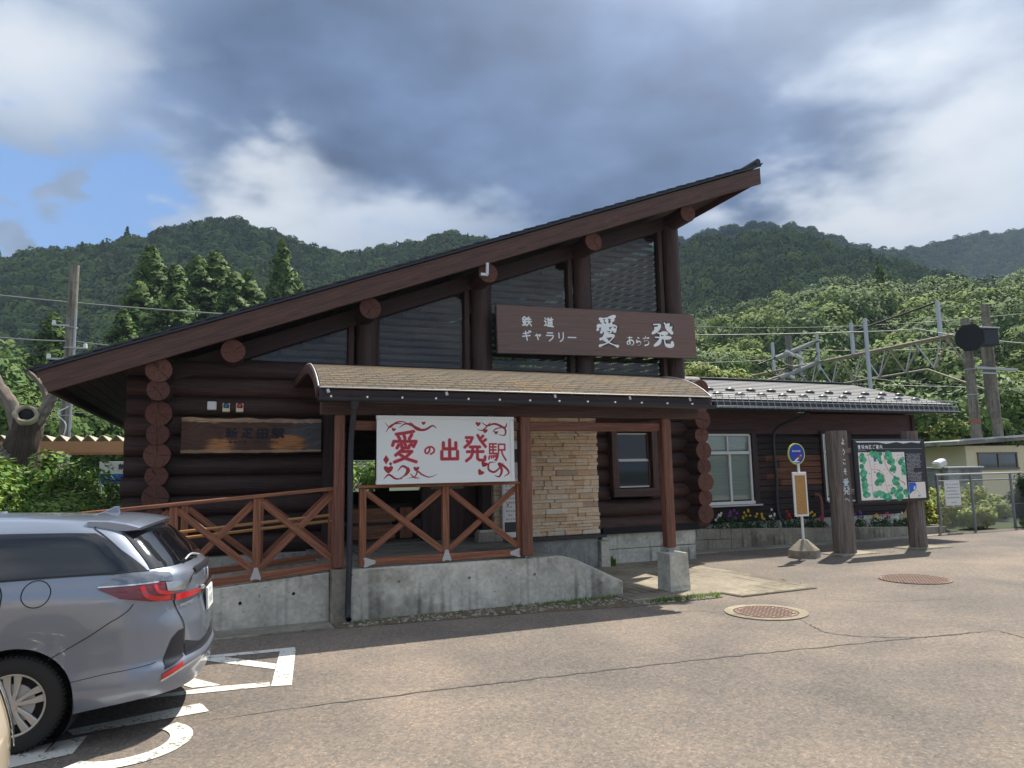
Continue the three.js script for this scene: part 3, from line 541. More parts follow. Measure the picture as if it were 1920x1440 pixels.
// old plank with the station name cut into it
{
  const t = thing('station_name_plank', 'weathered wooden plank with carved station name on the log wall', 'sign', [0.385, 2.345, -11.5]);
  const W = 2.0, H = 0.53, pts = [], r = rng(21);
  for (let i = 0; i <= 24; i++) pts.push([-W / 2 + (W * i) / 24, -H / 2 + 0.012 * perlin.noise(i * 0.5, 2.2, 1) + (i > 18 ? 0.008 : 0)]);
  for (let i = 24; i >= 0; i--) pts.push([-W / 2 + (W * i) / 24, H / 2 + 0.03 * perlin.noise(i * 0.33, 7.1, 4) - 0.01]);
  const g = new THREE.ExtrudeGeometry(new THREE.Shape(pts.map(([a, b]) => new THREE.Vector2(a, b))), { depth: 0.05, bevelEnabled: true, bevelThickness: 0.01, bevelSize: 0.01, bevelOffset: -0.01, bevelSegments: 2 });
  { const p = g.attributes.position, u = g.attributes.uv; for (let i = 0; i < p.count; i++) u.setXY(i, (p.getX(i) + W / 2) / W, (p.getY(i) + H / 2) / H); }
  const tex = canvasTex(1024, 270, (c, w, h) => {
    const im = c.createImageData(w, h);
    for (let j = 0; j < h; j++) for (let i = 0; i < w; i++) {
      const u = i / w, v = j / h, wv = tile(u * 5, v * 3, 64, 64, 71) * 14, g1 = tile(u * 9, v * 34 + wv, 64, 4096, 70), g2 = tile(u * 30, v * 90 + wv * 2, 64, 4096, 72), n = g1 * 0.6 + g2 * 0.4;
      const worn = smoothstep(tile(u * 4, v * 3, 64, 64, 73) + 0.3 * (n - 0.5), 0.52, 0.74), greyed = smoothstep(u + 0.25 * (tile(u * 6, v * 5, 64, 64, 74) - 0.5), 0.72, 0.86), edge = v < 0.1 + 0.06 * n || v > 0.93 - 0.04 * n ? 1 : 0;
      let q = [lerp(86, 178, worn), lerp(62, 124, worn), lerp(50, 78, worn)]; q = [lerp(q[0], 92, greyed), lerp(q[1], 92, greyed), lerp(q[2], 94, greyed)]; if (edge) q = [lerp(q[0], 186, 0.75), lerp(q[1], 160, 0.75), lerp(q[2], 130, 0.75)];
      const k = 0.72 + 0.5 * n, o = (j * w + i) * 4; im.data[o] = q[0] * k; im.data[o + 1] = q[1] * k; im.data[o + 2] = q[2] * k; im.data[o + 3] = 255;
    }
    c.putImageData(im, 0, 0);
    ['新', '疋', '田', '駅'].forEach((ch, i) => glyph(c, ch, 308 + i * 112, 80, 92, 80, 17, { color: '#23242b', cap: 'butt' }));
    c.fillStyle = '#2a2625'; c.font = 'bold 30px serif'; c.fillText('Shin-Hikida', 515, 200);
    ['の', 'ら', 'こ', 'そ'].forEach((ch, i) => glyph(c, ch, 335 + i * 34, 176, 24, 24, 5, { color: '#2a2625' }));
  });
  part('plank', g, new THREE.MeshStandardMaterial({ map: tex, bumpMap: gBump, bumpScale: 0.003, roughness: 0.8 }), t, [0, 0, 0]);
  for (const x of [-0.7, 0.7]) part('bracket', box(0.05, 0.2, 0.1, 0), M.blackMatt, t, [x, 0, -0.05]);
}
// gallery sign across the gable posts
{
  const t = thing('gallery_sign', 'long brown gallery signboard with white lettering across the gable', 'sign', [6.38, 4.233, -11.34]);
  t.rotation.z = 0.020;
  const W = 4.15, H = 0.87;
  const tex = canvasTex(2048, 430, (c, w, h) => {
    grainCanvas(c, w, h, [114, 90, 80], 0.42, 81);
    const ink = '#f2f6f4';
    ['鉄', '道'].forEach((ch, i) => glyph(c, ch, 232 + i * 212, 92, 92, 92, 12, { color: ink }));
    ['ギ', 'ャ', 'ラ', 'リ', 'ー'].forEach((ch, i) => glyph(c, ch, [226, 340, 452, 560, 668][i], ch === 'ャ' ? 214 : 222, ch === 'ャ' ? 80 : 92, ch === 'ャ' ? 90 : 92, 12, { color: ink }));
    for (const [dark, dx] of [[1, 3], [0, 0]]) {  // dark offset copy first: shading around the brush letters, painted into the print
      const q = dark ? '#3a3533' : '#f6faf8';
      const B = (ch, x, y, w2, h2, lw) => glyph(c, ch, x + dx, y + dx, w2, h2, lw + dx * 0.7, { color: q, brush: true });
      B('愛', 950, 44, 260, 300, 30); B('発', 1550, 78, 250, 250, 33); B('あ', 1268, 228, 96, 104, 11); B('ら', 1370, 240, 78, 88, 11); B('ち', 1448, 228, 84, 96, 11);
    }
  });
  part('board', box(W, H, 0.06, 0.006), M.signWood, t);
  part('print', facePlane(W - 0.02, H - 0.02), printed(tex, 0.5), t, [0, 0, 0.033]);
  for (const x of [-2.0, -0.25, 1.78]) part('bracket', box(0.08, 0.5, 0.2, 0), M.blackMatt, t, [x, 0, -0.12]);
}
// ---------------------------------------------------------------- porch: walls, floor, railings
{
  const t = thing('porch_wall', 'low pale concrete wall with sloping end in front of the entrance', 'concrete wall');
  part('wall', profile([[1.38, -0.05], [1.38, 0.6], [4.22, 0.59], [4.42, 0.53], [5.12, 0.2], [5.12, -0.05]], -8.75, 0.2, 0.014), M.conc, t);
  part('wall_pier', profile([[1.19, -0.05], [1.19, 0.61], [1.372, 0.61], [1.372, -0.05]], -8.72, 0.25, 0.012), M.concDark, t);
  const s = thing('ramp_wall', 'stained concrete ramp wall behind the parked grey car', 'concrete wall');
  part('wall', profile([[-6.0, -0.05], [-6.0, 0.03], [1.185, 0.575], [1.185, -0.05]], -8.84, 0.2, 0.01), M.conc, s);
  for (const [x, y] of [[0.78, 0.36], [0.2, 0.3], [-0.4, 0.16]]) part('tie_hole', new THREE.CylinderGeometry(0.018, 0.018, 0.02, 12).rotateX(Math.PI / 2), M.blackMatt, s, [x, y, -8.843]);
  for (const [x, y] of [[2.0, 0.42], [2.9, 0.4], [3.8, 0.38], [4.78, 0.2]]) part('tie_hole', new THREE.CylinderGeometry(0.018, 0.018, 0.02, 12).rotateX(Math.PI / 2), M.concDark, t, [x, y, -8.753]);
  struct('porch_floor', slab([[1.19, -11.58], [4.2, -11.58], [4.2, -8.96], [1.19, -8.96]], 0.4, 0.595), M.concDark);
  struct('ramp_floor', profile([[-6.0, -0.1], [-6.0, 0.02], [1.185, 0.56], [1.185, -0.1]], -9.05, 1.3, 0.004), M.concDark);
  for (let i = 0; i < 3; i++) struct('porch_step', slab([[4.205 + i * 0.3, -11.3], [4.5 + i * 0.3, -11.3], [4.5 + i * 0.3, -8.96], [4.205 + i * 0.3, -8.96]], 0, 0.45 - i * 0.15), M.concDark);
}
const bracketShape = (() => { const s = new THREE.Shape([[-0.05, -0.045], [-0.02, -0.03], [0.02, -0.03], [0.05, -0.045], [0.06, -0.02], [0.03, 0.06], [0.02, 0.1], [-0.02, 0.1], [-0.03, 0.06], [-0.06, -0.02]].map(([a, b]) => new THREE.Vector2(a, b))); return new THREE.ExtrudeGeometry(s, { depth: 0.004, bevelEnabled: false }); })();
function railing(t, xs, yTop, yBot, z, { over = [0.05, 0.12], cross = true } = {}) {
  const n = xs.length - 1, W = 0.085, T = 0.06;
  const B = (name, x0, y0, x1, y1, w, tt, zz) => { const b = bar(x0, y0, x1, y1, w, tt); return part(name, b.geo, M.rail, t, [...b.pos, z + zz], [0, 0, b.rot]); };
  B('top_rail', xs[0] - over[0], yTop(xs[0] - over[0]) - 0.02, xs[n] + over[1], yTop(xs[n] + over[1]) - 0.02, 0.04, 0.13, 0);
  B('bottom_rail', xs[0], yBot(xs[0]) + 0.045, xs[n], yBot(xs[n]) + 0.045, 0.09, T, 0.012);
  xs.forEach((x) => B('post', x, yBot(x) - 0.01, x, yTop(x) - 0.042, W, 0.075, 0));
  if (cross) for (let i = 0; i < n; i++) {
    const a = xs[i] + W / 2, b = xs[i + 1] - W / 2;
    B('brace', a, yTop(a) - 0.09, b, yBot(b) + 0.13, 0.075, 0.03, 0.016); B('brace', a, yBot(a) + 0.13, b, yTop(b) - 0.09, 0.075, 0.03, -0.018);
  }
}
{
  const t = thing('porch_railing', 'orange-brown crossed timber railing below the white love-station signboard', 'railing');
  railing(t, [1.57, 2.62, 3.64], () => 1.59, () => 0.62, -8.84, { over: [0.08, 0.14] });
  for (const [x, y, r] of [[1.62, 0.665, -1.57], [2.62, 0.66, 0], [3.58, 0.665, 1.57]]) part('bracket', bracketShape, M.zinc, t, [x, y, -8.79], [0, 0, r]);
  const ramp = (x) => 1.58 - 0.075 * (1.28 - x), low = (x) => 0.60 - 0.075 * (1.28 - x);
  const s = thing('ramp_railing', 'orange-brown crossed timber railing along the front of the ramp', 'railing');
  railing(s, [-4.4, -3.42, -2.45, -1.5, -0.52, 0.36, 1.26], ramp, low, -8.9, { over: [0.05, 0.02] });
  part('bracket', bracketShape, M.zinc, s, [0.36, low(0.36) + 0.05, -8.85]);
  const b = thing('ramp_railing', 'darker timber railing behind the ramp next to the log wall', 'railing');
  railing(b, [-4.4, -3.4, -2.4, -1.45, -0.47, 0.46, 1.4], (x) => ramp(x) - 0.04, (x) => low(x) - 0.04, -10.32, { over: [0.05, 0.02] });
  const h = thing('ramp_handrail', 'pair of yellowish handrail tubes inside the ramp railing', 'handrail');
  for (const dy of [0.34, 0.42]) { part('tube', rod(V(-4.4, ramp(-4.4) - dy, -9.03 - (dy - 0.34) * 1.6), V(1.2, ramp(1.2) - dy, -9.03 - (dy - 0.34) * 1.6), 0.018, 12), M.hand, h); }
  for (const x of [-3.42, -1.5, 0.36, 1.24]) for (const dy of [0.34, 0.42]) part('bracket', rod(V(x, ramp(x) - dy, -8.94), V(x, ramp(x) - dy, -9.04 - (dy - 0.34) * 1.6), 0.008), M.zinc, h);
}
// white signboard on the railing
{
  const W = 1.8, H = 0.84, t = thing('love_station_signboard', 'white signboard with large red lettering, hearts and swirls above the railing', 'sign', [2.6, 2.013, -8.66]);
  const tex = canvasTex(1440, 672, (c, w, h) => {
    c.fillStyle = '#e3e6e2'; c.fillRect(0, 0, w, h);
    const r = rng(9); for (let i = 0; i < 900; i++) { c.fillStyle = `rgba(120,125,120,${0.02 + r() * 0.03})`; c.fillRect(r() * w, r() * h, 1 + r() * 3, 4 + r() * 40); }
    const G2 = (ch, x, y, w2, h2, lw) => { glyph(c, ch, x, y, w2, h2, lw, { color: '#d98a8f' }); glyph(c, ch, x, y, w2, h2, lw * 0.72, { color: '#a92736' }); };
    G2('愛', 100, 128, 320, 345, 40); G2('の', 455, 285, 140, 120, 22); G2('出', 628, 222, 225, 236, 42); G2('発', 885, 165, 270, 310, 38); G2('駅', 1165, 262, 210, 210, 22);
    const q = '#9c1f28';
    swirl(c, [[70, 150], [110, 90], [170, 60], [240, 62]], 9, q); swirl(c, [[60, 50], [110, 100], [170, 50], [250, 40], [330, 90]], 8, q); swirl(c, [[210, 100], [270, 62], [330, 70], [400, 120], [480, 122], [560, 80], [600, 105]], 14, q); swirl(c, [[320, 40], [370, 90], [430, 110]], 9, q);
    heart(c, 150, 122, 24, q, 0.2); heart(c, 462, 52, 24, q); heart(c, 1058, 56, 32, q, 0.1); heart(c, 1136, 132, 32, q, 0.15); heart(c, 1262, 152, 26, q);
    swirl(c, [[1100, 40], [1160, 75], [1240, 55], [1320, 80], [1370, 120], [1360, 180], [1290, 175]], 13, q); swirl(c, [[1050, 118], [1110, 128], [1170, 70], [1200, 40]], 8, q); swirl(c, [[1390, 40], [1370, 90], [1300, 90]], 10, q); swirl(c, [[1220, 148], [1260, 110], [1330, 100]], 7, q);
    c.fillStyle = q; c.beginPath(); c.moveTo(72, 390); c.lineTo(104, 440); c.lineTo(72, 490); c.lineTo(42, 440); c.fill(); c.beginPath(); c.moveTo(118, 462); c.lineTo(136, 484); c.lineTo(118, 506); c.lineTo(100, 484); c.fill();
    heart(c, 96, 540, 52, q); heart(c, 384, 540, 34, q); swirl(c, [[48, 640], [100, 598], [170, 640], [240, 640]], 11, q); swirl(c, [[190, 560], [240, 510], [290, 540], [270, 600], [210, 640]], 13, q); swirl(c, [[300, 520], [310, 560], [280, 610]], 8, q); swirl(c, [[290, 640], [370, 620], [400, 570], [440, 600], [520, 630], [610, 600]], 9, q); swirl(c, [[320, 590], [360, 630], [420, 640]], 8, q);
    heart(c, 1122, 500, 42, q, 0.5); heart(c, 1080, 590, 40, q, 0.6); swirl(c, [[1255, 480], [1180, 490], [1170, 560], [1230, 590], [1300, 540], [1340, 490]], 12, q); swirl(c, [[1240, 630], [1290, 640], [1320, 570], [1290, 500], [1360, 540], [1400, 600], [1350, 640]], 16, q);
  });
  part('panel', box(W, H, 0.03, 0.004), M.white, t);
  part('print', facePlane(W - 0.06, H - 0.06), printed(tex, 0.35), t, [0, 0, 0.018]);
  for (const [x, y, w, h] of [[0, H / 2 - 0.02, W + 0.01, 0.04], [0, -H / 2 + 0.025, W + 0.01, 0.05], [-W / 2 + 0.02, 0, 0.04, H - 0.1], [W / 2 - 0.025, 0, 0.05, H - 0.1]]) part('frame', box(w, h, 0.045, 0.004), M.white, t, [x, y, 0.008]);
  for (const x of [-0.6, 0.6]) part('back_batten', box(0.06, H, 0.1, 0.004), M.rail, t, [x, 0.02, -0.07]);
}
// ---------------------------------------------------------------- canopy over the porch
const canopy = thing('entrance_canopy', 'arched entrance canopy with worn brown shingles on timber posts', 'canopy');
{
  const X0 = 1.0, X1 = 6.56;
  const P = (x, y0, y1, w = 0.145) => part('post', box(w, y1 - y0, w, 0.014), M.post, canopy, [x, (y0 + y1) / 2, -8.8]);
  P(1.28, 0.62, 2.45, 0.12); P(3.71, 0.62, 2.45, 0.15); P(5.94, 0.6, 2.45, 0.145);
  part('post_pin', rod(V(5.94, 0.53, -8.8), V(5.94, 0.61, -8.8), 0.016, 10), M.galv, canopy); part('post_pin', rod(V(3.71, 0.58, -8.8), V(3.71, 0.63, -8.8), 0.016, 10), M.galv, canopy);
  part('eave_beam', box(X1 - X0 - 0.1, 0.17, 0.14, 0.01), M.beam, canopy, [(X0 + X1) / 2, 2.53, -8.8]);
  part('tie_beam', box(4.4, 0.12, 0.09, 0.01), M.post, canopy, [3.66, 2.32, -8.83]);
  for (const x of [3.71, 6.3]) part('cross_beam', box(0.13, 0.16, 2.7, 0.01), M.beam, canopy, [x, 2.55, -10.2]);
  // arch section in z-y: eave, rise, crown, level back to the wall
  const arc = new THREE.CatmullRomCurve3([V(0, 2.74, -8.5), V(0, 2.86, -8.68), V(0, 2.985, -8.93), V(0, 3.09, -9.22), V(0, 3.165, -9.55), V(0, 3.195, -9.9), V(0, 3.2, -10.4), V(0, 3.2, -11.55)], false, 'centripetal');
  const N = 26, pts = arc.getSpacedPoints(N);
  { // deck
    const pos = [], idx = [];
    for (let i = 0; i <= N; i++) for (const [x, dy] of [[X0 + 0.04, 0], [X1 - 0.04, 0], [X0 + 0.04, -0.07], [X1 - 0.04, -0.07]]) pos.push(x, pts[i].y + dy - 0.02, pts[i].z);
    for (let i = 0; i < N; i++) { const a = i * 4, b = a + 4; idx.push(a, a + 1, b + 1, a, b + 1, b, a + 2, b + 2, b + 3, a + 2, b + 3, a + 3, a, b, b + 2, a, b + 2, a + 2, a + 1, a + 3, b + 3, a + 1, b + 3, b + 1); }
    idx.push(0, 2, 3, 0, 3, 1);
    const g = new THREE.BufferGeometry(); g.setAttribute('position', new THREE.Float32BufferAttribute(pos, 3)); g.setIndex(idx); const h = g.toNonIndexed(); h.computeVertexNormals(); metreUV(h, [5, 0.1, 3]);
    part('roof_deck', h, M.dark, canopy);
  }
  // curved verge boards at both ends
  for (const x of [X0 - 0.01, X1 + 0.01]) {
    const s = new THREE.Shape(); pts.forEach((p, i) => (i ? s.lineTo(-p.z, p.y + 0.004) : s.moveTo(-p.z, p.y + 0.004))); for (let i = N; i >= 0; i--) s.lineTo(-pts[i].z + (i < 3 ? 0.02 * (3 - i) : 0), pts[i].y - (0.1 + 0.02 * (1 - i / N)));
    const g = new THREE.ExtrudeGeometry(s, { depth: 0.045, bevelEnabled: false }); g.rotateY(Math.PI / 2); g.translate(x - 0.022, 0, 0); part('verge_board', g, M.barge, canopy);
    part('verge_trim', new THREE.TubeGeometry(arc, 30, 0.010, 6), M.zinc, canopy, [x, 0.016, 0]);
  }
  // shingles, course by course
  const cols = [[0.255, 0.205, 0.155], [0.24, 0.195, 0.15], [0.27, 0.212, 0.155], [0.23, 0.19, 0.15], [0.31, 0.228, 0.14]].map((c) => new THREE.MeshStandardMaterial({ color: col(...c), map: rep(concTex, 2.5), bumpMap: rep(asphBump, 0.5), bumpScale: 0.006, roughness: 0.95 }));
  const r = rng(8), rows = 25, L0 = arc.getLength(), step = 0.068, spare = [[], [], [], [], []];
  for (let k = 0; k < rows; k++) {
    const s = (k + 0.5) * step / L0, p = arc.getPointAt(s), tg = arc.getTangentAt(s), a = Math.atan2(tg.y, -tg.z);
    let x = X0 + [0, -0.12, -0.05][k % 3]; const n = 29, w = (X1 - X0 + 0.12) / n;
    for (let i = 0; i <= n; i++, x += w) {
      const xa = Math.max(x, X0 + 0.01), xb = Math.min(x + w, X1 - 0.01); if (xb - xa < 0.03) continue;
      const warm = perlin.noise((x - 1) * 0.9, k * 0.25, 5) > 0.12 && r() > 0.35 ? 4 : Math.floor(r() * 3.99);
      const gs2 = box(Math.round((xb - xa - 0.005) * 100) / 100, 0.006, step + 0.022, 0, i % 3), at = [(xa + xb) / 2, p.y + 0.011 + rr(0, 0.0015, r), p.z];
      if (k < 10) part('shingle', gs2, cols[warm], canopy, at, [a - 0.05, 0, 0]); else { const q = gs2.clone(); q.rotateX(a - 0.05); q.translate(...at); spare[warm].push(q); }
    }
  }
  spare.forEach((q, i) => { if (q.length) part('upper_shingles', mergeGeometries(q), cols[i], canopy).userData.kind = 'stuff'; });
  part('eave_trim', box(X1 - X0, 0.014, 0.03, 0.004), M.zinc, canopy, [(X0 + X1) / 2, 2.742, -8.475]);
  { const q = []; for (let k = rows; k < 46; k++) { const s = (k + 0.5) * step / L0; if (s > 0.99) break; const p = arc.getPointAt(s), b = box(X1 - X0 - 0.02, 0.012, step + 0.03).clone(); b.translate((X0 + X1) / 2, p.y + 0.012, p.z); q.push(b); } part('rear_shingles', mergeGeometries(q), cols[0], canopy).userData.kind = 'stuff'; }
  // gutter, clips, fascia
  part('fascia', box(X1 - X0, 0.11, 0.04, 0.004), M.black, canopy, [(X0 + X1) / 2, 2.675, -8.53]);
  const gs = new THREE.Shape(); gs.absarc(0, 0, 0.055, Math.PI, 2 * Math.PI, false); gs.lineTo(0.047, 0); gs.absarc(0, 0, 0.047, 2 * Math.PI, Math.PI, true);
  const gut = new THREE.ExtrudeGeometry(gs, { depth: X1 - X0 + 0.04, bevelEnabled: false, curveSegments: 10 }); gut.rotateY(Math.PI / 2); part('gutter', gut, M.black, canopy, [X0 - 0.02, 2.62, -8.445]);
  for (const x of [X0 - 0.02, X1 + 0.02]) part('gutter_end', new THREE.CylinderGeometry(0.055, 0.055, 0.01, 16, 1, false, Math.PI / 2, Math.PI).rotateZ(Math.PI / 2), M.black, canopy, [x, 2.62, -8.445]);
  for (let x = X0 + 0.12; x < X1; x += 0.42) { part('gutter_clip', box(0.018, 0.022, 0.035, 0.003), M.white, canopy, [x, 2.627, -8.397]); }
  for (const x of [1.1, 2.55, 4.05, 5.2, 6.2]) part('snow_clip', box(0.035, 0.05, 0.012, 0.004), M.alu, canopy, [x, 2.705, -8.5], [0, 0, 0.3]);
  // downpipe
  part('rain_hopper', new THREE.CylinderGeometry(0.085, 0.05, 0.14, 4).rotateY(Math.PI / 4), M.black, canopy, [1.40, 2.57, -8.46]);
  part('downpipe', tube([V(1.40, 2.52, -8.47), V(1.40, 2.35, -8.55), V(1.395, 2.15, -8.63), V(1.39, 1.2, -8.65), V(1.385, 0.62, -8.65), V(1.37, 0.1, -8.62), V(1.37, 0.06, -8.56)], 0.034, 60, 14), M.black, canopy);
  for (const y of [1.75, 0.78, 0.55]) part('pipe_clamp', new THREE.TorusGeometry(0.037, 0.006, 6, 16).rotateX(Math.PI / 2), M.black, canopy, [1.388, y, -8.65]);
}
{ // post block
  const t = thing('post_base_block', 'tall weathered concrete block under the right canopy post', 'concrete block', [5.93, 0, -8.72]);
  const g = new THREE.CylinderGeometry(0.212, 0.232, 0.54, 4, 1); g.rotateY(Math.PI / 4); g.translate(0, 0.27, 0); const h = g.toNonIndexed(); h.computeVertexNormals(); metreUV(h, [0.4, 0.54, 0.4]);
  part('block', h, M.conc, t); part('top_plate', box(0.1, 0.012, 0.1, 0.002), M.galv, t, [0.01, 0.545, -0.08]);
}
// ---------------------------------------------------------------- annex
const annex = thing('annex_building', 'long low annex with weathered board siding and metal roof', 'building');
{
  const AZ = -13.3, X0 = 8.62, X1 = 16.6;
  part('foundation', profile([[X0, -0.05], [X0, 0.5], [X1, 0.5], [X1, -0.05]], AZ + 0.01, 4.2, 0.01), M.concPale, annex);
  part('sill_board', box(X1 - X0, 0.07, 0.06, 0.006), M.blackMatt, annex, [(X0 + X1) / 2, 0.535, AZ + 0.02]);
  part('wall_core', box(X1 - X0 - 0.02, 2.5, 4.1, 0), M.blackMatt, annex, [(X0 + X1) / 2, 1.76, AZ - 2.12]);
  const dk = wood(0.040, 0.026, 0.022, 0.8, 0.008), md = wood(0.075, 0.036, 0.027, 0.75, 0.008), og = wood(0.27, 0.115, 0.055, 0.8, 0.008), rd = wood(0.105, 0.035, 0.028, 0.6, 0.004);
  const holes = [[9.98, 11.42], [13.42, 14.35]];
  const rows = [], P = 0.142;
  for (let i = 0; i < 13; i++) rows.push([0.645 + i * P, i]);
  for (const [y, i] of rows) {
    const cut = y > 0.93 && y < 2.52 ? holes : [], xs = [X0]; for (const [a, b] of cut) xs.push(a, b); xs.push(X1);
    for (let k = 0; k < xs.length; k += 2) {
      const [a, b] = [xs[k], xs[k + 1]], worn = i >= 5 && i <= 9 && k > 0;
      if (worn && b - a > 1) { const m = a + (b - a) * (0.15 + 0.1 * (i % 3)); part('siding_board', box(m - a, P - 0.01, 0.045, 0.014, i % 3), md, annex, [(a + m) / 2, y, AZ + 0.014]); part('siding_board', box(b - m - 0.01, P - 0.01, 0.045, 0.014, i % 3), og, annex, [(m + b) / 2, y, AZ + 0.014]); }
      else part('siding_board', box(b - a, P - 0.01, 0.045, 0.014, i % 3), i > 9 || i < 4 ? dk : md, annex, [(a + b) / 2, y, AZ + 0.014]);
    }
  }
  part('frieze_board', box(X1 - X0, 0.5, 0.04, 0.006), rd, annex, [(X0 + X1) / 2, 2.74, AZ + 0.015]);
  part('corner_board', box(0.1, 2.45, 0.1, 0.008), md, annex, [X1 - 0.02, 1.77, AZ + 0.03]);
  // windows
  const blind = new THREE.MeshStandardMaterial({ color: col(0.50, 0.55, 0.50), roughness: 0.35 });
  for (const [a, b] of holes) {
    const w = part('window', box(b - a - 0.22, 1.5, 0.02, 0), blind, annex, [(a + b) / 2 - 0.06, 1.7, AZ - 0.02]), W = b - a - 0.22;
    part('glass', box(W, 1.5, 0.006, 0), M.pane, w, [0, 0, 0.05]);
    for (let y = -0.7; y < 0.7; y += 0.07) part('blind_slat', box(W - 0.02, 0.05, 0.006, 0), blind, w, [0, y, 0.022], [0.35, 0, 0]);
    const f = (x, y, ww, hh, d = 0.05) => part('frame', box(ww, hh, d, 0.004), M.white, w, [x, y, 0.065]);
    f(-W / 2, 0, 0.05, 1.54); f(W / 2, 0, 0.05, 1.54); f(0, 0.77, W, 0.05); f(0, -0.77, W + 0.1, 0.07, 0.1); f(0, 0.36, W, 0.07); f(0.02, -0.2, 0.05, 1.07); f(-0.02, 0.57, 0.035, 0.38);
    part('casing', box(0.14, 1.7, 0.1, 0.008), M.dark, w, [W / 2 + 0.11, -0.02, 0.07]); part('casing', box(W + 0.3, 0.07, 0.12, 0.008), M.dark, w, [0.06, 0.83, 0.07]); part('casing', box(0.06, 1.6, 0.1, 0.008), M.dark, w, [-W / 2 - 0.06, 0, 0.07]);
    part('window_sill', box(W + 0.26, 0.035, 0.16, 0.004), M.alu, w, [0.08, -0.83, 0.09]);
  }
  // roof: metal courses stepping up to the ridge, snow lugs, eave rack
  const metal = new THREE.MeshStandardMaterial({ color: col(0.05, 0.055, 0.066), roughness: 0.55, metalness: 0.1 }), metalD = new THREE.MeshStandardMaterial({ color: col(0.04, 0.043, 0.05), roughness: 0.4, metalness: 0.3 });
  const E = [-12.38, 3.17], T = [-15.5, 4.06], n = 12, dz = (T[0] - E[0]) / n, dy = (T[1] - E[1]) / n, a = Math.atan2(T[1] - E[1], -(T[0] - E[0])), LX = 8.66, RX = 16.95;
  for (let i = 0; i < n; i++) part('roof_course', box(RX - LX, 0.018, Math.hypot(dz, dy) + 0.03, 0.004), metal, annex, [(LX + RX) / 2, E[1] + dy * (i + 0.5) + 0.012, E[0] + dz * (i + 0.5)], [a - 0.05, 0, 0]);
  part('rear_roof', box(RX - LX, 0.03, 3.3, 0), metal, annex, [(LX + RX) / 2, 3.6, -17.1], [-0.27, 0, 0]);
  part('ridge_cap', box(RX - LX + 0.05, 0.05, 0.22, 0.015), metalD, annex, [(LX + RX) / 2, T[1] + 0.04, T[0]]);
  part('roof_underside', box(RX - LX - 0.06, 0.03, 1.05, 0), M.soffit, annex, [(LX + RX) / 2, 3.045, -12.85]);
  part('fascia', box(RX - LX - 0.02, 0.12, 0.03, 0.004), metalD, annex, [(LX + RX) / 2, 3.09, -12.37]);
  part('verge_board', box(0.04, 0.14, Math.hypot(T[0] - E[0], T[1] - E[1]), 0.004), metalD, annex, [RX - 0.01, (E[1] + T[1]) / 2 - 0.06, (E[0] + T[0]) / 2], [a, 0, 0]);
  part('gable_infill', (() => { const s = new THREE.Shape([[13.3, 2.95], [17.6, 2.95], [15.5, 4.0]].map(([p, q]) => new THREE.Vector2(p, q))); const g = new THREE.ExtrudeGeometry(s, { depth: 0.05, bevelEnabled: false }); g.rotateY(Math.PI / 2); return g; })(), md, annex, [X1 - 0.05, 0, 0]);
  const lug = new THREE.SphereGeometry(0.10, 12, 6, 0, Math.PI * 2, 0, Math.PI / 2).scale(1.35, 0.7, 0.8);
  for (const [k, off] of [[1.9, 0.25], [4.6, 0.55]]) for (let x = LX + off; x < RX - 0.2; x += 0.615) part('snow_lug', lug, metalD, annex, [x, E[1] + dy * k + 0.03, E[0] + dz * k], [a, 0, 0]);
  for (let x = LX + 0.1; x < RX; x += 0.17) part('rack_bar', rod(V(x, 2.98, -12.20), V(x, 3.27, -12.28), 0.0075, 6), M.galv, annex);
  for (const [y, z] of [[3.26, -12.278], [3.13, -12.24], [3.0, -12.205]]) part('rack_rail', rod(V(LX, y, z), V(RX, y, z), 0.009, 6), M.galv, annex);
  part('gutter', box(RX - LX, 0.09, 0.1, 0.02), M.black, annex, [(LX + RX) / 2, 3.0, -12.3]);
  part('downpipe', tube([V(12.2, 2.95, -12.35), V(12.18, 2.88, -12.5), V(11.95, 2.62, -13.1), V(11.92, 2.45, -13.18), V(11.92, 1.5, -13.19), V(11.92, 0.62, -13.19), V(11.95, 0.45, -13.1), V(11.95, 0.2, -13.06)], 0.034, 50, 10), metalD, annex);
}
solo('standpipe', 'short rusty red standpipe rising from the flower bed', 'pipe', tube([V(13.12, 0.2, -13.1), V(13.12, 0.95, -13.1), V(13.1, 1.03, -13.12), V(13.0, 1.05, -13.16)], 0.045, 20, 12), new THREE.MeshStandardMaterial({ color: col(0.20, 0.06, 0.05), roughness: 0.6 }));
// flower bed wall
{
  const t = thing('flower_bed', 'long low concrete flower bed wall along the annex', 'flower bed');
  const top = (x) => 0.47 - 0.30 * (x - 8.98) / 7.71;
  for (const [a, b, y0, y1] of [[8.98, 9.5, 0, 0.5], [9.51, 10.1, 0, 0.5], [8.98, 9.22, 0.5, 1], [9.23, 9.82, 0.5, 1], [9.83, 10.1, 0.5, 1]]) part('concrete_block', profile([[a, top(a) * y0], [a, top(a) * y1 - 0.006], [b, top(b) * y1 - 0.006], [b, top(b) * y0]], -12.652, 0.15, 0.006), y1 > 0.6 && a < 9.2 ? M.concBlue : M.concDark, t);
  part('wall', profile([[10.11, -0.05], [10.11, top(10.11) - 0.006], [16.69, top(16.69)], [16.69, -0.05]], -12.65, 0.15, 0.01), M.concDark, t);
  part('end_wall', box(0.14, 0.24, 0.5, 0.01), M.concDark, t, [16.62, 0.08, -13.05]);
  part('soil', profile([[9.0, 0], [9.0, top(9) - 0.05], [16.5, top(16.5) - 0.04], [16.5, 0]], -12.805, 0.47, 0), M.soil, t);
}
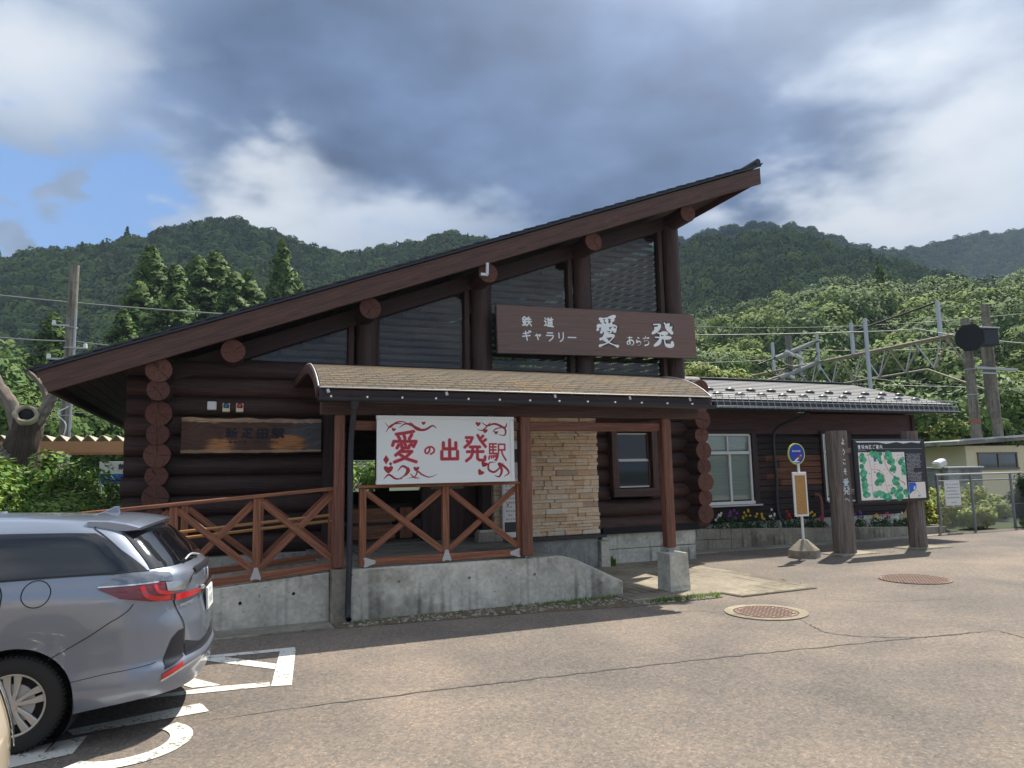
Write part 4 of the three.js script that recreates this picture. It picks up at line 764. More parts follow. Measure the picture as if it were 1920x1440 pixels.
// ---------------------------------------------------------------- bus stop
{
  const t = thing('bus_stop_sign', 'bus stop with round blue sign, timetable frame and concrete foot', 'bus stop', [10.28, 0, -10.76]);
  const g = new THREE.CylinderGeometry(0.08, 0.29, 0.19, 6); g.translate(0, 0.235, 0); const f = new THREE.CylinderGeometry(0.29, 0.30, 0.14, 6); f.translate(0, 0.07, 0);
  const foot = mergeGeometries([g, f]).toNonIndexed(); foot.computeVertexNormals(); metreUV(foot, [0.8, 0.3, 0.8]); part('foot', foot, new THREE.MeshStandardMaterial({ color: col(0.52, 0.47, 0.40), map: rep(concTex, 0.8), roughness: 0.9 }), t);
  part('pole', rod(V(0, 0.3, 0), V(0, 1.85, 0), 0.026, 14), M.white, t);
  const disc = part('round_sign', new THREE.CylinderGeometry(0.205, 0.205, 0.025, 40).rotateX(Math.PI / 2), new THREE.MeshStandardMaterial({ color: col(0.55, 0.66, 0.12), roughness: 0.4 }), t, [-0.05, 1.96, 0.02]);
  const dt = canvasTex(256, 256, (c) => { c.fillStyle = '#1638a0'; c.fillRect(0, 0, 256, 256); c.fillStyle = '#e9eef5'; const r = rng(4); for (let x = 58; x < 200; x += 24) { c.fillRect(x, 84, 17, 4); c.fillRect(x + 6, 78, 4, 26); c.fillRect(x, 96, 17, 4); if (r() > 0.4) c.fillRect(x, 78, 4, 26); } c.fillStyle = '#b8332c'; c.beginPath(); c.ellipse(170, 175, 34, 22, -0.7, 0, 7); c.fill(); c.fillStyle = '#e8e4d8'; c.beginPath(); c.ellipse(120, 205, 46, 12, -0.6, 0, 7); c.fill(); c.fillStyle = '#d8b23a'; c.beginPath(); c.ellipse(200, 150, 14, 10, 0, 0, 7); c.fill(); c.fillStyle = '#e0e6ec'; c.beginPath(); c.ellipse(110, 232, 60, 9, 0, 0, 7); c.fill(); });
  part('sign_print', new THREE.CircleGeometry(0.185, 40), printed(dt, 0.35), disc, [0, 0, 0.014]);
  const fr = part('timetable_board', box(0.34, 0.84, 0.03, 0.006), M.white, t, [-0.04, 1.19, 0.045]);
  const tt = canvasTex(128, 330, (c, w, h) => { c.fillStyle = '#b98a44'; c.fillRect(0, 0, w, h); c.strokeStyle = '#8a6430'; c.fillStyle = '#6d4c22'; const r = rng(6); for (const y of [10, 118, 226]) { c.lineWidth = 3; c.strokeRect(10, y, w - 20, 96); c.lineWidth = 1; for (let k = 1; k < 7; k++) { c.beginPath(); c.moveTo(10, y + k * 14); c.lineTo(w - 10, y + k * 14); c.stroke(); for (let x = 16; x < w - 18; x += 9) if (r() > 0.4) c.fillRect(x, y + k * 14 - 9, 5, 5); } } });
  part('timetable', facePlane(0.26, 0.74), printed(tt, 0.4), fr, [0, -0.01, 0.018]);
}
// ---------------------------------------------------------------- map board on two timber posts
{
  const t = thing('area_map_board', 'black area map board carried by two thick grey timber posts', 'map board');
  const post = (x, z, r, h, seed) => { const g = new THREE.CylinderGeometry(r * 0.95, r, h, 10, 8); const p = g.attributes.position, u = g.attributes.uv; for (let i = 0; i < p.count; i++) { const a = Math.atan2(p.getZ(i), p.getX(i)), k = 1 + 0.07 * perlin.noise(Math.cos(a) * 2 + seed, p.getY(i) * 0.6, Math.sin(a) * 2); p.setXYZ(i, p.getX(i) * k, p.getY(i), p.getZ(i) * k); u.setXY(i, p.getY(i), u.getX(i) * 6.28 * r); } const q = g.toNonIndexed(); q.computeVertexNormals(); return part('post', q, M.greyWood, t, [x, h / 2, z]); };
  const A = post(11.37, -10.82, 0.215, 2.41, 1); post(13.4, -10.82, 0.17, 2.41, 5);
  const vt = canvasTex(128, 1024, (c, w, h) => { c.clearRect(0, 0, w, h); ['よ', 'う', 'こ', 'そ'].forEach((ch, i) => glyph(c, ch, 34, 20 + i * 150, 60, 96, 11, { color: '#dfe3e2' })); glyph(c, '愛', 10, 620, 108, 116, 13, { color: '#c7d6dc' }); glyph(c, '発', 10, 742, 108, 116, 13, { color: '#c7d6dc' }); glyph(c, 'へ', 26, 890, 76, 80, 11, { color: '#c7d6dc' }); });
  const vm = new THREE.MeshStandardMaterial({ map: vt, transparent: true, roughness: 0.6 });
  part('post_lettering', facePlane(0.16, 1.34), vm, A, [-0.07, 0.4, 0.218], [0, -0.32, 0]);
  const W = 1.98, H = 1.25, b = part('board', box(W, H, 0.06, 0.006), M.black, t, [12.49, 1.6, -10.57]);
  const tex = canvasTex(1240, 780, (c, w, h) => {
    c.fillStyle = '#0e1118'; c.fillRect(0, 0, w, h);
    c.fillStyle = '#d9dcdf'; c.beginPath(); c.moveTo(30, 14); c.lineTo(1180, 14); c.lineTo(1150, 44); c.lineTo(1000, 30); c.lineTo(860, 48); c.lineTo(740, 28); c.lineTo(560, 50); c.lineTo(400, 30); c.lineTo(60, 34); c.fill();
    ['愛', '発', '地', '区', 'ご', '案', '内'].forEach((ch, i) => glyph(c, ch, 62 + i * 62, 62, 52, 54, 7, { color: '#e6e8e8' }));
    c.fillStyle = '#c8ccd0'; c.font = '22px sans-serif'; c.fillText('Map of Arachi', 66, 142); c.fillRect(470, 112, 720, 3);
    c.fillStyle = '#efe7e0'; c.fillRect(60, 156, 800, 596);
    const r = rng(12);
    c.strokeStyle = '#b5734c'; c.lineWidth = 14; const rail = () => { c.beginPath(); c.moveTo(500, 156); c.bezierCurveTo(500, 350, 520, 420, 830, 560); c.stroke(); }; rail(); c.strokeStyle = '#efe7e0'; c.lineWidth = 6; c.setLineDash([10, 8]); rail(); c.setLineDash([]);
    c.strokeStyle = '#d07a7e'; c.lineWidth = 6; c.beginPath(); c.moveTo(230, 156); c.bezierCurveTo(230, 320, 270, 340, 262, 400); c.bezierCurveTo(250, 520, 262, 600, 256, 752); c.stroke(); c.beginPath(); c.moveTo(270, 370); c.bezierCurveTo(420, 360, 480, 420, 486, 500); c.bezierCurveTo(490, 640, 540, 690, 640, 720); c.stroke();
    const tree = (x, y, s) => { s *= 1.5; for (let i = 0; i < 4; i++) { c.fillStyle = ['#2f9a6c', '#4bb383', '#258a61', '#63c096'][i]; c.beginPath(); c.ellipse(x + (r() - 0.5) * s, y + (r() - 0.5) * s, s * (0.6 - i * 0.08), s * (0.5 - i * 0.07), 0, 0, 7); c.fill(); } };
    for (let y = 360; y < 730; y += 34) tree(120 + (y - 360) * 0.1, y, 44); for (const [x, y, s] of [[110, 220, 44], [140, 265, 46], [310, 205, 50], [380, 190, 52], [430, 205, 48], [430, 260, 40], [600, 210, 54], [590, 260, 54], [640, 300, 50], [630, 350, 50], [660, 390, 40], [800, 250, 40], [810, 310, 46], [810, 360, 46], [820, 410, 42], [400, 470, 50], [380, 520, 50], [440, 530, 54], [650, 520, 46], [700, 590, 46], [740, 620, 44], [600, 640, 44], [640, 670, 50], [690, 700, 54], [740, 690, 50], [820, 690, 50], [330, 680, 50], [390, 710, 56], [450, 720, 54], [510, 725, 46], [690, 500, 36]]) tree(x, y, s);
    c.fillStyle = '#2878a0'; c.fillRect(316, 222, 44, 52);
    for (let i = 0; i < 60; i++) { const x = 90 + r() * 740, y = 180 + r() * 550; c.fillStyle = ['#b63c40', '#4a5568', '#7e8794', '#c98d3f', '#6b7a8c'][Math.floor(r() * 5)]; c.fillRect(x, y, 8 + r() * 14, 5 + r() * 8); }
    c.fillStyle = '#c0c4c8'; for (let y = 180; y < 530; y += 17) { const L = [0.4, 0.9, 0.95, 0.85][Math.floor(r() * 4)] * 280; for (let x = 0; x < L; x += 9) if (r() > 0.12) c.fillRect(890 + x, y, 6, 8); }
    c.fillStyle = '#ece6da'; c.fillRect(890, 545, 300, 206); c.fillStyle = '#1b56c4'; c.beginPath(); c.moveTo(894, 549); c.lineTo(1010, 549); c.bezierCurveTo(1050, 600, 1020, 660, 960, 660); c.lineTo(894, 700); c.fill(); c.fillStyle = '#bcd6ee'; c.beginPath(); c.ellipse(992, 620, 18, 30, 0.4, 0, 7); c.fill(); c.strokeStyle = '#c37a6a'; c.lineWidth = 4; c.beginPath(); c.moveTo(960, 700); c.lineTo(1040, 650); c.lineTo(1080, 700); c.stroke(); c.fillStyle = '#8fb4cf'; c.fillRect(1040, 710, 50, 24);
  });
  part('map_print', facePlane(W - 0.02, H - 0.02), printed(tex, 0.35), b, [0, 0, 0.033]);
  part('back_rail', box(2.1, 0.1, 0.05, 0.006), M.greyWood, t, [12.4, 1.2, -10.625]); part('back_rail', box(2.1, 0.1, 0.05, 0.006), M.greyWood, t, [12.4, 2.0, -10.625]);
  for (const x of [11.4, 13.42]) struct('footing_slab', slab([[x - 0.5, -11.05], [x + 0.5, -11.02], [x + 0.55, -10.5], [x - 0.45, -10.48]], -0.05, 0.022), M.pave);
}
// ---------------------------------------------------------------- chain-link fence with notice, yellow hut
{
  const FZ = -12.85, t = thing('chain_link_fence', 'grey chain-link fence with tube posts beside the flower bed', 'fence', [0, 0, FZ]);
  const fm = new THREE.MeshStandardMaterial({ color: col(0.22, 0.24, 0.26), roughness: 0.5, metalness: 0.35 });
  for (const x of [16.75, 18.0, 19.55, 21.1, 22.7]) part('post', rod(V(x, 0, 0), V(x, 1.44, 0), 0.032, 12), fm, t);
  part('top_rail', rod(V(16.72, 1.44, 0), V(23, 1.44, 0), 0.024, 10), M.galv, t); part('mid_rail', rod(V(16.72, 1.28, 0), V(23, 1.28, 0), 0.016, 8), fm, t); part('bottom_wire', rod(V(16.72, 0.62, 0), V(23, 0.62, 0), 0.005, 6), M.galv, t);
  const w = [], X0 = 16.76, X1 = 23, Y0 = 0.08, Y1 = 1.28;
  for (let s = X0 - 1.3; s < X1; s += 0.075) for (const d of [1, -1]) { let a = s, b = s + (Y1 - Y0), ya = Y0, yb = Y1; if (a < X0) { ya += X0 - a; a = X0; } if (b > X1) { yb -= b - X1; b = X1; } if (b - a < 0.03) continue; w.push(d > 0 ? rod(V(a, ya, 0), V(b, yb, 0), 0.0024, 3) : rod(V(a, Y0 + Y1 - ya, 0.004), V(b, Y0 + Y1 - yb, 0.004), 0.0024, 3)); }
  part('wire_mesh', mergeGeometries(w), new THREE.MeshStandardMaterial({ color: col(0.42, 0.44, 0.43), roughness: 0.5, metalness: 0.4 }), t).userData.kind = 'stuff';
  const n = thing('fence_notice', 'white notice plate with lines of dark print on the fence', 'notice', [17.22, 0.97, FZ + 0.045]);
  const nt = canvasTex(256, 300, (c, ww, h) => { c.fillStyle = '#d9dbd8'; c.fillRect(0, 0, ww, h); c.fillStyle = '#45484d'; const r = rng(31); for (let y = 34; y < 240; y += 42) for (let x = 16; x < 236; x += 15) if (r() > 0.1) { c.fillRect(x, y, 11, 3); c.fillRect(x + 4, y - 5, 3, 17); c.fillRect(x, y + 8, 11, 3); } for (const x of [92, 124, 156]) { c.fillRect(x, 262, 16, 4); c.fillRect(x + 6, 254, 4, 22); c.fillRect(x, 272, 16, 3); } });
  part('plate', box(0.56, 0.62, 0.012, 0.004), M.white, n); part('print', facePlane(0.54, 0.60), printed(nt, 0.4), n, [0, 0, 0.0075]);
  for (const x of [-0.2, 0.2]) part('tie', rod(V(x, 0.27, 0), V(x, 0.34, -0.05), 0.004), M.galv, n);
  const h = thing('yellow_hut', 'small cream-yellow concrete hut with flat grey roof behind the fence', 'hut', [24.4, 0, -17.5]);
  const ym = new THREE.MeshStandardMaterial({ color: col(0.80, 0.70, 0.46), bumpMap: rep(concBump, 0.33), bumpScale: 0.003, roughness: 0.9 });
  part('wall', box(5, 2.35, 3, 0.01), ym, h, [2.5, 1.17, -1.5]);
  const rf = part('roof', profile([[-0.7, 2.36], [-0.7, 2.5], [5.6, 2.8], [5.6, 2.66]], 0.28, 3.6, 0.015), new THREE.MeshStandardMaterial({ color: col(0.42, 0.43, 0.40), roughness: 0.8, map: rep(concTex, 0.33) }), h);
  part('roof_edge', box(6.2, 0.05, 0.04, 0.004), M.galv, rf, [2.45, 2.68, 0.30], [0, 0, 0.0476]);
  const win = part('window', box(2.05, 0.56, 0.04, 0), new THREE.MeshPhysicalMaterial({ color: col(0.04, 0.05, 0.05), roughness: 0.08, clearcoat: 1 }), h, [1.62, 1.8, 0.0]);
  for (const [x, y, a, b] of [[0, 0.28, 2.15, 0.05], [0, -0.29, 2.25, 0.07], [-1.03, 0, 0.05, 0.56], [1.03, 0, 0.05, 0.56], [0.02, 0, 0.05, 0.52]]) part('frame', box(a, b, 0.09, 0.006), new THREE.MeshStandardMaterial({ color: col(0.20, 0.17, 0.12), roughness: 0.6 }), win, [x, y, 0.01]);
  part('pipe', tube([V(2.7, 2.3, 0.06), V(3.0, 2.45, 0.08), V(3.3, 2.38, 0.06), V(3.4, 1.2, 0.06)], 0.02, 20, 6), new THREE.MeshStandardMaterial({ color: col(0.2, 0.1, 0.06), roughness: 0.7 }), h);
  const lampPole = thing('track_lamp', 'white lamp head on a short wooden pole behind the fence notice', 'lamp', [20.6, 0, -15.6]);
  part('pole', rod(V(0, 0, 0), V(0, 1.9, 0), 0.06, 10), M.greyWood, lampPole); part('lamp_head', box(0.4, 0.24, 0.26, 0.05), M.white, lampPole, [-0.2, 1.72, 0.1], [0, 0, 0.3]);
  const stake = thing('timber_stake', 'grey timber stake behind the fence by the annex corner', 'stake', [18.6, 0, -15.2]);
  part('stake', logGeo(1.9, 0.1, 'y', 41, 10), M.greyWood, stake, [0, 0.95, 0]); part('cap', new THREE.ConeGeometry(0.105, 0.08, 10), M.greyWood, stake, [0, 1.94, 0]);
  const shed = thing('equipment_cabinet', 'pale grey trackside cabinet behind the fence left of the hut', 'cabinet', [22.2, 0, -16.4]);
  part('case', box(1.6, 1.55, 0.8, 0.02), M.concBlue, shed, [0, 0.78, 0]); part('lid', box(1.7, 0.06, 0.9, 0.01), M.galv, shed, [0, 1.59, 0]);
}
// ---------------------------------------------------------------- poles, gantry, wires, platform
const poleM = new THREE.MeshStandardMaterial({ color: col(0.42, 0.40, 0.36), map: rep(concTex, 0.5), roughness: 0.9 });
const steel = new THREE.MeshStandardMaterial({ color: col(0.34, 0.29, 0.22), roughness: 0.7, metalness: 0.2 });
const paleSteel = new THREE.MeshStandardMaterial({ color: col(0.50, 0.53, 0.56), roughness: 0.5, metalness: 0.4 });
const wireM = new THREE.MeshStandardMaterial({ color: col(0.30, 0.29, 0.27), roughness: 0.6, metalness: 0.3 }), darkWire = new THREE.MeshStandardMaterial({ color: col(0.03, 0.03, 0.035), roughness: 0.6 });
function pole(name, label, x, z, h, r0, r1, mat = poleM, lean = 0) {
  const t = thing(name, label, 'utility pole', [x, 0, z]);
  const g = new THREE.CylinderGeometry(r1, r0, h, 16, 6); const u = g.attributes.uv; for (let i = 0; i < u.count; i++) u.setXY(i, u.getX(i) * 1.2, u.getY(i) * h); g.translate(0, h / 2, 0);
  part('shaft', g, mat, t, [0, 0, 0], [0, 0, lean]);
  return t;
}
{ // left pole
  const t = pole('utility_pole', 'concrete utility pole with cables standing behind the left bushes', -5.0, -27.6, 9.1, 0.19, 0.145);
  part('cable_pipe', rod(V(0.16, 0.6, 0.14), V(0.13, 7.5, 0.1), 0.045, 8), M.galv, t);
  for (const y of [1.9, 2.9, 3.9, 5.1, 5.3, 6.2, 6.9]) part('band', new THREE.TorusGeometry(0.185, 0.018, 6, 20).rotateX(Math.PI / 2), M.galv, t, [0, y, 0]);
  for (const [y, s, l] of [[6.95, -1, 0.5], [6.2, 1, 0.5], [5.8, -1, 0.6]]) { part('bracket_arm', box(l, 0.06, 0.06, 0), M.galv, t, [s * l * 0.55, y, 0.16]); part('insulator', new THREE.CylinderGeometry(0.05, 0.07, 0.16, 10), M.white, t, [s * l * 0.95, y + 0.08, 0.16]); }
  part('cable_loop', tube([V(0.1, 4.2, 0.2), V(-0.2, 3.95, 0.25), V(0.05, 3.6, 0.25), V(-0.12, 2.6, 0.22), V(0.1, 1.6, 0.22)], 0.022, 30, 6), M.white, t);
  part('meter_box', box(0.42, 0.5, 0.25, 0.02), new THREE.MeshStandardMaterial({ color: col(0.6, 0.56, 0.44), roughness: 0.6 }), t, [-0.45, 1.55, 0.3]); part('meter_box', box(0.42, 0.42, 0.25, 0.02), new THREE.MeshStandardMaterial({ color: col(0.6, 0.56, 0.44), roughness: 0.6 }), t, [0.5, 1.5, 0.3]);
}
{ // right pair with the black hooded signal
  const a = pole('utility_pole', 'left concrete pole of the pair carrying the black hooded signal', 27.2, -19.0, 7.45, 0.21, 0.16, poleM, 0.0);
  part('band', new THREE.CylinderGeometry(0.205, 0.205, 0.12, 16), new THREE.MeshStandardMaterial({ color: col(0.35, 0.12, 0.05), roughness: 0.7 }), a, [0, 3.35, 0]);
  for (const y of [4.4, 5.4, 6.5]) part('band', new THREE.TorusGeometry(0.19, 0.02, 6, 20).rotateX(Math.PI / 2), M.galv, a, [0, y, 0]);
  const b = pole('utility_pole', 'taller concrete pole to the right of the black hooded signal', 28.0, -18.7, 8.0, 0.2, 0.15, poleM, 0.0);
  part('cross_arm', box(2.4, 0.09, 0.09, 0.005), M.galv, b, [0.1, 5.4, 0.15]); part('cross_arm', box(1.3, 0.06, 0.06, 0.005), M.galv, b, [-0.4, 6.9, 0.15]); part('cross_arm', box(1.0, 0.06, 0.06, 0.005), M.galv, b, [-0.5, 5.2, 0.2]);
  const s = thing('railway_signal', 'black hooded railway signal seen from behind on the right poles', 'signal', [26.95, 6.55, -18.55]);
  const oct = []; for (let i = 0; i < 8; i++) oct.push(new THREE.Vector2(Math.cos((i + 0.5) * Math.PI / 4) * 0.5, Math.sin((i + 0.5) * Math.PI / 4) * 0.54));
  const og = new THREE.ExtrudeGeometry(new THREE.Shape(oct), { depth: 0.05, bevelEnabled: true, bevelSize: 0.02, bevelThickness: 0.02, bevelSegments: 1 }); og.rotateY(-1.15); part('backboard', og, M.blackMatt, s, [-0.35, 0, 0.1]);
  part('hood', box(0.9, 0.66, 0.45, 0.04), M.black, s, [0.30, 0.0, 0.2], [0, -0.45, 0]); part('hood_top', box(1.0, 0.05, 0.55, 0.01), M.galv, s, [0.24, 0.36, 0.22], [0, -0.45, -0.06]); part('bracket', box(0.5, 0.08, 0.08, 0), M.galv, s, [0.35, -0.2, -0.3]);
}
solo('steel_mast', 'slim grey steel mast rising behind the annex roof', 'mast', rod(V(25.0, 0, -21.8), V(24.95, 7.9, -21.75), 0.085, 12), paleSteel);
{ // truss gantry across the tracks
  const X = 30.2, Y = 7.45, t = thing('catenary_gantry', 'rusty steel truss gantry spanning the tracks behind the annex', 'gantry');
  const Z0 = -20.5, Z1 = -35.5, n = 10, low = 1.35;
  for (const dx of [-0.22, 0.22]) part('top_chord', rod(V(X + dx, Y, Z0), V(X + dx, Y - 0.1, Z1), 0.06, 6), steel, t);
  part('bottom_chord', rod(V(X, Y - low, Z0 - 2.6), V(X, Y - low - 0.1, Z1 + 1), 0.05, 6), steel, t);
  part('knee', rod(V(X, Y - low, Z0 - 2.6), V(X, Y - 2.6, Z0), 0.045, 6), steel, t);
  for (let i = 0; i < n; i++) {
    const za = lerp(Z0, Z1, i / n), zb = lerp(Z0, Z1, (i + 0.5) / n), zc = lerp(Z0, Z1, (i + 1) / n), yb = Y - low;
    if (i > 0) part('diagonal', rod(V(X + 0.2, Y, za), V(X, yb, zb), 0.04, 5), steel, t);
    part('diagonal', rod(V(X, yb, zb), V(X - 0.2, Y, zc), 0.04, 5), i % 2 ? paleSteel : steel, t); part('strut', rod(V(X, yb, zb), V(X + 0.2, Y, zb + 0.3), 0.03, 5), paleSteel, t); part('cross_tie', rod(V(X - 0.22, Y, zb), V(X + 0.22, Y, zb), 0.03, 5), steel, t);
  }
  for (const z of [-22.3, -27.2, -33]) { part('mast', box(0.16, 1.7, 0.12, 0), paleSteel, t, [X, Y + 0.85, z]); if (z > -30) continue; }
  part('mast_tie', rod(V(X, Y + 1.68, -22.3), V(X, Y + 1.2, -27.2), 0.05, 5), darkWire, t);
  part('leg', new THREE.CylinderGeometry(0.19, 0.24, 7.4, 12), poleM, t, [X, 3.7, Z1]); part('leg', new THREE.CylinderGeometry(0.19, 0.24, 7.4, 12), poleM, t, [X, 3.7, Z0 + 0.2]);
  const c = thing('catenary_bracket', 'insulated catenary bracket with dark sleeves left of the gantry', 'bracket', [26.2, 0, -27.5]);
  part('mast', rod(V(0, 0, 0), V(0, 8.3, 0), 0.16, 10), poleM, c);
  for (const [y, dx] of [[7.5, 0.3], [6.5, 0.5]]) { part('sleeve', rod(V(-1.5 + dx, y - 0.45, 0.3), V(1.2 + dx, y + 0.5, 0.1), 0.11, 10), M.concBlue, c); part('bracket_arm', rod(V(-2.6 + dx, y - 0.8, 0.3), V(1.6 + dx, y + 0.62, 0.1), 0.04, 6), darkWire, c); }
  part('loop', new THREE.TorusGeometry(0.42, 0.03, 6, 24).scale(1.5, 0.6, 1), M.white, c, [0.0, 7.0, 0.2]); part('strut', rod(V(0.7, 5.2, 0), V(0.7, 7.6, 0), 0.07, 6), paleSteel, c); part('strut', rod(V(1.9, 6.6, 0), V(1.9, 8.5, 0), 0.08, 6), paleSteel, c); part('stay', rod(V(-3.6, 5.4, 0.2), V(1.9, 7.0, 0.1), 0.05, 6), steel, c); part('jumper', tube([V(-1.6, 7.1, 0.2), V(-1.9, 6.6, 0.3), V(-1.2, 6.2, 0.3), V(-0.4, 6.6, 0.2), V(0.6, 6.2, 0.2), V(1.3, 6.9, 0.1), V(1.9, 7.6, 0)], 0.035, 40, 6), darkWire, c); for (const [x, y] of [[-0.2, 7.35], [0.35, 7.2], [-0.3, 6.2]]) part('insulator', new THREE.CylinderGeometry(0.1, 0.1, 0.5, 10), M.white, c, [x, y, 0.25], [0, 0, 1.2]);
  const l = thing('lattice_tower', 'faint steel lattice tower standing right of the signal poles', 'lattice tower', [33, 0, -20]);
  for (const [dx, dz] of [[-0.4, 0], [0.4, 0], [0, 0.5]]) part('leg', rod(V(dx * 2, 0, dz * 2), V(dx, 6.6, dz), 0.04, 5), paleSteel, l);
  for (let i = 0; i < 8; i++) part('lacing', rod(V(-0.8 + i * 0.05, i * 0.8, 0), V(0.8 - i * 0.05, i * 0.8 + 0.8, 0), 0.022, 4), paleSteel, l);
}
{ // wires
  const wire = (label, a, b, sag, r = 0.018, m = wireM) => solo('overhead_wire', label, 'wire', tube([a, a.clone().lerp(b, 0.25).add(V(0, -sag * 0.75, 0)), a.clone().lerp(b, 0.5).add(V(0, -sag, 0)), a.clone().lerp(b, 0.75).add(V(0, -sag * 0.75, 0)), b], r, 24, 5), m, undefined, undefined, 'overhead wires');
  const s = sight;
  wire('pale wire crossing the sky side of the hill left of the roof', s(-120, 540, 30), s(470, 592, 26), 0.1, 0.028);
  wire('pale wire at half height of the left pole', s(-120, 617, 29), s(128, 640, 27.8), 0.1, 0.028);
  wire('wire running from the left pole behind the low roof edge', s(140, 640, 27.8), s(330, 655, 27), 0.06, 0.022);
  wire('thin dark wire dropping left from the left pole', s(122, 648, 27.8), s(-60, 670, 26), 0.2, 0.016, darkWire);
  wire('lower thin dark wire left of the left pole', s(-60, 690, 27), s(240, 700, 27), 0.1, 0.014, darkWire);
  wire('thin wire under the roof overhang above the platform roof', s(80, 768, 27), s(300, 776, 27), 0.08, 0.014);
  wire('thin wire just above the platform roof', s(80, 785, 27), s(300, 797, 27), 0.08, 0.012, darkWire);
  wire('pale wire running right from the gable sign to the steel mast', s(1220, 628, 33), s(1624, 622, 30), 0.05, 0.024);
  wire('pale wire from the steel mast to the gantry masts', s(1624, 622, 30), s(1720, 617, 31), 0.02, 0.024);
  wire('pale wire from the gantry to the right poles and beyond', s(1720, 617, 31), s(1980, 648, 27), 0.1, 0.024);
  wire('thin wire low between the gable and the catenary bracket', s(1230, 680, 40), s(1430, 676, 38), 0.05, 0.02);
  wire('thin wire above the annex roof crossing the gantry', s(1260, 703, 42), s(1900, 728, 32), 0.1, 0.016);
  wire('thin wire through the gantry truss', s(1480, 655, 40), s(1800, 652, 34), 0.1, 0.014);
  wire('thin high wire in front of the right trees', s(1300, 612, 50), s(1950, 585, 40), 0.4, 0.014);
  wire('lowest thin wire crossing behind the right poles', s(1600, 705, 33), s(1950, 735, 31), 0.1, 0.016);
}
{ // platform roof and name sign on the left
  const t = thing('platform_roof', 'low orange platform shelter roof with corrugated sheets at the left', 'shelter roof', [-3.6, 0, -22]);
  part('fascia', box(4.6, 0.3, 0.1, 0.008), new THREE.MeshStandardMaterial({ color: col(0.50, 0.25, 0.11), roughness: 0.6 }), t, [0, 2.62, 0]);
  part('fascia_trim', box(4.6, 0.06, 0.14, 0.006), new THREE.MeshStandardMaterial({ color: col(0.38, 0.16, 0.08), roughness: 0.6 }), t, [0, 2.44, 0]);
  const rm = new THREE.MeshStandardMaterial({ color: col(0.50, 0.42, 0.33), roughness: 0.6 });
  for (let i = 0; i < 14; i++) { const s = new THREE.Shape([[0, 0], [0.12, 0.17], [0.17, 0.17], [0.33, 0], [0.31, 0], [0.16, 0.15], [0.13, 0.15], [0.02, 0]].map(([a, b]) => new THREE.Vector2(a, b))); part('corrugation', new THREE.ExtrudeGeometry(s, { depth: 3, bevelEnabled: false }), rm, t, [-2.3 + i * 0.33, 2.77, -2.95]); }
  for (const x of [-1.9, 1.9]) part('column', box(0.14, 2.5, 0.14, 0.01), M.post, t, [x, 1.25, -1.2]);
  part('roof_beam', box(4.6, 0.12, 0.14, 0.006), M.post, t, [0, 2.52, -1.2]);
  const n = thing('platform_name_sign', 'white and blue station name sign on the platform left of the logs', 'sign', [-2.35, 0, -21]);
  const nt = canvasTex(512, 220, (c, w, h) => { c.fillStyle = '#e6e4da'; c.fillRect(0, 0, w, h); c.fillStyle = '#1d5fc0'; c.fillRect(0, 126, w, 94); ['新', '疋', '田'].forEach((ch, i) => glyph(c, ch, 170 + i * 96, 22, 62, 62, 10, { color: '#22242a' })); c.fillStyle = '#33363c'; c.font = '20px sans-serif'; c.fillText('Shin-Hikida', 200, 112); c.fillRect(80, 34, 24, 6); c.fillRect(94, 26, 6, 14); });
  part('panel', box(1.3, 0.56, 0.05, 0.004), M.white, n, [0, 1.92, 0]); part('print', facePlane(1.28, 0.54), printed(nt), n, [0, 1.92, 0.027]);
  for (const x of [-0.6, 0.6]) part('leg', rod(V(x, 0, 0), V(x, 1.7, 0), 0.03, 8), paleSteel, n);
  const f = thing('platform_fence', 'dark tube fence in front of the platform sign', 'fence', [-2.6, 0, -19.6]);
  for (let x = -1.5; x <= 1.6; x += 0.38) part('post', rod(V(x, 0, 0), V(x, 1.75, 0), 0.022, 6), M.blackMatt, f);
  for (const y of [0.7, 1.2, 1.72]) part('rail', rod(V(-1.5, y, 0), V(1.6, y, 0), 0.022, 6), M.blackMatt, f);
}
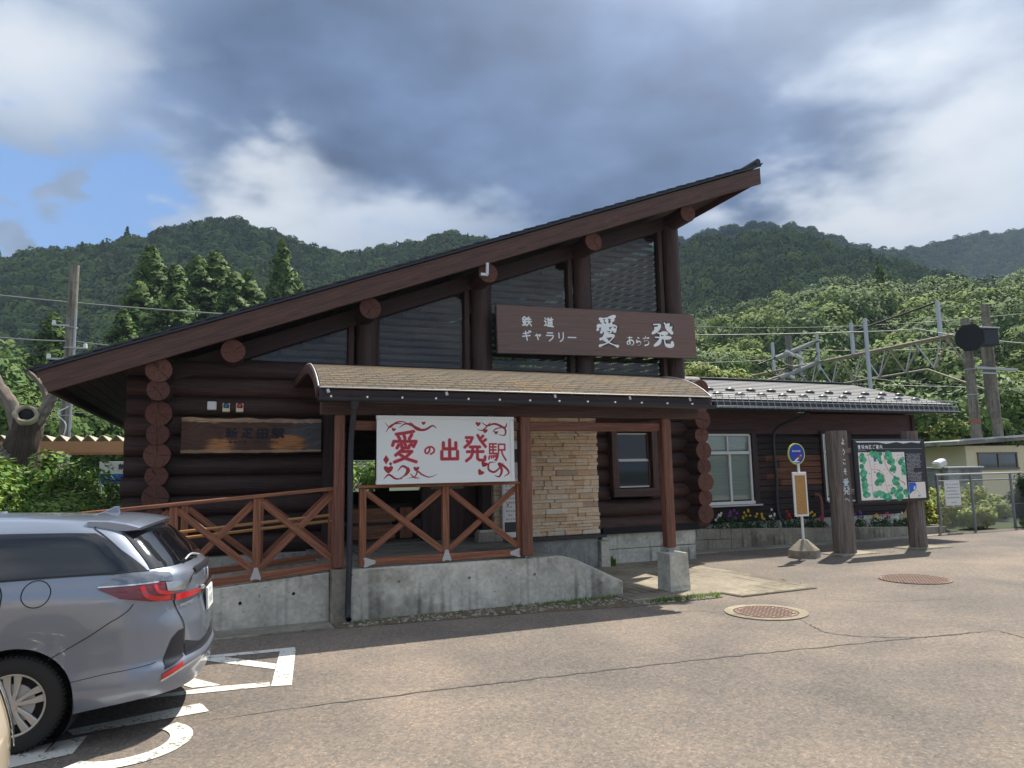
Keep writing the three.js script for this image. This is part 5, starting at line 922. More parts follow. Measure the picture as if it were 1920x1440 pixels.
{ // pruned old tree with hollow sawn limb
  const t = thing('pruned_tree', 'old pruned tree trunk with sawn hollow limbs among the left bushes', 'tree');
  const bark = new THREE.MeshStandardMaterial({ color: col(0.14, 0.105, 0.08), map: gMap, bumpMap: gBump, bumpScale: 0.03, roughness: 1 }), paleB = new THREE.MeshStandardMaterial({ color: col(0.42, 0.37, 0.31), map: gMap, bumpMap: gBump, bumpScale: 0.015, roughness: 1 });
  const limb = (pts, r0, r1, m, name) => { const n = 26, rad = 18, cur = new THREE.CatmullRomCurve3(pts), g = new THREE.TubeGeometry(cur, n, 1, rad), p = g.attributes.position; for (let i = 0; i <= n; i++) { const c = cur.getPointAt(i / n), r = lerp(r0, r1, i / n); for (let j = 0; j <= rad; j++) { const k = i * (rad + 1) + j, v = V(p.getX(k), p.getY(k), p.getZ(k)).sub(c); v.multiplyScalar(r * (1 + 0.30 * perlin.noise(v.x * 1.6 + i * 0.25, v.y * 1.6, v.z * 1.6 + i * 0.2) + 0.16 * perlin.noise(v.x * 6 + i * 0.9, v.y * 6, v.z * 6))); p.setXYZ(k, c.x + v.x, c.y + v.y, c.z + v.z); } } g.computeVertexNormals(); return part(name, g, m, t); };
  limb([V(-4.85, 0, -20.2), V(-4.7, 1.4, -20.2), V(-4.5, 2.5, -20.1), V(-4.4, 3.25, -20.0)], 0.58, 0.33, bark, 'trunk');
  limb([V(-4.5, 2.9, -20.0), V(-4.75, 3.5, -20.0), V(-5.15, 4.2, -20.1), V(-5.3, 4.5, -20.1)], 0.2, 0.09, paleB, 'limb');
  limb([V(-4.3, 2.9, -19.95), V(-4.05, 3.4, -19.9), V(-3.85, 3.85, -19.85)], 0.17, 0.11, paleB, 'limb');
  limb([V(-4.0, 3.55, -19.9), V(-4.15, 4.0, -19.9), V(-4.45, 4.35, -19.9)], 0.07, 0.05, paleB, 'limb');
  limb([V(-4.75, 2.2, -19.9), V(-5.05, 2.6, -19.7)], 0.2, 0.12, paleB, 'limb');
  limb([V(-3.95, 4.1, -20.0), V(-3.9, 4.4, -20.0), V(-3.65, 4.75, -20.0)], 0.05, 0.035, paleB, 'limb');
  const ring = new THREE.TorusGeometry(0.19, 0.05, 10, 40); { const p = ring.attributes.position; for (let i = 0; i < p.count; i++) { const k = 1 + 0.16 * perlin.noise(p.getX(i) * 7, p.getY(i) * 7, p.getZ(i) * 9 + 2); p.setXYZ(i, p.getX(i) * k * 1.1, p.getY(i) * k, p.getZ(i) * 2.2); } ring.computeVertexNormals(); } part('sawn_hollow', ring, new THREE.MeshStandardMaterial({ color: col(0.62, 0.52, 0.38), roughness: 1, bumpMap: gBump, bumpScale: 0.02 }), t, [-4.38, 3.28, -19.72], [-0.3, 0.25, 0]);
  part('hollow', new THREE.SphereGeometry(0.2, 14, 10), M.blackMatt, t, [-4.38, 3.27, -19.84]);
}
// ---------------------------------------------------------------- foliage
function leafGeo(list) { // list of [p, n, size, aspect, colour, spin]
  const N = list.length, P = new Float32Array(N * 18), Q = new Float32Array(N * 18), C = new Float32Array(N * 18), a = V(0, 0, 0), b = V(0, 0, 0), q = V(0, 0, 0);
  list.forEach(([p, n, s, asp, c, spin, facing], i) => {
    const f = (facing ?? n).clone(); if (f.dot(n) < 0) f.negate();
    q.set(Math.abs(f.y) > 0.9 ? 1 : 0, Math.abs(f.y) > 0.9 ? 0 : 1, 0); a.crossVectors(f, q).normalize(); b.crossVectors(f, a).normalize();
    const ca = Math.cos(spin), sa = Math.sin(spin), ux = V(a.x * ca + b.x * sa, a.y * ca + b.y * sa, a.z * ca + b.z * sa).multiplyScalar(s * asp), uy = V(-a.x * sa + b.x * ca, -a.y * sa + b.y * ca, -a.z * sa + b.z * ca).multiplyScalar(s);
    const v = [p.clone().sub(uy), p.clone().add(ux).addScaledVector(f, -s * 0.15), p.clone().add(uy), p.clone().sub(ux).addScaledVector(f, -s * 0.15)];
    [0, 1, 2, 0, 2, 3].forEach((k, j) => { const o = i * 18 + j * 3; P[o] = v[k].x; P[o + 1] = v[k].y; P[o + 2] = v[k].z; Q[o] = n.x; Q[o + 1] = n.y; Q[o + 2] = n.z; C[o] = c[0]; C[o + 1] = c[1]; C[o + 2] = c[2]; });
  });
  const g = new THREE.BufferGeometry(); g.setAttribute('position', new THREE.BufferAttribute(P, 3)); g.setAttribute('normal', new THREE.BufferAttribute(Q, 3)); g.setAttribute('color', new THREE.BufferAttribute(C, 3));
  return g;
}
const ball = (r) => { const z = rr(-1, 1, r), t = r() * 6.2832, s = Math.sqrt(1 - z * z); return V(s * Math.cos(t), z, s * Math.sin(t)); };
const tint = (c, k, r) => { const m = 1 + (r() - 0.5) * k, w = (r() - 0.5) * k * 0.5; return [c[0] * (m + w), c[1] * m, c[2] * (m - w)]; };
// lumpy crown of radius ~1 standing on y = 0: many leaf sprays on several lobes
function crown(seed, n, size, colour, vary = 0.7, lobes = 9, flatness = 0.8) {
  const r = rng(seed), L = [], list = [];
  for (let i = 0; i < lobes; i++) { const a = r() * 6.283, d = Math.sqrt(r()) * 0.62, y = 0.35 + r() * 1.05 * (1 - d * 0.6); L.push([V(Math.cos(a) * d, y * flatness + 0.15, Math.sin(a) * d), rr(0.28, 0.5, r)]); }
  for (let i = 0; i < n; i++) {
    const [c, R0] = L[Math.floor(r() * L.length)], d = ball(r); if (d.y < -0.35 && r() > 0.3) d.y *= -1;
    const p = c.clone().addScaledVector(d, R0 * (0.72 + 0.36 * Math.sqrt(r()))), dome = p.clone().sub(V(0, 0.55, 0)).normalize(), nn = d.clone().multiplyScalar(0.55).add(dome.multiplyScalar(0.75)).add(V((r() - 0.5) * 0.5, 0.12 + (r() - 0.5) * 0.4, (r() - 0.5) * 0.5)).normalize();
    list.push([p, nn, size * rr(0.6, 1.25, r), rr(0.45, 0.9, r), tint(colour, vary, r), r() * 6.283, nn.clone().add(V(r() - 0.5, r() - 0.5, r() - 0.5).multiplyScalar(0.9)).normalize()]);
  }
  return leafGeo(list);
}
function conifer(seed, n, size, colour) { // height 1, drooping sprays in tiers
  const r = rng(seed), list = [], br = [];
  for (let i = 0; i < 150; i++) { const h = Math.pow(r(), 0.85); br.push([0.08 + h * 0.9, r() * 6.283, (0.165 * Math.pow(1 - h, 0.82) + 0.009) * rr(0.6, 1.2, r), (0.018 + 0.03 * (1 - h)) * rr(0.6, 1.1, r)]); }
  for (let i = 0; i < n; i++) {
    const [h, a, L, w] = br[Math.floor(r() * br.length)], t = Math.pow(r(), 0.6), d = ball(r);
    const p = V(Math.cos(a) * L * t, h - 0.05 * t * t + 0.02 * t, Math.sin(a) * L * t).addScaledVector(d, w * (0.35 + 0.5 * t)), nn = V(Math.cos(a), 0.55, Math.sin(a)).addScaledVector(d, 0.7).normalize();
    list.push([p, nn, size * rr(0.6, 1.3, r), rr(0.35, 0.7, r), tint(colour, 0.7, r), r() * 6.283, d]);
  }
  return leafGeo(list);
}
const leafM = new THREE.MeshPhysicalMaterial({ vertexColors: true, roughness: 0.75, transmission: 0.22, thickness: 0, specularIntensity: 0.3 });
const farLeafM = new THREE.MeshStandardMaterial({ vertexColors: true, roughness: 0.9 });
const trunkM = new THREE.MeshStandardMaterial({ color: col(0.10, 0.08, 0.06), map: gMap, roughness: 1 });
// ---------------------------------------------------------------- hills covered with woodland
const dirOf = (px, py) => { const v = sight(px, py, 1).sub(EYE), h = Math.hypot(v.x, v.z); return [v.x / h, v.z / h, v.y / h]; };
function hill(name, label, ridge, r0, r1, o) {
  const at = (px) => { let i = 0; while (i < ridge.length - 2 && ridge[i + 1][0] < px) i++; const [a, b] = [ridge[i], ridge[i + 1]], t = clamp((px - a[0]) / (b[0] - a[0]), 0, 1), u = t * t * (3 - 2 * t) * 0.5 + t * 0.5; return lerp(a[1], b[1], u); };
  const pt = (px, s) => {
    const [hx, hz, e] = dirOf(px, at(px)), r = r0 + (r1 - r0) * s, top = 1.7 + e * r1 - o.crown * 1.25, k = s <= 1 ? Math.pow(s, o.pow ?? 1.1) : 1 - (s - 1) * 0.8;
    const g = fbm(hx * r * o.ns, hz * r * o.ns, 1.5, 4) * (o.amp ?? 0) * Math.min(s * 3, 1) * (s > 0.9 ? Math.max(0, (1.05 - s) * 6.7) : 1);
    return V(hx * r, top * k + g, hz * r);
  };
  const x0 = ridge[0][0], x1 = ridge[ridge.length - 1][0], NX = 90, NS = 28, pos = [], idx = [];
  for (let j = 0; j <= NS; j++) for (let i = 0; i <= NX; i++) { const p = pt(lerp(x0, x1, i / NX), (j / NS) * 1.25); pos.push(p.x, p.y, p.z); }
  for (let j = 0; j < NS; j++) for (let i = 0; i < NX; i++) { const a = j * (NX + 1) + i, b = a + NX + 1; idx.push(a, a + 1, b, b, a + 1, b + 1); }
  const g = new THREE.BufferGeometry(); g.setAttribute('position', new THREE.Float32BufferAttribute(pos, 3)); g.setIndex(idx); g.computeVertexNormals();
  struct(name, g, new THREE.MeshStandardMaterial({ color: col(...o.soil), roughness: 1 }));
  // trees
  const r = rng(o.seed), per = Math.ceil(o.count / o.variants.length), m = new THREE.Matrix4(), q = new THREE.Quaternion(), c = new THREE.Color();
  [...o.variants, farConifer].forEach((geo, k) => {
    const last = k === o.variants.length, cnt = last ? Math.ceil(o.count * (o.pointed ?? 0.05)) : per, im = new THREE.InstancedMesh(geo, farLeafM, cnt); im.name = numbered('hillside_forest'); im.castShadow = im.receiveShadow = true; im.userData = { kind: 'stuff', label: `${label}, ${last ? 'scattered pointed' : ['rounder', 'broader', 'taller', 'looser'][k]} crowns`, category: 'forest' };
    for (let i = 0; i < cnt; i++) {
      const s = Math.sqrt(r()) * (last ? 0.93 : 1.06), p = pt(lerp(x0, x1, r()), s), sz = o.crown * lerp(0.45, 1.2, Math.pow(r(), 0.8));
      q.setFromAxisAngle(V(0, 1, 0), r() * 6.283); m.compose(p.add(V(0, -sz * 0.15, 0)), q, last ? V(sz * 2.6, sz * 2.1, sz * 2.6) : V(sz * rr(0.85, 1.15, r), sz * rr(0.85, 1.15, r), sz * rr(0.85, 1.15, r))); im.setMatrixAt(i, m);
      const u = Math.pow(r(), 1.6), w = fbm(p.x * 0.02, p.z * 0.02, 8, 3) * 0.6; c.setRGB(0.55 + 0.95 * u + w * 0.5, 0.66 + 0.65 * u + w * 0.4, 0.75 + 0.3 * r()); im.setColorAt(i, c);
    }
    scene.add(im);
  });
}
const farGreen = [0.085, 0.145, 0.022], midGreen = farGreen, nearGreen = [0.100, 0.165, 0.022];
const farConifer = conifer(600, 1100, 0.026, [0.085, 0.145, 0.022]), farCrowns = [1, 2, 3].map((s) => crown(100 + s, 520, 0.12, farGreen, 0.5, 6)), midCrowns = [1, 2, 3].map((s) => crown(200 + s, 900, 0.09, midGreen, 0.5, 7)), brightCrowns = [1, 2, 3, 4].map((s) => crown(300 + s, 3600, 0.046, nearGreen, 0.6, 10));
hill('hill', 'dense dark wood on the left hill', [[-260, 520], [-100, 500], [0, 487], [80, 472], [150, 467], [200, 462], [250, 442], [330, 417], [430, 405], [500, 425], [560, 450], [640, 462], [720, 460], [790, 445], [830, 432], [880, 440], [920, 455], [1000, 475], [1150, 520]], 120, 380, { crown: 5.2, count: 4600, variants: farCrowns, soil: [0.022, 0.035, 0.014], seed: 41, ns: 0.012, amp: 16, pow: 1.05 });
hill('hill', 'dark wood on the hill behind the annex', [[1050, 520], [1180, 475], [1260, 455], [1330, 440], [1420, 428], [1480, 434], [1560, 455], [1640, 475], [1720, 500], [1800, 520], [1920, 560], [2080, 600]], 140, 330, { crown: 5.4, count: 2800, variants: midCrowns, soil: [0.022, 0.035, 0.014], seed: 42, ns: 0.013, amp: 14, pow: 1.05 });
hill('hill', 'bluish wood on the far ridge behind the annex hill', [[1020, 510], [1150, 470], [1280, 438], [1330, 421], [1420, 410], [1490, 414], [1540, 428], [1600, 447], [1660, 465], [1760, 495], [1900, 530]], 380, 700, { crown: 7, count: 2600, variants: farCrowns, soil: [0.022, 0.035, 0.014], seed: 43, ns: 0.006, amp: 20 });
hill('hill', 'hazy wood on the far right ridge', [[1540, 520], [1600, 492], [1670, 465], [1760, 446], [1850, 430], [1920, 420], [2050, 405], [2200, 400]], 420, 900, { crown: 7, count: 3200, variants: farCrowns, soil: [0.022, 0.035, 0.014], seed: 44, ns: 0.005, amp: 24 });
hill('hillside', 'bright green wood on the near slope behind the annex', [[1120, 640], [1240, 610], [1300, 590], [1400, 566], [1500, 548], [1600, 538], [1700, 522], [1800, 524], [1920, 520], [2100, 510]], 52, 135, { crown: 4.6, count: 520, pointed: 0.003, variants: brightCrowns, soil: [0.03, 0.05, 0.016], seed: 45, ns: 0.03, amp: 4, pow: 0.95 });
// unseen clouds towards the sun, added to shade all hills but the near slope
{
  const cm = new THREE.MeshStandardMaterial({ color: col(0.85, 0.86, 0.88), roughness: 1 });
  const at = (azDeg, r, y, rad, seed, high = 1230) => {
    const t = high / SUN.y, a = THREE.MathUtils.degToRad(azDeg), p = V(Math.sin(a) * r, y, -Math.cos(a) * r).addScaledVector(SUN, t), g = new THREE.IcosahedronGeometry(1, 24), q = g.attributes.position;
    for (let i = 0; i < q.count; i++) { const x = q.getX(i), yy = q.getY(i), z = q.getZ(i), k = 1 + 0.42 * fbm(x * 1.6 + seed, yy * 1.6, z * 1.6, 5); q.setXYZ(i, x * k * rad, yy * k * rad * 0.32, z * k * rad); }
    g.computeVertexNormals(); struct('cloud_added', g, cm, [p.x, p.y, p.z]);
  };
  at(-18, 300, 50, 120, 1); at(2, 285, 55, 125, 9); at(24, 290, 55, 120, 17); at(43, 262, 45, 95, 25); at(-6, 400, 80, 110, 33); at(31, 600, 110, 190, 41, 1900); at(41, 640, 110, 170, 49, 1900); at(54, 800, 120, 210, 57, 1900);
}
// ---------------------------------------------------------------- single trees
const conifGeos = [1, 2, 3].map((s) => conifer(500 + s, 11000, 0.0085, [0.088, 0.155, 0.030]));
const trunkGeo = new THREE.CylinderGeometry(0.35, 1, 1, 8, 1).translate(0, 0.5, 0);
const conPos = [[285, 452, 58, 1.0], [262, 520, 52, 1.15], [330, 490, 50, 1.2], [372, 470, 55, 1.1], [405, 462, 57, 1.15], [440, 505, 52, 1.2], [467, 497, 56, 1.0], [530, 440, 64, 0.75], [232, 575, 46, 1.2], [102, 578, 40, 1.2], [560, 520, 66, 0.9], [930, 442, 70, 0.8], [962, 430, 72, 0.8], [620, 540, 70, 0.9]].sort((a, b) => a[0] - b[0]);
conPos.forEach(([px, py, d, fat], i) => {
  const top = sight(px, py, d), t = thing('conifer_tree', `${ORD[i]} conifer from the left in the row of tall conifers behind the station`, 'conifer', [top.x, 0, top.z], 'conifers behind the station');
  const h = top.y; part('trunk', trunkGeo, trunkM, t).scale.set(h * 0.014, h * 0.95, h * 0.014);
  const c = part('crown', conifGeos[i % 3], leafM, t, [0, 0, 0], [0, i * 1.7, 0]); c.scale.set(h * fat * 1.4, h, h * fat * 1.4);
});
const nearCrowns = [1, 2, 3].map((s) => crown(700 + s, 4200, 0.043, [0.085, 0.155, 0.026], 0.7, 12)), yellowCrown = crown(720, 4200, 0.045, [0.20, 0.25, 0.03], 0.6, 11);
const trees = [[28, 632, 40, 4.2, 0], [-30, 660, 34, 4, 1], [175, 665, 44, 3.6, 2], [215, 640, 47, 4, 0], [60, 700, 30, 3, 1], [150, 735, 33, 3, 2], [225, 735, 36, 3, 0], [320, 650, 48, 4, 1], [1325, 650, 48, 3.2, 2], [1290, 672, 42, 3.0, 3], [1360, 683, 42, 2.8, 3], [1420, 690, 40, 2.4, 0], [1690, 700, 36, 3.2, 1], [1765, 715, 32, 3.2, 0], [1895, 700, 33, 3.6, 2], [1745, 775, 31, 2.2, 3], [1905, 735, 34, 2.8, 0], [1790, 760, 33, 2.6, 1], [1850, 750, 36, 2.8, 3], [1560, 712, 44, 2.6, 2]].sort((a, b) => a[0] - b[0]);
trees.forEach(([px, py, d, R0, k], i) => {
  const top = sight(px, py, d), base = Math.max(0, top.y - R0 * 1.55), t = thing('broadleaf_tree', `${ORD[i]} broadleaf tree from the left among the trees close behind the buildings`, 'tree', [top.x, 0, top.z], 'broadleaf trees close behind the buildings');
  part('trunk', trunkGeo, trunkM, t).scale.set(0.16, base + R0 * 0.9, 0.16);
  part('crown', k === 3 ? yellowCrown : nearCrowns[k], leafM, t, [0, base, 0], [0, i * 2.1, 0]).scale.set(R0, R0, R0);
  if (base > 1.2) part('lower_foliage', nearCrowns[(k + 1) % 3], leafM, t, [0.4, 0, 0.6], [0, i * 3.3, 0]).scale.set(R0 * 0.95, base * 0.75 + 0.3, R0 * 0.95);
});
// bushes with leaves one can see
function bush(name, label, x, z, w, h, d, n, leaf, colour, seed, group, long = 0.5) {
  const r = rng(seed), L = [], list = [];
  for (let i = 0; i < 14; i++) L.push([V((r() - 0.5) * w * 0.8, h * (0.2 + 0.6 * r()), (r() - 0.5) * d * 0.8), rr(0.18, 0.34, r) * Math.min(w, h * 1.3)]);
  for (let i = 0; i < n; i++) { const [c, q] = L[Math.floor(r() * 14)], dd = ball(r), p = c.clone().addScaledVector(dd, q * Math.pow(r(), 0.35)); p.y = Math.abs(p.y); const nn = dd.clone().add(V(0, 0.8, 0)).normalize(); list.push([p, nn, leaf * rr(0.6, 1.3, r), long * rr(0.8, 1.3, r), tint(colour, 0.9, r), r() * 6.283, nn.clone().add(V(r() - 0.5, r() - 0.5, r() - 0.5)).normalize()]); }
  const t = thing(name, label, 'bush', [x, 0, z], group), g = leafGeo(list);
  part('foliage', g, leafM, t);
  for (let i = 0; i < 5; i++) part('stem', rod(V((r() - 0.5) * w * 0.3, 0, (r() - 0.5) * d * 0.3), V((r() - 0.5) * w * 0.7, h * 0.75, (r() - 0.5) * d * 0.6), 0.012, 5), trunkM, t);
}
const gB = 'bushes left of the station';
bush('leafy_bush', 'bright leafy bush at the left edge behind the grey car', -4.3, -15.2, 2.6, 2.0, 2, 6500, 0.075, [0.16, 0.27, 0.035], 1, gB);
bush('leafy_bush', 'tall leafy bush in front of the pruned tree', -3.7, -17.8, 2.2, 2.3, 1.8, 6000, 0.08, [0.12, 0.21, 0.03], 2, gB);
bush('leafy_bush', 'feathery bright bush beside the log wall corner', -2.5, -15.4, 2.2, 1.65, 1.8, 6000, 0.055, [0.17, 0.27, 0.04], 3, gB, 0.3);
bush('leafy_bush', 'leafy bush below the platform name sign', -2.0, -17.5, 1.8, 1.45, 1.6, 4500, 0.07, [0.08, 0.16, 0.03], 4, gB);
bush('leafy_bush', 'dark bush at the far left under the wires', -5.8, -18, 3, 2.6, 2.2, 5000, 0.09, [0.06, 0.12, 0.025], 5, gB);
bush('leafy_bush', 'low bush between ramp end and log wall', -3.2, -13.6, 2.4, 1.2, 1.4, 4200, 0.06, [0.17, 0.27, 0.045], 6, gB);
const gW = 'weeds along the chain-link fence';
bush('weed_clump', 'yellow-green weeds at the foot of the fence notice', 17.4, -13.5, 1.5, 0.85, 0.7, 3600, 0.05, [0.26, 0.29, 0.03], 7, gW);
bush('weed_clump', 'yellow-green weeds right of the second fence post', 18.9, -13.3, 1.5, 0.62, 0.6, 3000, 0.05, [0.22, 0.27, 0.035], 8, gW);
bush('weed_clump', 'taller green weeds behind the fence notice', 17.8, -14.6, 1.8, 1.15, 0.9, 3000, 0.06, [0.14, 0.22, 0.03], 9, gW);
bush('weed_clump', 'dark ivy covering the fence at the right edge', 20.6, -12.9, 1.5, 1.5, 0.4, 5200, 0.05, [0.045, 0.075, 0.022], 10, gW, 0.7);
bush('weed_clump', 'low green weeds below the ivy on the fence', 20.0, -12.6, 1.6, 0.35, 0.4, 1800, 0.045, [0.12, 0.18, 0.03], 11, gW);
bush('weed_clump', 'yellow-green weeds between flower bed end and first fence post', 16.95, -13.9, 1.2, 1.0, 0.9, 3200, 0.055, [0.24, 0.28, 0.03], 21, gW);
bush('weed_clump', 'bright weeds in front of the hut wall', 22.4, -15.0, 2.6, 0.7, 1.2, 3600, 0.06, [0.18, 0.24, 0.03], 22, gW);
bush('weed_clump', 'bright weeds between notice and lamp', 19.6, -14.6, 2.2, 1.0, 1.0, 3600, 0.06, [0.22, 0.27, 0.03], 23, gW);
bush('leafy_bush', 'large bright bush behind the cabinet and the hut', 21.2, -19.6, 4.2, 3.0, 2, 6000, 0.10, [0.11, 0.19, 0.03], 12, 'bushes behind the hut');
bush('leafy_bush', 'bright bush between the annex corner and the lamp', 19.2, -17.8, 2.6, 2.4, 1.8, 5000, 0.085, [0.13, 0.21, 0.035], 13, 'bushes behind the hut');
bush('leafy_bush', 'sunlit shrub on the platform side behind the entrance hall', 2.9, -23.5, 5, 2.4, 2, 6000, 0.10, [0.16, 0.26, 0.04], 14, 'bushes behind the station');
bush('leafy_bush', 'tall sunlit shrub behind the upper rear windows', 9.5, -27, 5, 6.2, 3, 6000, 0.16, [0.14, 0.22, 0.04], 15, 'bushes behind the station');
// flowers in the bed
{
  const kinds = [['pink', [0.55, 0.04, 0.14]], ['yellow', [0.72, 0.50, 0.03]], ['white', [0.75, 0.75, 0.72]], ['red', [0.55, 0.03, 0.03]], ['violet', [0.22, 0.06, 0.34]]];
  const spec = [0, 1, 2, 4, 1, 1, 2, 3, 2, 1, 0, 3, 1, 4, 1, 0, 2, 1, 3];
  spec.forEach((k, i) => {
    const r = rng(900 + i), x = 9.2 + i * 0.385 + rr(-0.06, 0.06, r), y = 0.43 - 0.30 * (x - 8.98) / 7.71, list = [], fl = [], H = rr(0.24, 0.44, r);
    const t = thing('flower_plant', `${ORD[i]} flower plant from the left in the flower bed, with ${kinds[k][0]} blooms`, 'flower', [x, y, -12.95 + rr(-0.07, 0.1, r)], 'flower plants in the bed');
    for (let j = 0; j < 210; j++) { const d = ball(r), p = V(d.x * 0.21, Math.abs(d.y) * H * 0.85, d.z * 0.15).multiplyScalar(Math.pow(r(), 0.4)); const nn = d.clone().add(V(0, 0.7, 0)).normalize(); list.push([p, nn, 0.034 * rr(0.6, 1.3, r), 0.5, tint([0.05, 0.105, 0.03], 0.8, r), r() * 6.28, nn]); }
    for (let j = 0; j < 7; j++) { const a = r() * 6.283, p = V(Math.cos(a) * rr(0, 0.15, r), H * rr(0.6, 1.15, r), Math.sin(a) * rr(0, 0.12, r)); for (let q = 0; q < 5; q++) { const b = q * 1.257; fl.push([p.clone().add(V(Math.cos(b) * 0.018, Math.sin(b) * 0.018, 0.01)), V(-0.3, 0.4, 0.86).normalize(), 0.018, 0.8, tint(kinds[k][1], 0.3, r), b, V(-0.3, 0.4, 0.86).normalize()]); } }
    part('leaves', leafGeo(list), leafM, t); part('blooms', leafGeo(fl), leafM, t);
  });
}
// grass and weeds in the cracks
{
  const r = rng(66), list = [];
  const tuft = (x, z, n, h, sp) => { for (let i = 0; i < n; i++) { const a = r() * 6.283, p = V(x + (r() - 0.5) * sp, h * 0.35 * r() + 0.012, z + (r() - 0.5) * sp * 0.5), f = V(Math.cos(a), 0.2, Math.sin(a)).normalize(); list.push([p, V(0, 0.8, 0.6), h * rr(0.4, 1, r), 0.16, tint([0.13, 0.20, 0.04], 0.8, r), rr(-0.5, 0.5, r), f]); } };
  for (let i = 0; i < 34; i++) tuft(rr(5.2, 6.2, r), rr(-8.18, -8.02, r), 14, 0.05, 0.14);
  for (let i = 0; i < 26; i++) tuft(rr(3.4, 4.95, r), rr(-8.7, -8.4, r), 12, 0.045, 0.16);
  for (let i = 0; i < 10; i++) tuft(rr(1.3, 3.2, r), rr(-8.68, -8.5, r), 8, 0.04, 0.12);
  for (let i = 0; i < 5; i++) tuft(6.46, rr(-11.45, -11.3, r), 10, 0.16, 0.1);
  for (let i = 0; i < 14; i++) tuft(rr(10.6, 13.6, r), rr(-10.48, -10.42, r), 8, 0.03, 0.2);
  for (let i = 0; i < 10; i++) tuft(7.83, rr(-10.5, -8.2, r), 6, 0.03, 0.1);
  solo('weed_grass', 'short grass and weeds growing from gaps in the paving', 'grass', leafGeo(list), leafM).userData.kind = 'stuff';
}
// ---------------------------------------------------------------- cars: shells swept from plan contours at every height
const pchip = (pts) => { // monotone cubic through [x, y]
  const n = pts.length, x = pts.map((p) => p[0]), y = pts.map((p) => p[1]), d = [], m = [];
  for (let i = 0; i < n - 1; i++) d.push((y[i + 1] - y[i]) / (x[i + 1] - x[i]));
  for (let i = 0; i < n; i++) m.push(i === 0 ? d[0] : i === n - 1 ? d[n - 2] : d[i - 1] * d[i] <= 0 ? 0 : (2 * d[i - 1] * d[i]) / (d[i - 1] + d[i]));
  return (v) => { v = clamp(v, x[0], x[n - 1]); let i = 0; while (i < n - 2 && v > x[i + 1]) i++; const h = x[i + 1] - x[i], t = (v - x[i]) / h, t2 = t * t, t3 = t2 * t; return (2 * t3 - 3 * t2 + 1) * y[i] + (t3 - 2 * t2 + t) * h * m[i] + (-2 * t3 + 3 * t2) * y[i + 1] + (t3 - t2) * h * m[i + 1]; };
};
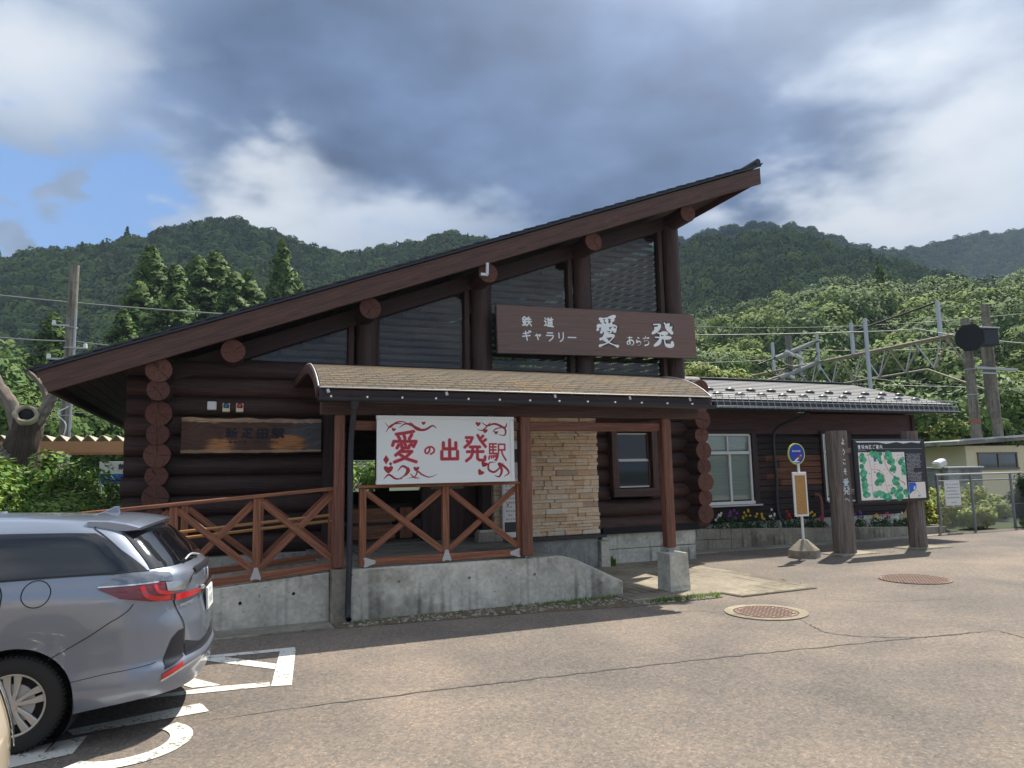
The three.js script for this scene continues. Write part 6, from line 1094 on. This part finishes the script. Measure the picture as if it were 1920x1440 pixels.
// coordinates: l along the car (end shown = +l), y up, n sideways (0 = near flank, -width = far flank)
function carShape({ lr, lf, inset, width, a = 0.5, e = 2.5, af = 0.6 }) {
  const half = width / 2;
  // v <= 0: straight flank, metres before the corner starts; 0..pi/2: round the corner to the centre line
  const at = (v, y, side = 1, out = 0) => {
    const L = lr(y), b = half - inset(y), F = lf(y);
    const raw = (vv) => { if (vv <= 0) { const l = L - a + vv, f = F + af; if (l < f) { const q = clamp((f - l) / af, 0, 1); return [Math.max(l, F), b * Math.pow(Math.max(0, 1 - Math.pow(q, e)), 1 / e)]; } return [l, b]; } const s = Math.pow(Math.sin(Math.min(vv, Math.PI / 2)), 2 / e), c = Math.pow(Math.max(0, Math.cos(Math.min(vv, Math.PI / 2))), 2 / e); return [L - a + a * s, b * c]; };
    const [l, w] = raw(v);
    return V(l, y, -half + side * w);
  };
  const normal = (v, y, side) => { const h = 0.004, v0 = Math.min(v, Math.PI / 2 - 0.012), p = at(v0, y, side), du = at(v0 + h, y, side).sub(at(v0 - h, y, side)), dv = at(v0, y + h, side).sub(at(v0, y - h, side)), n = du.cross(dv).normalize(), o = p.clone().sub(V(lerp(lf(0.6), lr(0.6), 0.5), 0.7, -half)); o.x *= 0.35; if (n.dot(o) < 0) n.negate(); if (v >= Math.PI / 2 - 0.012) { n.z = 0; n.normalize(); } return n; };
  const vOfL = (l, y) => { const s = l - (lr(y) - a); return s <= 0 ? s : Math.asin(Math.pow(clamp(s / a, 0, 1), e / 2)); };
  const vOfN = (n, y) => { const w = clamp((n + half) / (half - inset(y)), 0, 1); return Math.acos(Math.pow(w, e / 2)); };
  const toV = (p) => (p.n !== undefined ? vOfN(p.n, p.y) : vOfL(p.l, p.y));
  const patch = (top, bot, nx, ny, out, side = 1) => {
    const line = (pts, t) => { const q = pts.map((p) => [toV(p), p.y]), k = t * (q.length - 1), i = Math.min(Math.floor(k), q.length - 2), f = k - i; return [lerp(q[i][0], q[i + 1][0], f), lerp(q[i][1], q[i + 1][1], f)]; };
    const P = [], N = [], U = [], idx = [];
    for (let j = 0; j <= ny; j++) for (let i = 0; i <= nx; i++) { const A = line(bot, i / nx), B = line(top, i / nx), v = lerp(A[0], B[0], j / ny), y = lerp(A[1], B[1], j / ny), n = normal(v, y, side), p = at(v, y, side).addScaledVector(n, out); P.push(p.x, p.y, p.z); N.push(n.x, n.y, n.z); U.push(i / nx, j / ny); }
    for (let j = 0; j < ny; j++) for (let i = 0; i < nx; i++) { const a0 = j * (nx + 1) + i, b0 = a0 + nx + 1; side > 0 ? idx.push(a0, a0 + 1, b0, b0, a0 + 1, b0 + 1) : idx.push(a0, b0, a0 + 1, b0, b0 + 1, a0 + 1); }
    const g = new THREE.BufferGeometry(); g.setAttribute('position', new THREE.Float32BufferAttribute(P, 3)); g.setAttribute('normal', new THREE.Float32BufferAttribute(N, 3)); g.setAttribute('uv', new THREE.Float32BufferAttribute(U, 2)); g.setIndex(idx);
    return g;
  };
  const ribbon = (pts, w, out, side = 1, n = 60) => { // thin line following the surface
    const q = pts.map((p) => V(toV(p), p.y, 0)), cur = new THREE.CatmullRomCurve3(q, false, 'centripetal'), c = [];
    for (let i = 0; i <= n; i++) { const k = cur.getPoint(i / n), nn = normal(k.x, k.y, side); c.push([at(k.x, k.y, side).addScaledVector(nn, out), nn]); }
    const P = [], N = [], idx = [];
    c.forEach(([p, nn], i) => { const t = c[Math.min(i + 1, n)][0].clone().sub(c[Math.max(i - 1, 0)][0]).normalize(), s = t.cross(nn).normalize().multiplyScalar(w / 2); for (const k of [-1, 1]) { P.push(p.x + s.x * k, p.y + s.y * k, p.z + s.z * k); N.push(nn.x, nn.y, nn.z); } if (i < n) idx.push(2 * i, 2 * i + 1, 2 * i + 2, 2 * i + 1, 2 * i + 3, 2 * i + 2); });
    const q0 = (k) => V(P[k * 3], P[k * 3 + 1], P[k * 3 + 2]), mid = 2 * Math.floor(n / 2), fn = q0(mid + 1).sub(q0(mid)).cross(q0(mid + 2).sub(q0(mid))); if (fn.dot(V(N[mid * 3], N[mid * 3 + 1], N[mid * 3 + 2])) < 0) for (let i = 0; i < idx.length; i += 3) [idx[i + 1], idx[i + 2]] = [idx[i + 2], idx[i + 1]];
    const g = new THREE.BufferGeometry(); g.setAttribute('position', new THREE.Float32BufferAttribute(P, 3)); g.setAttribute('normal', new THREE.Float32BufferAttribute(N, 3)); g.setIndex(idx); return g;
  };
  function shell(yb, ytop, ny, arches, vFront) { // whole body, wheel openings cut out
    const vs = [], P = [], N = [], idx = []; let nv = 0;
    const VS = []; for (let i = 0; i <= 150; i++) VS.push(lerp(vFront, 0, i / 150)); for (let i = 1; i <= 28; i++) VS.push((i / 28) * (Math.PI / 2));
    for (const side of [1, -1]) {
      const base = nv, cols = VS.length;
      for (let j = 0; j <= ny; j++) for (let i = 0; i < cols; i++) {
        const tj = Math.pow(j / ny, 0.9), probe = at(VS[i], 0.4, side), y = lerp(yb(probe.x), ytop, tj); let p = at(VS[i], y, side); const n = normal(VS[i], y, side); let cut = false;
        for (const [cl, cy, R0] of arches) { const dx = p.x - cl, dy = p.y - cy, d = Math.hypot(dx, dy); if (d < R0 && Math.abs(p.z + width / 2) > width * 0.3) { cut = true; const k = R0 / Math.max(d, 1e-4); p = V(cl + dx * k, cy + dy * k, p.z); } }
        P.push(p.x, p.y, p.z); N.push(n.x, n.y, n.z); vs.push(cut); nv++;
      }
      for (let j = 0; j < ny; j++) for (let i = 0; i < cols - 1; i++) { const q = base + j * cols + i, u = q + cols; for (const [A, B, C] of [[q, q + 1, u], [u, q + 1, u + 1]]) if (!(vs[A] && vs[B] && vs[C])) side > 0 ? idx.push(A, B, C) : idx.push(A, C, B); }
      // close the roof towards the centre line
      const topRow = base + ny * cols, c0 = nv; for (let i = 0; i < cols; i++) { const k = topRow + i; P.push(P[k * 3], ytop + 0.012, -width / 2); N.push(0, 1, 0); vs.push(false); nv++; } for (let i = 0; i < cols - 1; i++) side > 0 ? idx.push(topRow + i, topRow + i + 1, c0 + i, c0 + i, topRow + i + 1, c0 + i + 1) : idx.push(topRow + i, c0 + i, topRow + i + 1, c0 + i, c0 + i + 1, topRow + i + 1);
    }
    const g = new THREE.BufferGeometry(); g.setAttribute('position', new THREE.Float32BufferAttribute(P, 3)); g.setAttribute('normal', new THREE.Float32BufferAttribute(N, 3)); g.setIndex(idx); return g;
  }
  return { at, normal, patch, ribbon, shell, half };
}
const tyreM = new THREE.MeshStandardMaterial({ color: col(0.022, 0.021, 0.02), roughness: 0.85 }), chrome = new THREE.MeshStandardMaterial({ color: col(0.8, 0.82, 0.84), roughness: 0.12, metalness: 1 });
function wheel(parent, l, R0, n, side) { // side +1: outer face towards +n
  const w = part('wheel', new THREE.CylinderGeometry(R0 * 0.6, R0 * 0.6, 0.1, 32).rotateX(Math.PI / 2), M.blackMatt, parent, [l, R0, n - side * 0.12]);
  const prof = [[0.63, -0.095], [0.66, -0.1], [0.80, -0.108], [0.93, -0.1], [0.985, -0.075], [1, -0.04], [1, 0.04], [0.985, 0.075], [0.93, 0.1], [0.80, 0.108], [0.70, 0.103], [0.655, 0.094], [0.64, 0.08]].map(([a, b]) => new THREE.Vector2(a * R0, b));
  const t = new THREE.LatheGeometry(prof, 56); t.rotateX(Math.PI / 2); part('tyre', t, tyreM, w, [0, 0, side * 0.01]);
  const gr = []; for (let i = 0; i < 64; i++) for (const s of [-1, 1]) { const g = new THREE.BoxGeometry(0.008, 0.012, 0.055); g.translate(0, R0 * 0.997, s * 0.06); g.rotateZ((i / 64) * 6.2832 + (s > 0 ? 0.05 : 0)); gr.push(g); } part('tread', mergeGeometries(gr), tyreM, w, [0, 0, side * 0.01]).userData.kind = 'stuff';
  const silver = new THREE.MeshStandardMaterial({ color: col(0.60, 0.60, 0.58), roughness: 0.3, metalness: 0.7 }), zf = side * 0.085;
  part('rim_lip', new THREE.TorusGeometry(R0 * 0.635, 0.012, 8, 48), silver, w, [0, 0, zf]);
  for (let i = 0; i < 5; i++) for (const s of [-1, 1]) {
    const a = (i / 5) * 6.2832 + 0.35 + s * 0.25, sh = new THREE.Shape([[0.03, -0.009], [R0 * 0.32, -0.011], [R0 * 0.62, -0.036], [R0 * 0.63, 0.006], [R0 * 0.45, 0.010], [0.03, 0.008]].map(([p, q]) => new THREE.Vector2(p, q * (s > 0 ? 1 : -1))));
    const g = new THREE.ExtrudeGeometry(sh, { depth: 0.018, bevelEnabled: true, bevelSize: 0.003, bevelThickness: 0.003, bevelSegments: 1 }); g.rotateZ(a); part('spoke', g, silver, w, [0, 0, zf - (side > 0 ? 0.02 : 0)]);
  }
  part('hub_cap', new THREE.CylinderGeometry(0.034, 0.038, 0.02, 20).rotateX(Math.PI / 2), silver, w, [0, 0, zf]);
  part('brake_disc', new THREE.CylinderGeometry(R0 * 0.42, R0 * 0.42, 0.012, 28).rotateX(Math.PI / 2), M.galv, w, [0, 0, side * 0.055]);
}
{ // grey estate car
  const W = 1.695, car = thing('grey_estate_car', 'grey estate car parked with its rear towards the right', 'car', [-1.1, 0, -5.5]);
  car.rotation.y = -0.087;
  const lr = pchip([[0.15, 0.850], [0.25, 0.920], [0.33, 0.955], [0.44, 0.970], [0.5, 0.935], [0.68, 0.940], [0.85, 0.915], [0.97, 0.915], [1.03, 0.905], [1.08, 0.865], [1.12, 0.835], [1.22, 0.740], [1.34, 0.605], [1.38, 0.510], [1.42, 0.340], [1.45, 0.120], [1.468, -0.120], [1.48, -0.470]]);
  const lf = pchip([[0.15, -3.35], [0.4, -3.5], [0.7, -3.45], [0.9, -3.2], [1.0, -2.6], [1.1, -2.25], [1.36, -1.6], [1.42, -1.4], [1.46, -1.2], [1.48, -1.0]]);
  const inset = pchip([[0.15, 0.08], [0.25, 0.03], [0.36, 0.008], [0.5, 0.02], [0.62, 0.016], [0.76, 0.004], [0.9, 0.0], [0.95, 0.004], [1.0, 0.022], [1.06, 0.04], [1.1, 0.062], [1.2, 0.115], [1.33, 0.19], [1.38, 0.235], [1.42, 0.31], [1.45, 0.42], [1.468, 0.56], [1.48, 0.72]]);
  const S = carShape({ lr, lf, inset, width: W, a: 0.48, e: 2.6, af: 0.7 });
  const paint = new THREE.MeshPhysicalMaterial({ color: col(0.25, 0.285, 0.35), roughness: 0.34, metalness: 0.5, clearcoat: 1, clearcoatRoughness: 0.03 });
  const glass = new THREE.MeshPhysicalMaterial({ color: col(0.008, 0.009, 0.011), roughness: 0.04, clearcoat: 1, clearcoatRoughness: 0.0 }), gap = M.blackMatt;
  const AX = -0.12, RW = 0.3;
  part('body', S.shell((l) => lerp(0.2, 0.27, smoothstep(l, 0.1, 0.75)), 1.48, 84, [[AX, 0.3, 0.355], [AX - 2.53, 0.3, 0.355]], -3.9), paint, car);
  part('underbody', box(3.9, 0.22, 1.35, 0.04), M.blackMatt, car, [-1.3, 0.34, -W / 2]);
  part('cabin_core', box(2.3, 0.5, 1.1, 0.05), M.blackMatt, car, [-0.9, 1.05, -W / 2]);
  for (const c of [AX, AX - 2.53]) for (const s of [1, -1]) { const g = new THREE.CylinderGeometry(0.36, 0.36, 0.3, 40, 1, true, 0, Math.PI * 2).rotateX(Math.PI / 2); part('wheel_liner', g, M.blackMatt, car, [c, 0.3, s > 0 ? -0.17 : -W + 0.17]); part('wheel_liner', new THREE.CircleGeometry(0.36, 40), M.blackMatt, car, [c, 0.3, s > 0 ? -0.30 : -W + 0.30]); }
  for (const c of [AX, AX - 2.53]) { wheel(car, c, RW, -0.025, 1); wheel(car, c, RW, -W + 0.025, -1); }
  for (const side of [1, -1]) {
    const sn = side;
    // side glass, door lines, fuel flap
    part('side_window', S.patch([{ l: -0.62, y: 1.365 }, { l: -0.2, y: 1.36 }, { l: 0.1, y: 1.352 }, { l: 0.27, y: 1.343 }], [{ l: -0.62, y: 1.065 }, { l: -0.2, y: 1.08 }, { l: 0.2, y: 1.088 }, { l: 0.62, y: 1.088 }], 40, 12, 0.004, sn), glass, car);
    part('side_window', S.patch([{ l: -1.5, y: 1.33 }, { l: -1.0, y: 1.36 }, { l: -0.68, y: 1.365 }], [{ l: -1.75, y: 1.03 }, { l: -1.2, y: 1.05 }, { l: -0.68, y: 1.062 }], 30, 10, 0.004, sn), glass, car);
    part('window_trim', S.ribbon([{ l: -1.7, y: 1.03 }, { l: -0.6, y: 1.062 }, { l: 0.2, y: 1.084 }, { l: 0.63, y: 1.084 }], 0.012, 0.006, sn), gap, car);
    part('roof_seam', S.ribbon([{ l: 0.26, y: 1.395 }, { l: 0.29, y: 1.35 }, { l: 0.45, y: 1.22 }, { l: 0.60, y: 1.10 }], 0.009, 0.003, sn), gap, car);
    part('door_seam', S.ribbon([{ l: -0.24, y: 1.06 }, { l: -0.2, y: 0.95 }, { l: -0.22, y: 0.86 }, { l: -0.34, y: 0.74 }, { l: -0.45, y: 0.66 }], 0.008, 0.002, sn), gap, car);
    part('bumper_seam', S.ribbon([{ l: 0.56, y: 0.885 }, { l: 0.535, y: 0.85 }, { l: 0.45, y: 0.79 }, { l: 0.31, y: 0.70 }, { l: 0.08, y: 0.57 }], 0.006, 0.002, sn), gap, car);
    // lamp: clear upper glass, red body, bright light guide
    const clear = new THREE.MeshPhysicalMaterial({ color: col(0.20, 0.22, 0.25), roughness: 0.06, metalness: 0.5, clearcoat: 1 }), red = new THREE.MeshPhysicalMaterial({ color: col(0.16, 0.006, 0.008), roughness: 0.1, clearcoat: 1 }), hot = new THREE.MeshPhysicalMaterial({ color: col(0.62, 0.012, 0.015), roughness: 0.12, clearcoat: 1 });
    const lamp = part('tail_lamp', S.patch([{ l: 0.34, y: 1.0 }, { l: 0.50, y: 1.0 }, { l: 0.70, y: 1.005 }, { n: -0.16, y: 0.995 }], [{ l: 0.345, y: 0.992 }, { l: 0.48, y: 0.925 }, { l: 0.66, y: 0.89 }, { n: -0.16, y: 0.875 }], 36, 8, 0.012, sn), red, car);
    part('lamp_glass', S.patch([{ l: 0.44, y: 1.075 }, { l: 0.55, y: 1.078 }, { l: 0.66, y: 1.075 }, { n: -0.18, y: 1.055 }], [{ l: 0.345, y: 1.006 }, { l: 0.50, y: 1.008 }, { l: 0.70, y: 1.012 }, { n: -0.17, y: 1.0 }], 30, 6, 0.012, sn), clear, lamp);
    part('chrome_strip', S.ribbon([{ l: 0.345, y: 1.002 }, { l: 0.50, y: 1.004 }, { l: 0.69, y: 1.008 }], 0.009, 0.016, sn), chrome, lamp);
    part('light_guide', S.ribbon([{ l: 0.60, y: 0.99 }, { l: 0.63, y: 0.935 }, { l: 0.69, y: 0.905 }, { n: -0.13, y: 0.90 }], 0.03, 0.016, sn), hot, lamp);
    part('light_guide', S.ribbon([{ l: 0.67, y: 0.995 }, { l: 0.69, y: 0.955 }, { l: 0.73, y: 0.935 }, { n: -0.15, y: 0.93 }], 0.024, 0.016, sn), hot, lamp);
    part('turn_lamp', S.patch([{ l: 0.725, y: 1.0 }, { n: -0.12, y: 1.0 }, { n: -0.30, y: 0.985 }], [{ l: 0.74, y: 0.945 }, { n: -0.13, y: 0.94 }, { n: -0.25, y: 0.93 }], 14, 5, 0.018, sn), new THREE.MeshPhysicalMaterial({ color: col(0.42, 0.43, 0.44), roughness: 0.2, metalness: 0.7, clearcoat: 1 }), lamp);
    part('gate_lamp', S.patch([{ n: -0.17, y: 0.915 }, { n: -0.38, y: 0.905 }, { n: -0.55, y: 0.895 }], [{ n: -0.17, y: 0.868 }, { n: -0.36, y: 0.868 }, { n: -0.55, y: 0.872 }], 20, 4, 0.012, sn), hot, car);
    part('chrome_strip', S.ribbon([{ n: -0.40, y: 1.03 }, { n: -0.33, y: 0.99 }, { n: -0.27, y: 0.93 }], 0.012, 0.02, sn), chrome, car);
    part('tailgate_seam', S.ribbon([{ n: -0.165, y: 1.05 }, { n: -0.165, y: 0.87 }, { n: -0.20, y: 0.78 }, { n: -0.24, y: 0.68 }, { n: -0.25, y: 0.5 }], 0.009, 0.003, sn), gap, car);
    // black corner insert, reflector
    part('corner_insert', S.patch([{ n: -0.145, y: 0.62 }, { n: -0.19, y: 0.66 }, { n: -0.235, y: 0.665 }], [{ n: -0.085, y: 0.43 }, { n: -0.16, y: 0.455 }, { n: -0.235, y: 0.475 }], 12, 10, 0.005, sn), M.black, car);
    part('corner_insert', S.patch([{ n: -0.26, y: 0.58 }, { n: -0.5, y: 0.52 }, { n: -W / 2, y: 0.51 }], [{ n: -0.26, y: 0.475 }, { n: -0.5, y: 0.47 }, { n: -W / 2, y: 0.47 }], 16, 4, 0.005, sn), M.black, car);
    part('reflector', S.patch([{ n: -0.075, y: 0.405 }, { n: -0.20, y: 0.455 }], [{ n: -0.075, y: 0.37 }, { n: -0.19, y: 0.42 }], 8, 3, 0.009, sn), new THREE.MeshPhysicalMaterial({ color: col(0.6, 0.015, 0.02), roughness: 0.12, clearcoat: 1 }), car);
    part('chrome_strip', S.ribbon([{ n: -0.07, y: 0.365 }, { n: -0.20, y: 0.412 }, { n: -0.5, y: 0.435 }, { n: -W / 2, y: 0.44 }], 0.014, 0.012, sn), chrome, car);
    part('rear_window', S.patch([{ n: -0.265, y: 1.335 }, { n: -0.5, y: 1.34 }, { n: -W / 2, y: 1.342 }], [{ n: -0.125, y: 1.095 }, { n: -0.45, y: 1.10 }, { n: -W / 2, y: 1.105 }], 24, 14, 0.005, sn), glass, car);
    part('gate_handle', S.patch([{ n: -0.45, y: 1.055 }, { n: -W / 2, y: 1.06 }], [{ n: -0.45, y: 1.02 }, { n: -W / 2, y: 1.03 }], 10, 3, 0.012, sn), M.black, car);
    part('painted_crease', S.ribbon([{ l: 0.215, y: 0.42 }, { l: 0.45, y: 0.455 }, { l: 0.7, y: 0.485 }], 0.004, 0.002, sn), gap, car);  // dark line painted on for the shade along a body crease
  }
  { const c = [], n = 40; for (let i = 0; i <= n; i++) { const t = (i / n) * 6.2832; c.push({ l: -0.01 + Math.cos(t) * 0.082, y: 0.985 + Math.sin(t) * 0.082 }); } part('fuel_flap_seam', S.ribbon(c, 0.006, 0.002, 1, 80), gap, car); }
  // spoiler, fin, wiper, badge, plate
  const sp = new THREE.Shape([[0.20, 1.448], [0.34, 1.44], [0.50, 1.418], [0.62, 1.392], [0.615, 1.38], [0.5, 1.375], [0.3, 1.38], [0.2, 1.39]].map(([a, b]) => new THREE.Vector2(a, b)));
  { const g = new THREE.ExtrudeGeometry(sp, { depth: 1.06, steps: 16, bevelEnabled: true, bevelSize: 0.006, bevelThickness: 0.04, bevelSegments: 3 }), p = g.attributes.position; for (let i = 0; i < p.count; i++) { const k = Math.abs(p.getZ(i) - 0.53) / 0.57; p.setXYZ(i, p.getX(i) - (p.getX(i) > 0.3 ? 0.10 * k * k * ((p.getX(i) - 0.3) / 0.35) : 0), p.getY(i) - 0.035 * k * k, p.getZ(i)); } g.computeVertexNormals(); part('spoiler', g, paint, car, [0, 0.01, -W / 2 - 0.53]); }
  { const s = new THREE.Shape(); s.moveTo(0, 0); s.quadraticCurveTo(0.12, 0.02, 0.17, 0.062); s.lineTo(0.2, 0.062); s.quadraticCurveTo(0.2, 0.03, 0.215, 0); s.lineTo(0, 0); part('antenna_fin', new THREE.ExtrudeGeometry(s, { depth: 0.012, bevelEnabled: true, bevelSize: 0.008, bevelThickness: 0.014, bevelSegments: 3 }), paint, car, [0.07, 1.435, -W / 2 - 0.006]); }
  part('wiper', tube([S.at(Math.PI / 2 - 0.05, 1.12, 1).add(V(0.03, 0, 0)), S.at(1.25, 1.135, 1).add(V(0.03, 0.01, 0)), S.at(1.05, 1.12, 1).add(V(0.03, 0, 0))], 0.008, 16, 6), M.alu, car);
  { const q = S.at(Math.PI / 2 - 0.1, 0.98, 1); part('badge', new THREE.TorusGeometry(0.042, 0.007, 6, 4).rotateZ(Math.PI / 4).rotateY(Math.PI / 2), chrome, car, [q.x + 0.012, 0.98, -W / 2]); for (const s of [-1, 1]) part('badge', box(0.01, 0.05, 0.01, 0), chrome, car, [q.x + 0.014, 0.98, -W / 2 + s * 0.014]); part('badge', box(0.01, 0.01, 0.03, 0), chrome, car, [q.x + 0.014, 0.98, -W / 2]); }
  const plateT = canvasTex(330, 165, (c, w, h) => { c.fillStyle = '#eef0ee'; c.fillRect(0, 0, w, h); c.fillStyle = '#1d5a3c'; c.font = 'bold 34px sans-serif'; for (const x of [92, 126]) { c.fillRect(x, 18, 26, 5); c.fillRect(x + 10, 12, 5, 28); c.fillRect(x, 32, 26, 5); } c.fillText('501', 172, 42); c.font = 'bold 86px sans-serif'; c.fillText('18-01', 72, 136); });
  const plate = part('number_plate', box(0.012, 0.165, 0.33, 0.003), M.white, car, [lr(0.79) + 0.02, 0.79, -W / 2], [0, 0, 0.06]);
  part('plate_print', facePlane(0.322, 0.158).rotateY(Math.PI / 2), printed(plateT, 0.4), plate, [0.008, 0, 0]);
  part('plate_garnish', box(0.03, 0.035, 0.62, 0.01), chrome, car, [lr(0.9) + 0.008, 0.9, -W / 2]);
  { const c2 = canvasTex(512, 96, (c, w, h) => { c.clearRect(0, 0, w, h); c.font = 'bold 78px sans-serif'; c.fillStyle = '#d5d8dc'; c.setTransform(1.3, 0, 0, 1, 0, 0); c.fillText('SHUTTLE', 14, 76); }); const bm = new THREE.MeshStandardMaterial({ map: c2, transparent: true, roughness: 0.2, metalness: 0.6 }); part('model_lettering', S.patch([{ n: -0.21, y: 0.842 }, { n: -0.41, y: 0.845 }], [{ n: -0.215, y: 0.805 }, { n: -0.41, y: 0.812 }], 12, 3, 0.006, 1), bm, car); }
}
{ // cream car, only its front corner in the picture
  const W = 1.48, car = thing('cream_car', 'cream coloured small car with its front corner at the left edge', 'car', [-0.815, 0, -2.78]);
  const lr = pchip([[0.15, -0.12], [0.3, -0.02], [0.5, 0.0], [0.62, -0.005], [0.76, -0.04], [0.88, -0.11], [0.95, -0.22], [1.02, -0.5], [1.08, -0.75], [1.4, -1.15], [1.5, -1.4], [1.56, -1.8]]);
  const lf = pchip([[0.15, -3.3], [0.5, -3.4], [0.9, -3.38], [1.4, -3.2], [1.56, -2.6]]), inset = pchip([[0.15, 0.06], [0.4, 0.0], [0.8, 0.0], [0.95, 0.05], [1.02, 0.1], [1.4, 0.2], [1.5, 0.3], [1.56, 0.55]]);
  const S = carShape({ lr, lf, inset, width: W, a: 0.42, e: 2.7, af: 0.4 });
  const cream = new THREE.MeshPhysicalMaterial({ color: col(0.60, 0.50, 0.36), roughness: 0.35, clearcoat: 1, clearcoatRoughness: 0.04 });
  part('body', S.shell(() => 0.17, 1.56, 70, [[-0.72, 0.28, 0.33], [-2.75, 0.28, 0.33]], -2.95), cream, car);
  part('underbody', box(2.9, 0.2, 1.1, 0.04), M.blackMatt, car, [-1.75, 0.32, -W / 2]);
  for (const l of [-0.72, -2.75]) { wheel(car, l, 0.28, -0.03, 1); wheel(car, l, 0.28, -W + 0.03, -1); }
  const lens = new THREE.MeshPhysicalMaterial({ color: col(0.55, 0.60, 0.66), roughness: 0.05, metalness: 0.65, clearcoat: 1 });
  for (const s of [1, -1]) {
    const h = part('headlamp', S.patch([{ l: -0.36, y: 0.86 }, { n: -0.10, y: 0.86 }, { n: -0.40, y: 0.83 }], [{ l: -0.26, y: 0.70 }, { n: -0.12, y: 0.61 }, { n: -0.42, y: 0.59 }], 16, 10, 0.012, s), lens, car);
    part('lamp_rim', S.ribbon([{ l: -0.36, y: 0.87 }, { n: -0.10, y: 0.87 }, { n: -0.41, y: 0.84 }, { n: -0.43, y: 0.585 }, { n: -0.12, y: 0.605 }, { l: -0.27, y: 0.69 }, { l: -0.36, y: 0.87 }], 0.01, 0.013, s), M.alu, h);
    part('bumper_seam', S.ribbon([{ l: -0.42, y: 0.62 }, { l: -0.3, y: 0.64 }, { l: -0.22, y: 0.66 }], 0.006, 0.002, s), M.blackMatt, car);
    part('fog_recess', S.patch([{ l: -0.1, y: 0.4 }, { n: -0.2, y: 0.4 }], [{ l: -0.1, y: 0.3 }, { n: -0.2, y: 0.28 }], 8, 5, 0.004, s), M.blackMatt, car);
    part('side_window', S.patch([{ l: -1.35, y: 1.42 }, { l: -1.9, y: 1.45 }, { l: -2.9, y: 1.42 }], [{ l: -0.95, y: 1.06 }, { l: -1.9, y: 1.04 }, { l: -3.0, y: 1.05 }], 20, 8, 0.004, s), M.black, car);
  }
}
scene.fog = new THREE.FogExp2(new THREE.Color(0.62, 0.77, 0.97), 0.0004);
scene.traverse((o) => { if (o.isMesh) { o.castShadow = true; o.receiveShadow = true; } });
renderer.render(scene, camera);
